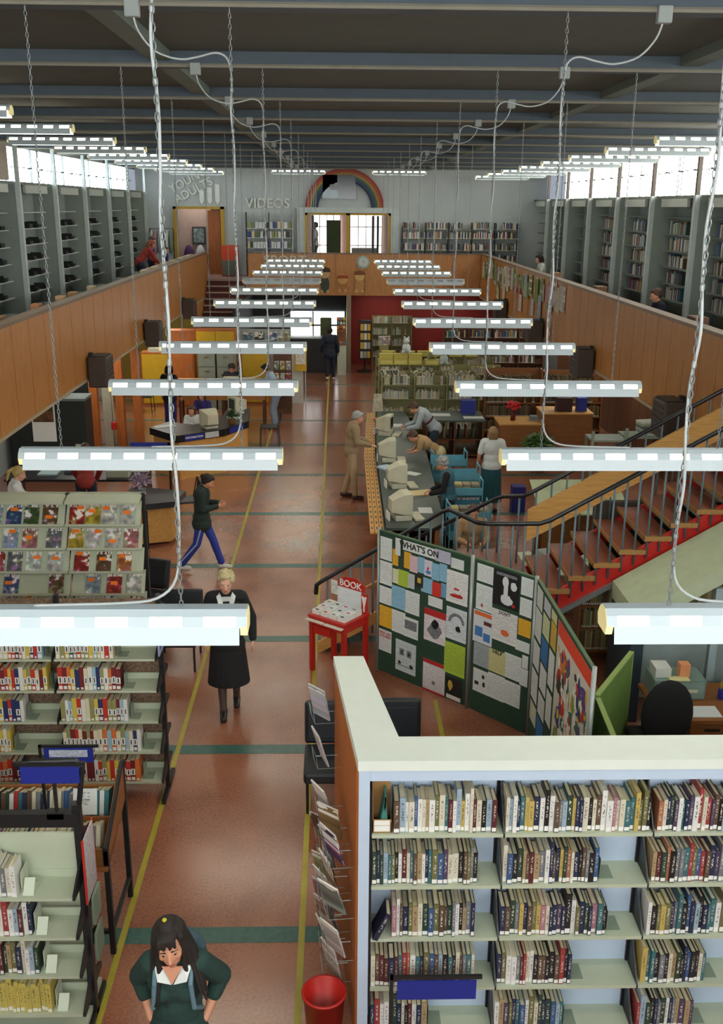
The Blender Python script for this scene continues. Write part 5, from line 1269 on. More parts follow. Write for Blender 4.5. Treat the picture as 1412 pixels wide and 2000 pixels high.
# person in dark jacket and bright blue trousers walking right
def stripe(root, child, HT, V, K):
    for S_ in 'RL':
        s = 1 if S_ == 'R' else -1; k_, a_ = V['k'+S_], V['a'+S_]; hp = K['pel']+Vector((.09*s, 0, -.06))
        t = MB().tube([hp+Vector((.088*s, 0, -.1)), k_+Vector((.066*s, 0, 0)), a_+Vector((.054*s, 0, .07))], .012, 6); child('side_stripe', t.mesh('side_stripe', mat('stripe_pale', '#9aa6b8', .7)))
person('person with dark tied hair, dark coat and bright blue track trousers walking right', (-2.10, 14.72, 0), -PI/2, 1.60, dict(nec=(0, .04, 1.43), che=(0, .02, 1.27), hpit=R(-30), eR=(.22, .05, 1.12), wR=(.12, .28, 1.15), eL=(-.22, .05, 1.12), wL=(-.10, .28, 1.15), kR=(.09, -.08, .50), aR=(.09, -.36, .12), kL=(-.09, .16, .52), aL=(-.09, .30, .08), loose=.014, nR=(-1, 0, .3), nL=(1, 0, .3)), .009,
       SKIN, DKG, 'coat', ROYAL, 'trousers', SHOEW, H_DK, 'bun', extras=stripe)
# man in tan jacket at the counter
person('grey-haired man in tan jacket and beige trousers standing at the lending counter', (.27, 18.75, 0), -PI/2+R(8), 1.76, dict(nec=(0, .05, 1.44), che=(0, .03, 1.27), hpit=R(-22), eR=(.24, .08, 1.14), wR=(.16, .34, 1.06), eL=(-.24, .08, 1.14), wL=(-.16, .34, 1.06), kR=(.11, .03, .5), aR=(.12, .06, .08), kL=(-.11, .0, .5), aL=(-.12, -.12, .08), loose=.014, nR=(-.5, 0, -1), nL=(.5, 0, -1)), .010,
       SKIN, TANC, 'long', CHINO, 'trousers', SHOEBR, H_GR, 'short')
person('person in dark clothes seen from behind, walking away at the far end', (-.24, 32.6, 0), R(4), 1.72, dict(kR=(.11, .05, .5), aR=(.12, .06, .08), kL=(-.10, -.02, .5), aL=(-.10, -.14, .12), show=0, loose=.014), .012, SKIND, NAVY, 'coat', NAVY, 'trousers', SHOEW, H_DK, 'short')
# staff behind the counter
def band(root, child, HT, V, K):
    t = MB(); t.ell((0, 0, 0), (.183, .132, .035), 18, Matrix.Translation(K['pel']+(K['che']-K['pel'])*.62) @ Matrix((K['rx'], K['fwd'], K['up'])).transposed().to_4x4()); child('jumper_band', t.mesh('jumper_band', mat('maroon_band', '#5a1a2a', .85)))
person('staff member in pale grey jumper with maroon band bending over the counter', (2.05, 20.9, 0), PI/2, 1.74, dict(pel=(0, -.05, .93), che=(0, .17, 1.18), nec=(0, .30, 1.28), hpit=R(-48), eR=(.22, .36, 1.0), wR=(.14, .56, .94), eL=(-.22, .34, 1.0), wL=(-.14, .54, .94), hR=(0, 1, -.1), hL=(0, 1, -.1), nR=(0, 0, -1), nL=(0, 0, -1), loose=.012), .011, SKIN, mat('grey_jumper', '#a3adb4', .85), 'long', mat('slate_trouser', '#2c3a44', .85), 'trousers', SHOEB, H_BR, 'short', extras=band)
person('staff member in tan top and cream skirt stooping at the counter', (1.95, 18.9, 0), PI/2, 1.64, dict(pel=(0, -.05, .93), che=(0, .24, 1.13), nec=(0, .38, 1.19), hpit=R(-50), eR=(.2, .40, 1.02), wR=(.10, .48, .96), eL=(-.2, .38, 1.02), wL=(-.1, .48, .96), hR=(0, 1, -.1), hL=(0, 1, -.1), nR=(0, 0, -1), nL=(0, 0, -1), hem=.38, flare=.26), .011, SKIN, BEIGE, 'short', CREAMC, 'skirt', SHOEB, H_BR, 'short', female=True)
person('grey-haired staff member in blue vest over dark sleeves behind the counter', (1.86, 15.75, 0), PI/2-R(10), 1.62, dict(nec=(0, .06, 1.43), che=(0, .04, 1.27), hpit=R(-30), eR=(.24, .1, 1.12), wR=(.12, .34, 1.02), eL=(-.24, .1, 1.12), wL=(-.12, .34, 1.02), nR=(0, 0, -1), nL=(0, 0, -1)), .010, SKIN, VESTB, 'vest', BLK, 'trousers', SHOEB, H_GR, 'curly', female=True,
       extras=lambda root, child, HT, V, K: [child('sleeve', (lambda t: (cap(t, K['sh'+S_]+K['rx']*(.02 if S_ == 'R' else -.02), .062, V['e'+S_], .052), cap(t, V['e'+S_], .052, V['e'+S_]+(V['w'+S_]-V['e'+S_])*.9, .040), t)[-1])(MB()).mesh('sleeve', BLK)) for S_ in 'RL'])
person('woman in white blouse and long teal skirt seen from behind', (2.87, 17.85, 0), R(-5), 1.64, dict(eR=(.27, -.02, 1.13), wR=(.30, .12, .94), show=0, hem=.22, flare=.22, loose=.02), .010, SKIN, WCL, 'short', TEALC, 'skirt', SHOEB, H_LB, 'bob', female=True)
SEAT = dict(pel=(0, -.02, .50), che=(0, .03, .84), nec=(0, .05, 1.01), kR=(.12, .40, .50), aR=(.12, .38, .08), kL=(-.12, .40, .50), aL=(-.12, .38, .08), eR=(.23, .12, .70), wR=(.14, .36, .72), eL=(-.23, .12, .70), wL=(-.14, .36, .72), nR=(0, 0, -1), nL=(0, 0, -1))
def seat(**k): d = dict(SEAT); d.update(k); return d
person('person in beige seated behind the stair railing beside the book trolleys', (2.05, 14.35, 0), PI, 1.66, seat(hpit=R(-20), hem=.3), .012, SKIN, BEIGE, 'long', CHINO, 'trousers', SHOEB, H_BR, 'short')
# information area
person('seated staff member in white shirt and brown hair at the information desk', (-3.2, 22.08, 0), PI, 1.66, seat(show=0, hpit=R(-15), nec=(.06, .08, 1.0), hem=.3), .012, SKIN, WCL, 'long', NAVY, 'trousers', SHOEB, H_BR, 'bob', female=True)
person('person in purple top sitting beyond the information desk', (-3.25, 23.9, 0), PI-R(15), 1.62, seat(hpit=R(-10)), .012, SKIN, PURP, 'long', NAVY, 'trousers', SHOEB, H_BR, 'bob', female=True)
person('person with black hair and purple trousers standing at left of the back desk', (-4.22, 24.9, 0), R(-20), 1.68, dict(hpit=R(-15), show=0), .012, SKIN, BLK, 'coat', PURP, 'trousers', SHOEBR, H_DK, 'bob', female=True)
person('staff member with dark curly hair and navy top seated behind the back desk', (-2.85, 27.0, 0), PI, 1.72, seat(hpit=R(-30), pel=(0, -.02, .62), che=(0, .03, .98), nec=(0, .05, 1.15), eR=(.23, .12, .9), wR=(.14, .36, .98), eL=(-.23, .12, .9), wL=(-.14, .36, .98), kR=(.12, .40, .56), kL=(-.12, .40, .56)), .012, SKIN, NAVY, 'long', BLK, 'trousers', SHOEB, H_DK, 'curly')
person('bearded man in pale blue shirt leaning on the end of the back desk', (-1.62, 25.15, 0), PI/2-R(10), 1.72, dict(pel=(0, -.08, .93), che=(0, .05, 1.24), nec=(0, .12, 1.40), hpit=R(-30), eR=(.22, .22, 1.15), wR=(.10, .40, 1.22), eL=(-.22, .2, 1.15), wL=(-.1, .38, 1.22), hR=(0, 1, 0), hL=(0, 1, 0), nR=(0, 0, -1), nL=(0, 0, -1), loose=.01), .012, SKIN, SKYC, 'long', GREYC, 'trousers', SHOEBR, H_DK, 'short')
person('woman with blond ponytail and white top behind the magazine rack', (-5.35, 15.9, 0), R(-70), 1.70, seat(hpit=R(-25), pel=(0, -.02, .62), che=(0, .03, .96), nec=(0, .05, 1.13), eR=(.2, .15, .85), wR=(.1, .34, .8), eL=(-.2, .15, .85), wL=(-.1, .34, .8), kR=(.12, .40, .56), kL=(-.12, .40, .56)), .011, SKINP, WCL, 'long', NAVY, 'trousers', SHOEB, H_BL, 'pony', female=True)
person('person in red jumper leaning over a table behind the magazine rack', (-4.35, 16.72, 0), R(10), 1.7, dict(pel=(0, -.1, .93), che=(0, .12, 1.17), nec=(0, .24, 1.28), hpit=R(-40), eR=(.22, .3, 1.0), wR=(.14, .45, .80), eL=(-.22, .3, 1.0), wL=(-.14, .45, .80), nR=(0, 0, -1), nL=(0, 0, -1), show=0), .012, SKIN, REDC, 'long', NAVY, 'trousers', SHOEB, H_BR, 'short')
# gallery readers
person('auburn-haired person in red jumper leaning on the left gallery parapet', (-5.3, 28.0, GZ), R(-60), 1.64, dict(pel=(0, -.1, .93), che=(0, .1, 1.16), nec=(0, .2, 1.28), hpit=R(-25), eR=(.22, .3, 1.0), wR=(.12, .42, .9), eL=(-.22, .3, 1.0), wL=(-.12, .42, .9), show=0), .012, SKIN, REDC, 'long', NAVY, 'trousers', SHOEB, H_AU, 'bob')
person('person in blue jumper beside the red jumper on the left gallery', (-5.3, 29.3, GZ), R(-70), 1.55, dict(hpit=R(-25), show=0), .012, SKIN, ROYAL, 'long', NAVY, 'trousers', SHOEB, H_BR, 'short')
person('small child in dark top at the end of the left gallery', (-5.15, 30.9, GZ), R(-80), 1.18, dict(hpit=R(-10), show=0), .012, SKIN, PURP, 'long', NAVY, 'trousers', SHOEB, H_BR, 'short')
person('reader with brown hair seated behind the right gallery parapet, near end', (5.62, 17.4, GZ-.12), PI/2, 1.62, seat(hpit=R(-20), show=0), .012, SKIN, NAVY, 'long', NAVY, 'trousers', SHOEB, H_BR, 'short')
person('reader with black hair seated behind the right gallery parapet, far end', (5.62, 27.8, GZ-.06), PI/2, 1.66, seat(hpit=R(-20), show=0), .012, SKINP, WCL, 'long', NAVY, 'trousers', SHOEB, H_DK, 'bob')
person('dark figure in the lobby behind the left glass door', (-.82, 38.0, GZ), PI/2, 1.82, dict(show=0), .014, SKIND, WCL, 'short', BLK, 'trousers', SHOEB, H_DK, 'short')
# ================================================================ lending counter
CT = mat('counter_top', '#3f4a46', .4); PUTTY = mat('terminal_case', '#c3c0a8', .5); SCRN = mat('screen_glass', '#2a3330', .15)
ck = thing('lending_counter', 'long lending counter with dark top and slotted pale timber front ledge', 'counter', (1.2, 18.8, 0))
def qprism(p, z0, z1): return MB().prism(p, z0, z1)
qprism([(.73, 14.4), (1.66, 14.4), (1.78, 19.3), (1.62, 23.4), (.93, 23.4), (.76, 19.3)], .76, .80).build('top', CT, ck)
qprism([(.78, 14.45), (.84, 14.45), (.86, 19.3), (1.02, 23.3), (.97, 23.3), (.81, 19.3)], 0, .76).build('front', WOODL, ck)
qprism([(1.5, 14.45), (1.6, 14.45), (1.7, 19.3), (1.55, 23.3), (1.48, 23.3), (1.6, 19.3)], 0, .76).build('back', WOODB, ck)
for q in range(3):
    o_ = .075*q
    qprism([(.50+o_, 14.3), (.565+o_, 14.3), (.60+o_, 19.3), (.77+o_, 23.4), (.71+o_, 23.4), (.535+o_, 19.3)], .74, .77).build('ledge_slat', WOODL, ck)
mb = MB()
for q in range(3):
    for k in range(30):
        y = 14.5+.28*k; x = (.53+.07*(y-14.3)/9 if y > 19.3 else .533+.035*(y-14.3)/5)+.075*q+(.0 if y < 19.3 else .17*(y-19.3)/4.1-.03*(y-19.3)/4.1)
        mb.box(x-.012, x+.012, y-.05, y+.05, .7702, .7712)
mb.build('slot', BLACK, ck)
qprism([(.72, 14.35), (.745, 14.35), (.775, 19.3), (.945, 23.4), (.92, 23.4), (.75, 19.3)], .70, .80).build('edge', mat('counter_edge', '#2a302e', .5), ck)
def terminal(x, y, rz, label, z=.80):
    t = thing('computer_terminal', label, 'computer', (x, y, z), rotz=rz, group='computer terminals on the lending counter', local=True)
    # screen faces +x, tapered back towards -x
    b_ = MB(); f = [(.12, -.18, .10), (.12, .18, .10), (.12, .18, .43), (.12, -.18, .43)]; g = [(-.20, -.11, .14), (-.20, .11, .14), (-.20, .11, .33), (-.20, -.11, .33)]; m0 = [(.0, -.175, .105), (.0, .175, .105), (.0, .175, .425), (.0, -.175, .425)]
    b_.add(f+m0+g, [(0, 1, 2, 3), (0, 4, 5, 1), (1, 5, 6, 2), (2, 6, 7, 3), (3, 7, 4, 0), (4, 8, 9, 5), (5, 9, 10, 6), (6, 10, 11, 7), (7, 11, 8, 4), (8, 11, 10, 9)])
    b_.build('casing', PUTTY, t, world=False)
    MB().box(.121, .124, -.14, .14, .15, .38).build('screen', SCRN, t, world=False)
    MB().rbox(-.14, .12, -.16, .16, 0, .09, .01).build('base', PUTTY, t, world=False)
    MB().rbox(.16, .32, -.21, .21, 0, .035, .008).build('keyboard', PUTTY, t, world=False)
    MB().box(-.24, -.225, -.1, .1, 0, .13).build('card', STICK, t, world=False)
for i, (x, y, a) in enumerate([(1.02, 14.9, 12), (1.07, 16.75, 8), (1.0, 18.6, 0), (1.05, 20.9, -15)]):
    terminal(x, y, R(a), 'putty coloured computer terminal, %s from the near end of the lending counter' % ordn(i))
def flat(name, label, cat, x, y, z, w_, d_, h_, col, rz=0, group=None, m=None):
    t = MB().box(-w_/2, w_/2, -d_/2, d_/2, 0, h_).build(name, m or PLAIN, loc=(x, y, z), rot=(0, 0, rz)); t.color = lin(col); tag(t, label, cat, group); return t
for i, (x, y, w_, d_, c, lb) in enumerate([(1.42, 15.3, .22, .3, '#cfd3d0', 'loose papers beside the nearest counter terminal'), (1.42, 16.3, .42, .3, '#cbb98a', 'tray of cards before the grey-haired staff member'), (.92, 18.0, .25, .3, '#b9cfe0', 'pale blue sheet leaning by the third counter terminal'), (1.38, 17.6, .2, .28, '#d8dad6', 'white papers beside the second counter terminal'), (.98, 20.0, .3, .22, '#d6dade', 'white papers between the two farthest terminals'), (1.25, 21.7, .3, .4, '#d9dbd8', 'white paper pile at the far end of the counter'), (1.0, 22.5, .25, .3, '#b9642e', 'orange folder at the far end of the counter')]):
    flat('papers', lb, 'papers', x, y, .801, w_, d_, .012+.01*(i % 3), c, .3*i)
# dark work desk behind the counter
wd = thing('desk', 'dark topped open work desk against the children\'s shelving', 'desk', (2.65, 22.5, 0))
MB().box(2.0, 3.35, 21.9, 23.0, .86, .90).build('top', CT, wd)
for x in (2.02, 2.66, 3.3): MB().box(x-.02, x+.02, 21.95, 22.95, 0, .86).build('side', WOODD, wd)
for z in (.05, .42): MB().box(2.04, 3.28, 22.0, 22.95, z, z+.02).build('shelf', WOODD, wd)
for i in range(7):
    x = 2.12+.16*i+(.03 if i > 3 else 0); flat('folder', 'folder leaning inside the dark work desk, %s from the left' % ordn(i), 'folder', x, 22.3, .445, .03, .3, .26, ['#8a8a4a', '#3a4a44', '#a6a070', '#5a3a2a', '#2c3c3c', '#8a4a2a', '#4a5a50'][i], 0, 'folders in the dark desk')
t = thing('storage_box', 'royal blue box on the dark work desk', 'box', (3.05, 22.75, .9)); MB().box(2.88, 3.2, 22.62, 22.9, .901, 1.18).build('box', BLUE, t); MB().box(2.87, 3.21, 22.61, 22.91, 1.18, 1.21).build('lid', BLUE, t)
flat('papers', 'white paper sheet on the left of the dark work desk', 'papers', 2.35, 22.5, .901, .5, .3, .01, '#d5d8d4'); flat('papers', 'white papers on the right of the dark work desk', 'papers', 3.1, 22.2, .901, .45, .22, .012, '#d5d8d4')
# book trolleys
def trolley(x, y, rz, label, books=False):
    t = thing('book_trolley', label, 'trolley', (x, y, 0), rotz=rz, group='blue book trolleys', local=True)
    for z in (.22, .50, .80): 
        MB().box(-.31, .31, -.17, .17, z, z+.015).build('shelf', LBLUE, t, world=False)
        if z > .4: MB().box(-.31, .31, .155, .17, z, z+.15).box(-.31, .31, -.17, -.155, z, z+.15).build('side_rail', LBLUE, t, world=False)
    for s in (-1, 1):
        MB().tube(smooth_path([(s*.32, -.16, .08), (s*.32, -.16, 1.0), (s*.32, -.12, 1.06), (s*.32, .12, 1.06), (s*.32, .16, 1.0), (s*.32, .16, .08)], 4), .012, 8).build('end_frame', LBLUE, t, world=False)
        for q in (-1, 1): MB().lathe([(.0, -.012), (.04, -.012), (.04, .012), (0, .012)], (0, 0, 0), 12, Matrix.Translation((s*.29, q*.15, .04)) @ Matrix.Rotation(R(90), 4, 'X')).build('wheel', BLACK, t, world=False)
    return t
trolley(2.12, 18.3, R(3), 'blue book trolley, farthest of those behind the counter')
trolley(2.22, 17.25, R(2), 'blue book trolley standing second from the far trolley')
trolley(2.14, 16.3, R(0), 'blue book trolley stacked with old books near the railing')
trolley(2.06, 14.9, R(4), 'blue book trolley half hidden behind the stair railing')
for (tx, ty, zz) in ((2.14, 16.3, .816), (2.06, 14.9, .816)):
    for q in range(16):
        mass_box(tx-.29+.145*(q % 4), tx-.16+.145*(q % 4), ty-.1, ty+.1, zz+.045*(q//4), zz+.04+.045*(q//4), rnd.choice(['#b6a888', '#8f836a', '#c9c0a0', '#6a6152', '#a89a6a']))
# ================================================================ information desk (boat shaped)
idk = thing('information_desk', 'curved tan information desk with black top', 'desk', (-3.1, 22, 0))
ip = [(-4.0, 20.85), (-3.3, 20.05), (-2.4, 20.7), (-1.95, 21.56), (-2.05, 23.0), (-2.55, 23.2), (-2.6, 21.9), (-3.1, 21.15), (-3.7, 21.45)]
cxm = sum(p[0] for p in ip)/len(ip); cym = sum(p[1] for p in ip)/len(ip)
MB().prism(ip, .80, .95).build('top', mat('desk_black', '#15171a', .35), idk)
MB().prism([(cxm+(a-cxm)*.94, cym+(b_-cym)*.96) for a, b_ in ip], 0, .80).build('base', WOODL, idk)
for i, (pa, pb, s_, mm, f0, f1) in enumerate([((-3.3, 20.05), (-2.4, 20.7), 'INFORMATION', BLUE, .16, .56), ((-3.3, 20.05), (-2.4, 20.7), '', mat('sign_grey', '#b9bcc0', .5), .59, .88), ((-2.4, 20.7), (-1.95, 21.56), '', BLUE, .2, .8)]):
    a, b_ = Vector(pa), Vector(pb); d_ = b_-a; L = d_.length; an = math.atan2(d_.y, d_.x)
    t = thing('desk_sign', ['blue INFORMATION sign on the desk edge', 'pale sign strip in the middle of the information desk edge', 'blank blue sign strip at the right end of the information desk edge'][i], 'sign', (a.x, a.y, .815), rotz=an, local=True)
    MB().box(L*f0, L*f1, -.012, -.002, 0, .12).build('plate', mm, t, world=False)
    if i == 0: oo = text_obj('lettering', s_, .06, STICK, None, Matrix.Translation((L*(f0+f1)/2, -.014, .06)) @ FACE_CAM, .001); oo.parent = t
def crt(x, y, z, rz, label):
    t = thing('computer_terminal', label, 'computer', (x, y, z), rotz=rz, local=True)
    b_ = MB(); f = [(.12, -.18, .06), (.12, .18, .06), (.12, .18, .39), (.12, -.18, .39)]; g = [(-.20, -.12, .1), (-.20, .12, .1), (-.20, .12, .31), (-.20, -.12, .31)]; m0 = [(.0, -.175, .065), (.0, .175, .065), (.0, .175, .385), (.0, -.175, .385)]
    b_.add(f+m0+g, [(0, 1, 2, 3), (0, 4, 5, 1), (1, 5, 6, 2), (2, 6, 7, 3), (3, 7, 4, 0), (4, 8, 9, 5), (5, 9, 10, 6), (6, 10, 11, 7), (7, 11, 8, 4), (8, 11, 10, 9)]).build('casing', PUTTY, t, world=False)
    MB().box(.121, .124, -.13, .13, .11, .34).build('screen', SCRN, t, world=False); MB().rbox(-.13, .12, -.14, .14, 0, .055, .01).build('base', PUTTY, t, world=False)
crt(-2.72, 20.85, .951, R(120), 'terminal with its back to the aisle on the information desk')
crt(-2.3, 22.4, .951, R(215), 'terminal with visible dark screen at the right end of the information desk')
t = thing('potted_plant', 'small dark green plant on the information desk', 'plant', (-2.3, 21.3, .95))
MB().lathe([(0, 0), (.07, 0), (.09, .1), (0, .1)], (-2.3, 21.3, .951), 14).build('pot', WOODB, t)
LEAFM = mat('leaf_green', '#2f4a24', .6, var=.3, scale=30)
def foliage(c, r_, n, ln, seed):
    mb = MB(); q9 = random.Random(seed)
    for q in range(n):
        a = q9.uniform(0, 2*PI); e = q9.uniform(.1, 1.4); d_ = Vector((math.cos(a)*math.cos(e), math.sin(a)*math.cos(e), math.sin(e)))
        p = Vector(c)+d_*r_*q9.uniform(.1, .5); t2 = p+d_*ln*q9.uniform(.6, 1); sd = d_.cross(Vector((0, 0, 1))).normalized()*ln*.12; md = (p+t2)/2+Vector((0, 0, ln*.12))
        mb.add([p, md+sd, t2-Vector((0, 0, ln*.15)), md-sd, md+Vector((0, 0, .004))], [(0, 1, 4), (1, 2, 4), (2, 3, 4), (3, 0, 4)])
    return mb
foliage((-2.3, 21.3, 1.05), .2, 90, .2, 1).build('foliage', LEAFM, t)
flat('papers', 'white papers at the left end of the information desk', 'papers', -3.7, 20.95, .951, .45, .2, .012, '#d8dad6', .5); flat('papers', 'white papers beside the seated staff member on the information desk', 'papers', -2.3, 21.85, .951, .3, .25, .012, '#d3d8da', .2)
# ================================================================ back desk and office furniture on the left
bd = thing('counter', 'long tan back counter with an orange front panel, dark legs', 'counter', (-3, 25.6, 0))
MB().box(-4.15, -1.8, 25.35, 26.0, 1.10, 1.15).build('top', WOODL, bd); MB().box(-4.1, -1.85, 25.4, 25.45, .68, 1.10).build('front_panel', WOODP, bd)
for x in (-4.05, -2.95, -1.9): MB().box(x-.03, x+.03, 25.4, 25.46, 0, .68).build('leg', WOODD, bd); MB().box(x-.03, x+.03, 25.9, 25.96, 0, 1.1).build('leg', WOODD, bd)
t = thing('typewriter', 'pale typewriter on the back counter', 'typewriter', (-2.75, 25.65, 1.15)); MB().rbox(-2.95, -2.55, 25.5, 25.8, 1.15, 1.25, .02).build('body', PUTTY, t); MB().tube([(-3.0, 25.75, 1.27), (-2.5, 25.75, 1.27)], .025, 8).build('roller', BLACK, t)
flat('papers', 'spread papers at the left of the back counter', 'papers', -3.6, 25.65, 1.151, .7, .3, .015, '#c9c0a0'); flat('papers', 'spread papers at the right of the back counter', 'papers', -2.2, 25.65, 1.151, .4, .3, .015, '#ccc8b0')
def cabinet(x, y, label):
    t = thing('filing_cabinet', label, 'cabinet', (x, y, 0), group='grey filing cabinets')
    MB().box(x-.24, x+.24, y, y+.6, 0, 1.6).build('body', mat('cabinet_grey', '#7d8478', .5), t)
    for q in range(4):
        d_ = MB().box(x-.225, x+.225, y-.015, y, .05+.385*q, .41+.385*q).build('drawer', mat('cabinet_grey2', '#868d80', .5), t)
        MB().box(x-.06, x+.06, y-.04, y-.015, .3+.385*q, .33+.385*q).build('handle', mat('brass', '#8a7a4a', .4, metal=.5), d_)
cabinet(-3.62, 27.6, 'grey filing cabinet, left one of the pair behind the back counter'); cabinet(-3.1, 27.6, 'grey filing cabinet, right one of the pair behind the back counter')
def cupboard(x0, x1, y, h, m_, label, dep=.5, doors=2):
    t = thing('cupboard', label, 'cupboard', ((x0+x1)/2, y, 0))
    MB().box(x0, x1, y, y+dep, 0, h).build('body', WOODO, t)
    for q in range(doors):
        a = x0+.03+(x1-x0-.06)*q/doors; b_ = x0+.03+(x1-x0-.06)*(q+1)/doors
        d_ = MB().box(a+.006, b_-.006, y-.02, y, .06, h-.05).build('door', m_, t); MB().box(b_-.06, b_-.03, y-.035, y-.02, h*.5, h*.5+.12).build('handle', CHROME, d_)
    return t
cupboard(-5.55, -4.75, 28.2, 1.5, YEL, 'low yellow cupboard with papers on top, beyond the timber columns', doors=1)
cupboard(-4.7, -4.0, 27.9, 2.15, WOODO, 'tall orange timber cupboard left of the filing cabinets', doors=1)
cupboard(-4.1, -2.95, 29.0, 2.05, YEL, 'tall yellow cupboard behind the filing cabinets')
cupboard(-2.75, -1.95, 28.4, 1.5, YEL, 'yellow cupboard right of the filing cabinets', doors=1)
flat('papers', 'paper stack on the low yellow cupboard', 'papers', -5.15, 28.4, 1.501, .4, .3, .1, '#c6c2b0')
t = thing('photo_display', 'display panel of blue and white photographs above the cupboards', 'panel', (-2.2, 29.6, 0)); MB().box(-2.9, -1.4, 29.6, 29.66, 0, 2.0).build('board', mat('panel_grey', '#9aa2a0', .8), t)
for q in range(8):
    x, z = -2.8+.36*(q % 4), 1.35+.32*(q//4); o_ = MB().box(x, x+.3, 29.59, 29.6, z, z+.26).build('photograph', COVERM, t); o_.color = lin(['#6f93b0', '#3a4a4c', '#5a7fa8', '#b9b68a'][q % 4])
t = thing('noticeboard_stand', 'white partition with yellow-framed notice facing the aisle', 'stand', (-1.05, 28.6, 0))
MB().box(-1.5, -.98, 28.55, 28.6, 0, 1.5).build('panel', mat('pale_panel', '#c6cbc6', .6), t); MB().box(-1.22, -.88, 28.45, 28.5, .95, 1.75).build('notice_frame', YEL, t); MB().box(-1.19, -.91, 28.44, 28.45, 1.15, 1.62).build('notice', mat('notice_pale', '#d8d3c4', .7, var=.3, scale=20), t); MB().box(-.93, -.9, 28.47, 28.5, 0, .95).build('post', CHROME, t)
t = thing('leaflet_shelf', 'dark shelf unit of leaflets at the right end of the back office', 'shelving', (-1.55, 27.0, 0)); MB().box(-1.75, -1.25, 27.0, 27.3, 0, .12).box(-1.75, -1.25, 27.0, 27.3, .5, .53).box(-1.75, -1.25, 27.28, 27.3, 0, 1.7).build('shelf', WOODD, t)
for q in range(9):
    x, z = -1.72+.16*(q % 3), .54+.33*(q//3); o_ = MB().box(x, x+.13, 27.1, 27.13, z, z+.24).build('leaflet', COVERM, t); o_.color = lin(['#c9c6bb', '#b04a3a', '#8a9a8a', '#c9b35a'][q % 4])
dk = thing('cabinet', 'long dark cabinet under the far window', 'cabinet', (-.6, 33.8, 0)); MB().box(-1.6, -.06, 34.1, 34.6, 0, 1.15).build('body', mat('dark_cabinet', '#191a1b', .5), dk); MB().box(-1.62, -.05, 34.08, 34.62, 1.15, 1.2).build('top', mat('pale_top', '#9aa7a8', .4), dk); MB().box(-1.5, -.8, 34.07, 34.1, .1, 1.1).box(-.75, -.08, 34.07, 34.1, .1, 1.1).build('door', mat('dark_cabinet2', '#1e1f20', .5), dk)
t = thing('armchair', 'olive chair back showing before the far window', 'chair', (-.35, 35.2, 0)); MB().rbox(-.6, -.2, 35.2, 35.3, .5, 1.75, .04).build('backrest', mat('olive_cloth', '#5d6440', .8), t); MB().rbox(-.6, -.2, 34.7, 35.2, .4, .5, .04).build('seat', mat('olive_cloth', '#5d6440', .8), t)
for x in (-.57, -.23): MB().box(x-.015, x+.015, 34.72, 34.75, 0, .4).build('leg', BLACK, t); MB().box(x-.015, x+.015, 35.22, 35.25, 0, .5).build('leg', BLACK, t)
# white column display of toys beside the pillar
t = thing('toy_shelf', 'pale cabinet heaped with colourful soft toys beside the far pillar', 'cabinet', (.1, 33.9, 0)); MB().box(.0, .30, 33.6, 34.0, 0, .95).build('body', mat('pale_cab', '#b9bfae', .6), t); MB().box(-.02, .3, 33.58, 34.0, 1.45, 1.5).box(-.02, .3, 33.98, 34.0, .95, 1.9).build('shelf', WOODB, t)
for q in range(12):
    x, z = .0+.1*(q % 3), [1.0, 1.52, 1.66, 1.8][q//3]
    o_ = MB().ell((x+.02, 33.75, z+.06), (.048, .07, .06), 10).build('soft_toy', PLAIN, smooth=True); o_.color = lin(['#d8b030', '#c0603a', '#3a7aa8', '#c9a83a', '#b8507a', '#d8c060', '#4a8ab0', '#cfd3c9', '#8ab0a0', '#d87a3a', '#5a9ac0', '#d8b83a'][q]); tag(o_, 'soft toy in the heap by the far pillar', 'toy', 'soft toys by the far pillar')
# revolving paperback stand
t = thing('revolving_stand', 'dark revolving paperback stand before the red wall', 'stand', (.95, 34.4, 0)); MB().lathe([(0, 0), (.26, 0), (.26, .03), (.03, .05), (.03, .45), (0, .45)], (.95, 34.4, 0), 18).build('base', BLACK, t); MB().box(.75, 1.15, 34.2, 34.6, .45, 1.75).build('rack', mat('rack_dark', '#201a18', .6), t)
for q in range(12):
    x, z = .79+.12*(q % 3), .5+.31*(q//3); mass_box(x, x+.10, 34.165, 34.195, z, z+.22, rnd.choice(['#c9c8b4', '#c9a23a', '#9aa0a4', '#5a6a60', '#d8d6c8']))
# ================================================================ children's shelving
def wood_rows(name, label, x0, x1, y, dep, zs, ztop, m_, bays, fillp=1.0, hm=(.17, .25), topbooks=False, pal=None, back=True):
    t = thing(name, label, 'shelving', ((x0+x1)/2, y, 0))
    for q in range(bays+1):
        x = x0+(x1-x0)*q/bays; MB().box(x-.015, x+.015, y, y+dep, 0, ztop).build('side', m_, t)
    if back: MB().box(x0, x1, y+dep-.01, y+dep, 0, ztop).build('back', m_, t)
    for z in zs:
        MB().box(x0, x1, y, y+dep-.01, z-.02, z).build('shelf', m_, t)
        for q in range(bays):
            a = x0+(x1-x0)*q/bays+.03; b_ = x0+(x1-x0)*(q+1)/bays-.03
            mass_row(a, a+(b_-a)*(fillp*rnd.uniform(.85, 1)), y+.02, z, hm[0], hm[1], .015, .035, .12, min(.17, dep-.04), pal or (LPAL if m_ is OLW else None))
    return t
LPAL = [('', c) for c in ['#c9c6b4', '#b9b49a', '#d0cdc0', '#a8a890', '#8fa09a', '#b08a7a', '#9a9a6a', '#c9b98a', '#7a8a86', '#6a6a5c', '#a9b4b8', '#c0bca8']]
OLW = mat('olive_shelf', '#8c8758', .6)
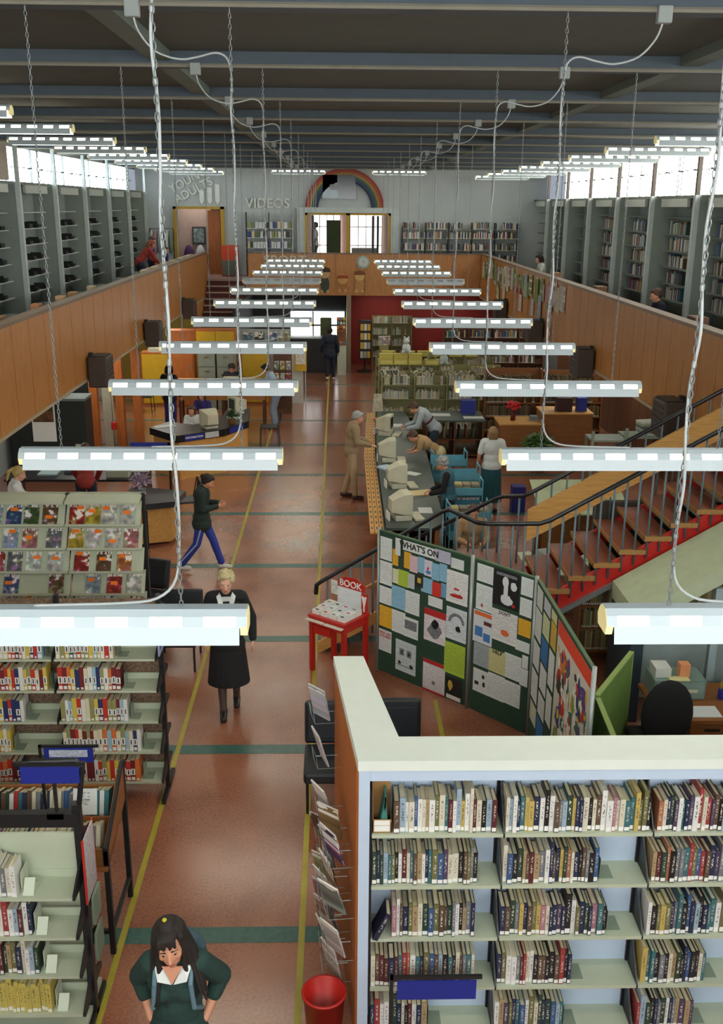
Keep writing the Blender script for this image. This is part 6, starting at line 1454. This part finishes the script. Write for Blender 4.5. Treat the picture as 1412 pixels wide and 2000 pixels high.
wood_rows('shelving_unit', 'olive low children\'s shelving nearest the lending counter', 1.1, 3.5, 24.2, .25, [.20, .50, .95, 1.30], 1.5, OLW, 3, .92)
wood_rows('shelving_unit', 'olive low children\'s shelving, second row back', 1.1, 3.6, 25.7, .25, [.35, .75, 1.15], 1.38, OLW, 3, .9)
wood_rows('shelving_unit', 'olive low children\'s shelving, third row back', 1.15, 4.5, 27.3, .25, [.35, .72, 1.05], 1.3, OLW, 4, .9, (.15, .22))
wood_rows('shelving_unit', 'olive low children\'s shelving, fourth row back', 1.15, 4.6, 29.2, .25, [.35, .70, 1.0], 1.25, OLW, 4, .9, (.15, .22))
wood_rows('shelving_unit', 'olive shelving against the red wall behind the revolving stand', 1.25, 2.65, 35.8, .25, [.3, .7, 1.1, 1.5], 1.75, OLW, 2, .9)
wood_rows('shelving_unit', 'dark shelving against the red wall at the right', 3.4, 6.6, 31.8, .25, [.3, .7, 1.1, 1.5], 1.8, WOODD, 4, .95)
LEANP = [(i, 1.2+.045*i) for i in range(9)]
for i, x in LEANP: mass_book(x, 25.0, 1.2+.0*i, .03, .15, .24, palette(True)[1], M=Matrix.Translation((x, 25, 1.3)) @ Matrix.Rotation(-.4, 4, 'Y') @ Matrix.Translation((-x, -25, -1.2)))
nb_ = 0
for (y, z, xs) in ((27.35, 1.31, [1.35, 1.75, 2.15]), (27.3, 1.31, [2.6]), (29.25, 1.26, [1.5, 2.1, 2.55, 3.0, 3.5, 3.95])):
    for x in xs:
        t = thing('book_box', 'pale yellow book box on the children\'s shelving, %s counting from the near row' % ordn(nb_), 'box', (x, y, z), group='pale yellow boxes on the children\'s shelves'); nb_ += 1
        MB().box(x-.19, x+.19, y, y+.18, z+.001, z+.16).build('box', mat('box_yellow', '#b7ab50', .6), t); MB().box(x-.15, x+.15, y-.004, y, z+.03, z+.12).build('box_label', mat('box_label', '#c9c070', .6), t)
        if x < 2.3 and y < 28: 
            t2 = thing('book_box', 'upper yellow book box stacked on the near row, %s from left' % ordn(xs.index(x)), 'box', (x, y, z+.17)); MB().box(x-.19, x+.19, y+.02, y+.2, z+.162, z+.3).build('box', mat('box_yellow', '#b7ab50', .6), t2)
for i, (x, y, z, c, lb) in enumerate([(1.95, 28.2, 1.0, '#c6cbd0', 'white soft toy'), (2.3, 28.3, 1.0, '#8f9468', 'olive soft toy'), (2.62, 28.2, 1.0, '#c9d2d0', 'pale soft toy')]):
    pass
def toy(x, y, z, c, lb):
    t = thing('soft_toy', lb, 'toy', (x, y, z)); m_ = mat('toy'+c, c, .9)
    MB().ell((x, y, z+.14), (.12, .1, .14), 12).build('body', m_, t, smooth=True); MB().ell((x, y-.01, z+.34), (.09, .085, .09), 12).build('head', m_, t, smooth=True)
    for s in (-1, 1): MB().ell((x+.06*s, y, z+.43), (.03, .02, .035), 8).build('ear', m_, t, smooth=True); MB().ell((x+.09*s, y-.07, z+.05), (.05, .07, .045), 8).build('foot', m_, t, smooth=True)
toy(1.9, 27.42, 1.62, '#bfc6c6', 'white soft toy sitting on the yellow boxes, left'); toy(2.6, 27.42, 1.475, '#8c8a60', 'olive soft toy sitting on the children\'s shelving'); toy(2.95, 27.42, 1.31, '#bccac6', 'pale soft toy at the right on the children\'s shelving')
def poster_stand(x, y, z, c, w_, h_, lb):
    t = thing('standing_card', lb, 'card', (x, y, z)); o_ = MB().box(x-w_/2, x+w_/2, y, y+.006, z, z+h_).build('card', COVERM, t); o_.color = lin(c); MB().box(x-.04, x+.04, y+.006, y+.08, z, z+.004).build('foot', STICK, t)
poster_stand(3.25, 29.46, 1.02, '#6a3a34', .3, .34, 'dark red picture card standing on the fourth children\'s row'); poster_stand(3.5, 29.3, 1.423, '#d84a2a', .2, .2, 'small vermilion card standing on a yellow box'); poster_stand(1.55, 33.0, 1.1, '#b9a8a0', .4, .3, 'pink picture card before the red wall')
MB().box(1.4, 1.7, 32.9, 33.1, 0, 1.1).build('plinth', OLW); tag(bpy.data.objects['plinth'], 'small olive plinth under the pink picture card', 'plinth')
t = thing('round_sign', 'white paper sign leaning on the end of the children\'s shelving', 'sign', (1.02, 24.3, 0)); MB().prism([(-.1, 0), (.1, 0), (.14, .5), (.1, 1.0), (-.1, 1.0), (-.14, .5)], 0, .01, Matrix.Translation((1.0, 24.1, .1)) @ FACE_CAM).build('sheet', mat('end_sheet', '#c9c2a8', .7, var=.3, scale=12), t)
# brown shelving and desks at right
wood_rows('bookshelf', 'brown timber shelving of old volumes, left unit behind the brown desk', 3.62, 5.0, 24.0, .3, [.2, .55, .9, 1.28], 1.72, WOODB, 1, 1, (.24, .3), pal=[('brown', '#4a3622'), ('tan', '#6e5a36'), ('dark', '#2e241a'), ('olive', '#5c5230')])
wood_rows('bookshelf', 'brown timber shelving of old volumes, right unit behind the brown desk', 5.05, 6.5, 24.0, .3, [.2, .55, .9, 1.28], 1.68, WOODB, 1, 1, (.24, .3), pal=[('brown', '#4a3622'), ('tan', '#6e5a36'), ('dark', '#2e241a'), ('olive', '#5c5230')])
de = thing('desk', 'brown laminate desk with a higher right-hand side', 'desk', (4.5, 21.8, 0))
MB().box(3.6, 4.6, 21.5, 22.3, 0, .88).build('left_body', WOODB, de); MB().box(4.6, 5.7, 21.7, 22.5, .2, 1.08).build('right_body', WOODB, de); MB().box(4.65, 5.65, 21.8, 22.4, 0, .2).build('plinth', WOODD, de); MB().box(3.58, 4.6, 21.48, 22.32, .88, .91).box(4.58, 5.72, 21.68, 22.52, 1.08, 1.11).build('top', WOODL, de)
t = thing('flower_vase', 'vase of bright red flowers on the brown desk', 'vase', (3.95, 21.9, .91)); MB().lathe([(0, 0), (.06, 0), (.05, .15), (.03, .22), (.04, .24), (0, .24)], (3.95, 21.9, .911), 14).build('vase', mat('dark_red_vase', '#5a1418', .3), t, smooth=True)
mb = MB(); q9 = random.Random(2)
for q in range(26): mb.ell((3.95+q9.uniform(-.13, .13), 21.9+q9.uniform(-.1, .1), 1.24+q9.uniform(-.07, .08)), (.045, .045, .035), 8)
mb.build('flowers', mat('flower_red', '#c01f22', .6), t)
flat('box', 'blue binder standing on the brown desk', 'binder', 5.5, 22.0, 1.111, .22, .2, .3, '#22348c'); flat('box', 'dark maroon binders standing on the brown desk', 'binder', 5.1, 22.0, 1.111, .35, .22, .3, '#38181c'); flat('telephone', 'grey telephone on the brown desk', 'telephone', 4.42, 21.9, .911, .16, .2, .1, '#6f7c86')
t = thing('potted_fern', 'green fern below the brown desk', 'plant', (4.35, 20.8, 0)); MB().lathe([(0, 0), (.14, 0), (.18, .3), (0, .3)], (4.35, 20.8, 0), 16).build('pot', WOODD, t); foliage((4.35, 20.8, .4), .4, 260, .42, 5).build('foliage', mat('fern_green', '#4f7038', .6, var=.3, scale=30), t)
def steel_table(x0, x1, y, lb):
    t = thing('steel_table', lb, 'table', ((x0+x1)/2, y, 0)); m_ = mat('table_green', '#8a9a8a', .45)
    MB().box(x0, x1, y-.3, y+.3, .78, .82).build('top', m_, t); MB().box(x0, x1, y-.28, y+.28, .42, .44).build('shelf', m_, t)
    for x in (x0+.03, x1-.03):
        for yy in (y-.27, y+.27): MB().box(x-.03, x+.03, yy-.02, yy+.02, 0, 1.0 if yy < y else .78).build('leg', m_, t)
steel_table(5.35, 6.1, 20.6, 'grey-green steel table, left one beneath the right gallery'); steel_table(6.15, 7.2, 20.9, 'grey-green steel table, right one beneath the right gallery')
for q in range(6): flat('journals', 'pile of journals on the right steel table, layer', 'journals', 6.75, 20.9, .821+.05*q, .5, .34, .045, ['#b9bfae', '#7a8478', '#a9b0a0', '#5a645c', '#9aa28e', '#c9cfc2'][q], .05*q)['label'] = '%s layer from the bottom in the journal pile on the steel table' % ordn(q)
# paper piles behind the stair
for q in range(8):
    flat('newspapers', '%s heap of newspapers behind the stair railing' % ordn(q), 'newspapers', 2.75+.5*(q % 3), 13.1+.42*(q//3), .01, .45, .34, .5+.08*(q % 3), ['#c4c7bc', '#b4b9b0', '#c9c7a8', '#9aa098'][q % 4], .05*q, 'newspaper heaps behind the stair')
t = thing('drawing_table', 'sloping pale chart table behind the stair rail', 'table', (3.6, 14.9, 0)); MB().box(3.2, 4.4, 14.6, 14.65, 0, 1.04).build('leg', WOODB, t); MB().box(3.2, 4.4, 15.2, 15.25, 0, 1.2).build('leg', WOODB, t); MB().add([(3.1, 14.4, 1.02), (4.5, 14.4, 1.02), (4.5, 15.4, 1.3), (3.1, 15.4, 1.3), (3.1, 14.4, 1.0), (4.5, 14.4, 1.0), (4.5, 15.4, 1.28), (3.1, 15.4, 1.28)], [(0, 1, 2, 3), (7, 6, 5, 4), (0, 4, 5, 1), (1, 5, 6, 2), (2, 6, 7, 3), (3, 7, 4, 0)]).build('chart', mat('chart_pale', '#b4bf9c', .7, var=.15, scale=4), t)
flat('storage_box', 'blue storage box under the stair treads', 'box', 4.6, 13.2, 0, .9, .6, 1.3, '#2d6c94'); flat('wastebin', 'blue waste bin behind the woman in the teal skirt', 'bin', 3.4, 17.9, 0, .25, .25, .5, '#1f2470')
# ================================================================ office under the stair
GD = mat('green_desk_edge', '#8aa05a', .8)
def screen(x0, y0, x1, y1, z0, z1, lb):
    a, b_ = Vector((x0, y0)), Vector((x1, y1)); d_ = b_-a; L = d_.length
    t = thing('desk_screen', lb, 'screen', (x0, y0, 0), rotz=math.atan2(d_.y, d_.x), local=True)
    MB().box(0, L, -.02, .02, z0, z1).build('panel', GREEN, t, world=False); MB().box(0, L, -.024, .024, z1, z1+.02).box(-.02, 0, -.024, .024, 0, z1+.02).box(L, L+.02, -.024, .024, 0, z1+.02).build('edge', GD, t, world=False)
screen(2.38, 8.15, 2.95, 9.05, .05, 1.22, 'olive green desk screen beside the black swivel chair')
screen(2.33, 7.2, 2.38, 8.1, .05, 1.20, 'olive green desk screen seen edge-on by the notice board')
t = thing('swivel_chair', 'tall black swivel chair back under the stair', 'chair', (3.05, 8.25, 0))
M_ = Matrix.Translation((3.12, 8.35, .0)); MB().ell((0, 0, .92), (.25, .06, .36), 20, M_).build('backrest', mat('black_fabric', '#0f0f11', .9), t, smooth=True); MB().rbox(2.88, 3.36, 8.4, 8.85, .44, .54, .04).build('seat', mat('black_fabric', '#0f0f11', .9), t); MB().tube([(3.12, 8.62, .08), (3.12, 8.62, .45)], .03, 10).build('column', BLACK, t)
for q in range(5): a = 2*PI*q/5; MB().tube([(3.12, 8.62, .08), (3.12+.28*math.cos(a), 8.62+.28*math.sin(a), .03)], .02, 6).build('foot', BLACK, t)
t = thing('desk', 'brown office desk with drawers under the stair', 'desk', (3.8, 9.0, 0)); MB().box(3.15, 4.6, 8.55, 9.35, .70, .74).build('top', WOODB, t); MB().box(3.42, 4.6, 8.62, 9.3, .0, .70).build('body', WOODD, t)
for q in range(4): d_ = MB().box(3.46, 3.9, 8.6, 8.62, .06+.16*q, .2+.16*q).build('drawer', WOODB, t); MB().box(3.6, 3.75, 8.585, 8.6, .12+.16*q, .14+.16*q).build('handle', BLACK, d_)
t = thing('card_index', 'grey-green card index drawers on the office desk', 'drawers', (3.45, 9.1, .74)); MB().box(3.2, 3.72, 8.98, 9.3, .742, .95).build('body', mat('index_green', '#6f857c', .5), t)
for q in range(2): d_ = MB().box(3.22+.25*q, 3.45+.25*q, 8.965, 8.98, .76, .93).build('drawer', mat('index_green2', '#7d948a', .5), t); MB().box(3.28+.25*q, 3.38+.25*q, 8.95, 8.965, .83, .86).build('card_holder', PUTTY, d_)
for i, (x, y, z, w_, d2, h_, c, lb) in enumerate([(3.3, 9.15, .951, .16, .2, .1, '#c6c9c0', 'white tray on the card index'), (3.52, 9.1, .951, .1, .1, .14, '#d08a5c', 'orange tub on the card index'), (3.45, 9.02, .951, .2, .1, .01, '#d8d29a', 'yellow slips on the card index'), (3.62, 8.72, .741, .3, .22, .008, '#d8dcdc', 'white sheet on the office desk')]): flat('desk_item', lb, 'stationery', x, y, z, w_, d2, h_, c)
t = thing('pen_pot', 'pot of pens right of the card index', 'pot', (3.9, 9.0, .74)); MB().lathe([(0, 0), (.04, 0), (.04, .1), (0, .1)], (3.9, 9.0, .742), 12).build('pot', BLUE, t)
for q in range(4): MB().tube([(3.9+.015*math.cos(q*1.6), 9.0+.015*math.sin(q*1.6), .84), (3.9+.035*math.cos(q*1.6), 9.0+.035*math.sin(q*1.6), .93)], .004, 5).build('pen', [RED, YEL, GREEN, BLUE][q], t)
t = thing('table', 'timber office table partly hidden by the notice board', 'table', (2.65, 9.5, 0)); MB().box(2.25, 2.7, 9.1, 10.4, .70, .74).build('top', WOODB, t); MB().box(2.3, 2.35, 9.15, 10.35, 0, .7).build('leg', WOODB, t); MB().box(2.62, 2.67, 9.15, 10.35, 0, .7).build('leg', WOODB, t)
flat('papers', 'white papers at the near end of the timber office table', 'papers', 2.4, 9.3, .741, .22, .3, .01, '#d8dcda'); flat('box', 'dark box on the timber office table', 'box', 2.5, 10.1, .741, .3, .4, .2, '#1d2126')
wood_rows('bookshelf', 'brown shelving of old books under the stair soffit', 3.0, 5.2, 11.3, .28, [.2, .5, .8], 1.05, WOODB, 2, 1, (.22, .28), pal=[('brown', '#5a4228'), ('tan', '#8a7448'), ('olive', '#6c6a44'), ('cream', '#a89c74')])
t = thing('framed_picture', 'framed picture leaning above the books under the stair', 'picture', (4.35, 11.5, 1.06)); MB().box(4.1, 4.6, 11.45, 11.5, 1.06, 1.4).build('frame', WOODD, t); MB().box(4.14, 4.56, 11.44, 11.45, 1.1, 1.36).build('canvas', mat('canvas_pale', '#a8a890', .7, var=.2), t)
# ================================================================ left desks behind the magazine rack
t = thing('desk', 'black-topped timber desk at the end of the magazine rack', 'desk', (-3.2, 16.3, 0)); MB().prism([(-3.7, 15.6), (-2.72, 15.95), (-2.62, 16.6), (-3.6, 16.9)], .66, .76).build('top', mat('desk_black', '#15171a', .35), t); MB().prism([(-3.6, 15.72), (-2.8, 16.0), (-2.72, 16.5), (-3.5, 16.75)], .05, .66).build('front', WOODL, t)
for x, y in ((-3.15, 15.75), (-2.68, 15.98)): MB().box(x-.015, x+.015, y-.015, y+.015, 0, .66).build('leg', BLACK, t)
t = thing('dried_flowers', 'spray of pale dried flowers on the black-topped desk', 'flowers', (-3.3, 16.2, .76)); MB().lathe([(0, 0), (.06, 0), (.07, .15), (0, .15)], (-3.3, 16.2, .761), 12).build('vase', mat('vase_grey', '#6a7070', .5), t); foliage((-3.3, 16.2, .95), .25, 80, .22, 8).build('flowers', mat('dried_pink', '#a08aa0', .8, var=.4, scale=40), t)
t = thing('table', 'dark work table behind the magazine rack', 'table', (-4.6, 17.8, 0)); MB().box(-6.0, -3.5, 17.4, 18.4, .70, .74).build('top', mat('desk_black', '#15171a', .35), t)
for x in (-5.95, -3.55): MB().box(x-.02, x+.02, 17.45, 18.35, 0, .7).build('leg', BLACK, t)
for i, (x, y, w_, d2, h_, c, lb) in enumerate([(-4.0, 17.7, .4, .3, .12, '#a8aa94', 'pale index tray on the dark work table'), (-3.75, 18.1, .5, .3, .02, '#cfd4d2', 'white papers at the right of the dark work table'), (-5.3, 17.8, .35, .3, .03, '#8fa5a8', 'grey folder at the left of the dark work table'), (-4.9, 18.0, .3, .2, .08, '#6a7a7a', 'small grey machine on the dark work table')]): flat('desk_item', lb, 'stationery', x, y, .741, w_, d2, h_, c)
t = thing('shelf_sign', 'blank blue sign standing behind the magazine rack end', 'sign', (-3.6, 18.6, 0)); MB().box(-3.95, -3.2, 18.6, 18.62, .9, 1.15).build('sign_board', BLUE, t); MB().box(-3.24, -3.2, 18.6, 18.64, 0, 1.15).build('post', BLACK, t)
t = thing('photocopier', 'dark cabinet with a pale label by the booth window', 'cabinet', (-5.9, 20.8, 0)); MB().box(-6.9, -5.3, 20.7, 21.3, 0, 1.55).build('body', mat('copier_dark', '#1a211e', .5), t); MB().box(-6.9, -5.28, 20.66, 21.32, 1.55, 1.6).build('top', mat('copier_top', '#6f7f7a', .5), t); MB().box(-5.55, -5.4, 20.69, 20.7, .55, .62).build('nameplate', PUTTY, t); MB().box(-6.2, -5.75, 21.0, 21.3, 1.6, 1.8).build('tray', mat('copier_teal', '#5f7f76', .5), t)
t = thing('poster', 'white calendar poster with a dark autumn picture on the dark cabinet', 'poster', (-6.15, 20.65, .7)); MB().box(-6.42, -5.93, 20.68, 20.695, .68, 1.52).build('sheet', STICK, t); MB().box(-6.39, -5.96, 20.672, 20.68, 1.1, 1.48).build('picture', mat('autumn', '#5a3a1c', .6, var=.7, scale=7), t)
t = thing('fire_hose_box', 'small red alarm box on a pale conduit by the timber columns', 'alarm', (-5.05, 22.6, .6)); MB().rbox(-5.22, -5.10, 22.62, 22.74, .5, .68, .02).build('box', RED, t); MB().tube([(-5.16, 22.72, .68), (-5.2, 22.72, 2.5)], .02, 8).build('conduit', mat('pale_post', '#a6a08a', .6), t)
t = thing('alarm_bell', 'red alarm bell under the left parapet', 'alarm', (-4.6, 19.3, 2.3)); MB().rbox(-4.72, -4.56, 19.2, 19.4, 2.42, 2.56, .02).build('box', RED, t); MB().ell((-4.64, 19.3, 2.34), (.08, .08, .07), 12).build('bell', CHROME, t, smooth=True)
# ================================================================ gallery furniture
t = thing('kiosk', 'orange-red display kiosk with a grey basket on the landing', 'stand', (-3.72, 35.6, GZ)); MB().box(-4.02, -3.45, 35.7, 36.0, GZ, GZ+1.05).build('back', mat('kiosk_red', '#c2401f', .6), t); MB().prism([(-3.95, GZ+.05), (-3.55, GZ+.05), (-3.5, GZ+.55), (-4.0, GZ+.55)], 35.5, 35.68, Matrix(((1,0,0,0),(0,0,1,0),(0,1,0,0),(0,0,0,1)))).build('basket', mat('basket_grey', '#5f665a', .8, var=.4, scale=30), t)
for i, q in enumerate(range(12)):
    y = 25.0+.72*q; o_ = MB().ell((PL-.32, y, PZ1-.02), (.14, .3, .07), 10).build('newspaper_pile', PLAIN, smooth=True); o_.color = lin(['#b9a890', '#a08a74', '#c0b49c', '#8f7a66'][q % 4]); tag(o_, 'heaped papers on the ledge behind the left parapet, %s from the near end' % ordn(i), 'papers', 'papers along the left gallery ledge')
struct(MB().box(PL-.5, PL-.12, 6, 34.3, GZ, PZ1-.06).build('wall_left_ledge', WOODD))
for i, (y, c) in enumerate([(13.3, '#b98a5a'), (14.0, '#8a6a44'), (15.8, '#b07a4a'), (17.2, '#c9a070'), (18.0, '#a87a4c'), (19.4, '#c0b090')]): flat('box', 'small timber block on the left parapet ledge, %s from the near end' % ordn(i), 'box', PL-.3, y, PZ1-.06, .12, .22, .13, c, 0, 'timber blocks on the left ledge')
for i, (y, c) in enumerate([(12.6, '#8a5a34'), (14.4, '#6a4a34'), (20.0, '#7a5638'), (24.2, '#a8744a')]): flat('box', 'small timber card box behind the right parapet, %s from the near end' % ordn(i), 'box', PR+.35, y, PZ1-.06, .2, .35, .13, c, 0, 'card boxes on the right ledge')
struct(MB().box(PR+.15, PR+.5, 12.2, 15.9, GZ, PZ1-.06).box(PR+.15, PR+.5, 19.0, 26.5, GZ, PZ1-.06).build('wall_right_ledge', WOODD))
# far wall shelving
fs_ = thing('shelving_unit', 'dark shelving full of books along the far wall, right of the double doors', 'shelving', (4.4, 36.3, GZ))
for q in range(6): x = 2.3+.82*q; MB().box(x-.015, x+.015, 36.3, 36.6, GZ, 4.95 if q else 4.8).build('side', DKGREY, fs_)
for z in (GZ+.1, 3.6, 4.0, 4.4, 4.72):
    MB().box(2.3, 6.4, 36.3, 36.6, z-.02, z).build('shelf', mat('shelf_olive', '#7a7f68', .6), fs_)
    for q in range(5): mass_row(2.33+.82*q, 2.33+.82*(q+1)-.05-(.3*rnd.random() if z > 4.6 else 0), 36.32, z, .19, .26, .02, .045, .12, .16, gaps=.03)
vs_ = thing('shelving_unit', 'pale shelving of video cases under the VIDEOS letters', 'shelving', (-2.4, 36.3, GZ))
for q in range(3): x = -3.2+.8*q; MB().box(x-.015, x+.015, 36.3, 36.6, GZ, 5.25).build('side', DKGREY, vs_)
for z in (3.7, 4.05, 4.4, 4.72):
    MB().box(-3.2, -1.55, 36.3, 36.6, z-.02, z).build('shelf', LW, vs_)
    x = -3.15
    while x < -1.7:
        w_ = rnd.uniform(.08, .16); mass_box(x, x+w_-.02, 36.34, 36.4, z, z+.2+.02*rnd.random(), rnd.choice(['#c9cfd0', '#8a8a5a', '#5a6a4a', '#c9b98a', '#2a3a7a', '#d0d4d4', '#3a3a34'])); x += w_
# books on the right gallery alcove shelves (near part of each bay)
for k in range(-2, 6):
    ya = 19.73+2.8*k+.1
    for j in range(1, 6):
        y = ya+1.25; z = GZ+.17+.34*j
        while y < ya+(2.25 if k < 3 else .0):
            t_ = rnd.uniform(.025, .05); h_ = rnd.uniform(.2, .27); mass_box(XR-.22, XR-.06, y, y+t_-.003, z, z+h_, palette(rnd.random() < .4)[1]); y += t_
# coats at the end of the left gallery
t = thing('coat_rack', 'rack of coats at the far end of the left gallery', 'rack', (-5.9, 35.2, GZ)); MB().tube([(-6.4, 35.4, GZ), (-6.4, 35.4, GZ+1.6), (-5.6, 35.4, GZ+1.6), (-5.6, 35.4, GZ)], .02, 8).build('frame', DKGREY, t)
for q in range(6): MB().ell((-6.35+.13*q, 35.4, GZ+1.15), (.08, .2, .42), 10).build('coat', mat('coat%d' % q, ['#c6c9c4', '#b98a92', '#8fa0a8', '#3a3a44', '#d0d3d0', '#6a7a6a'][q], .9), t, smooth=True)['label'] = ['white coat', 'pink coat', 'grey-blue coat', 'dark coat', 'off-white coat', 'green coat'][q]
# art works pinned on the far end of the right parapet
q9 = random.Random(11); n_ = 0; PX = PR-.012
for q in range(48):
    y = 21.6+12.2*(q/48)+q9.uniform(-.15, .15); z = q9.choice([3.45, 3.3, 2.95, 3.5])-.1*q9.random(); hh_ = q9.uniform(.32, .58)
    if z+hh_ > 3.9: z = 3.88-hh_
    o_ = MB().box(-.003, 0, -.2, .2, 0, hh_).build('drawing', COVERM if q % 3 == 0 else PAPER, loc=(PX-.0045*(q % 6), y, z)); o_.color = lin(q9.choice(['#c9c4bc', '#d0c6b0', '#b9c4c0', '#7a9a4a', '#c98a8a', '#c9c2a0', '#a8b0b8']))
    tag(o_, 'child\'s drawing pinned to the right parapet, %s from the near end of the cluster' % ordn(q), 'drawing', 'drawings on the right parapet')
# ================================================================ the mass of distant books: one object
me = BM.mesh('distant_books', mat('tmp_', '#888888'))
ca = me.color_attributes.new('cover', 'FLOAT_COLOR', 'CORNER')
cols = []
for i, p in enumerate(me.polygons): c4 = lin(BMC[i]); cols += list(c4)*p.loop_total
ca.data.foreach_set('color', cols)
m, nt, b = newmat('distant_book_cover'); at = N(nt, 'ShaderNodeAttribute', attribute_name='cover'); nt.links.new(at.outputs['Color'], b.inputs['Base Color']); b.inputs['Roughness'].default_value = .6
me.materials.clear(); me.materials.append(m)
o = bpy.data.objects.new('distant_books', me); COL.objects.link(o)
tag(o, 'all the small books packed on the shelving and troughs farther off', 'books', None, 'stuff')
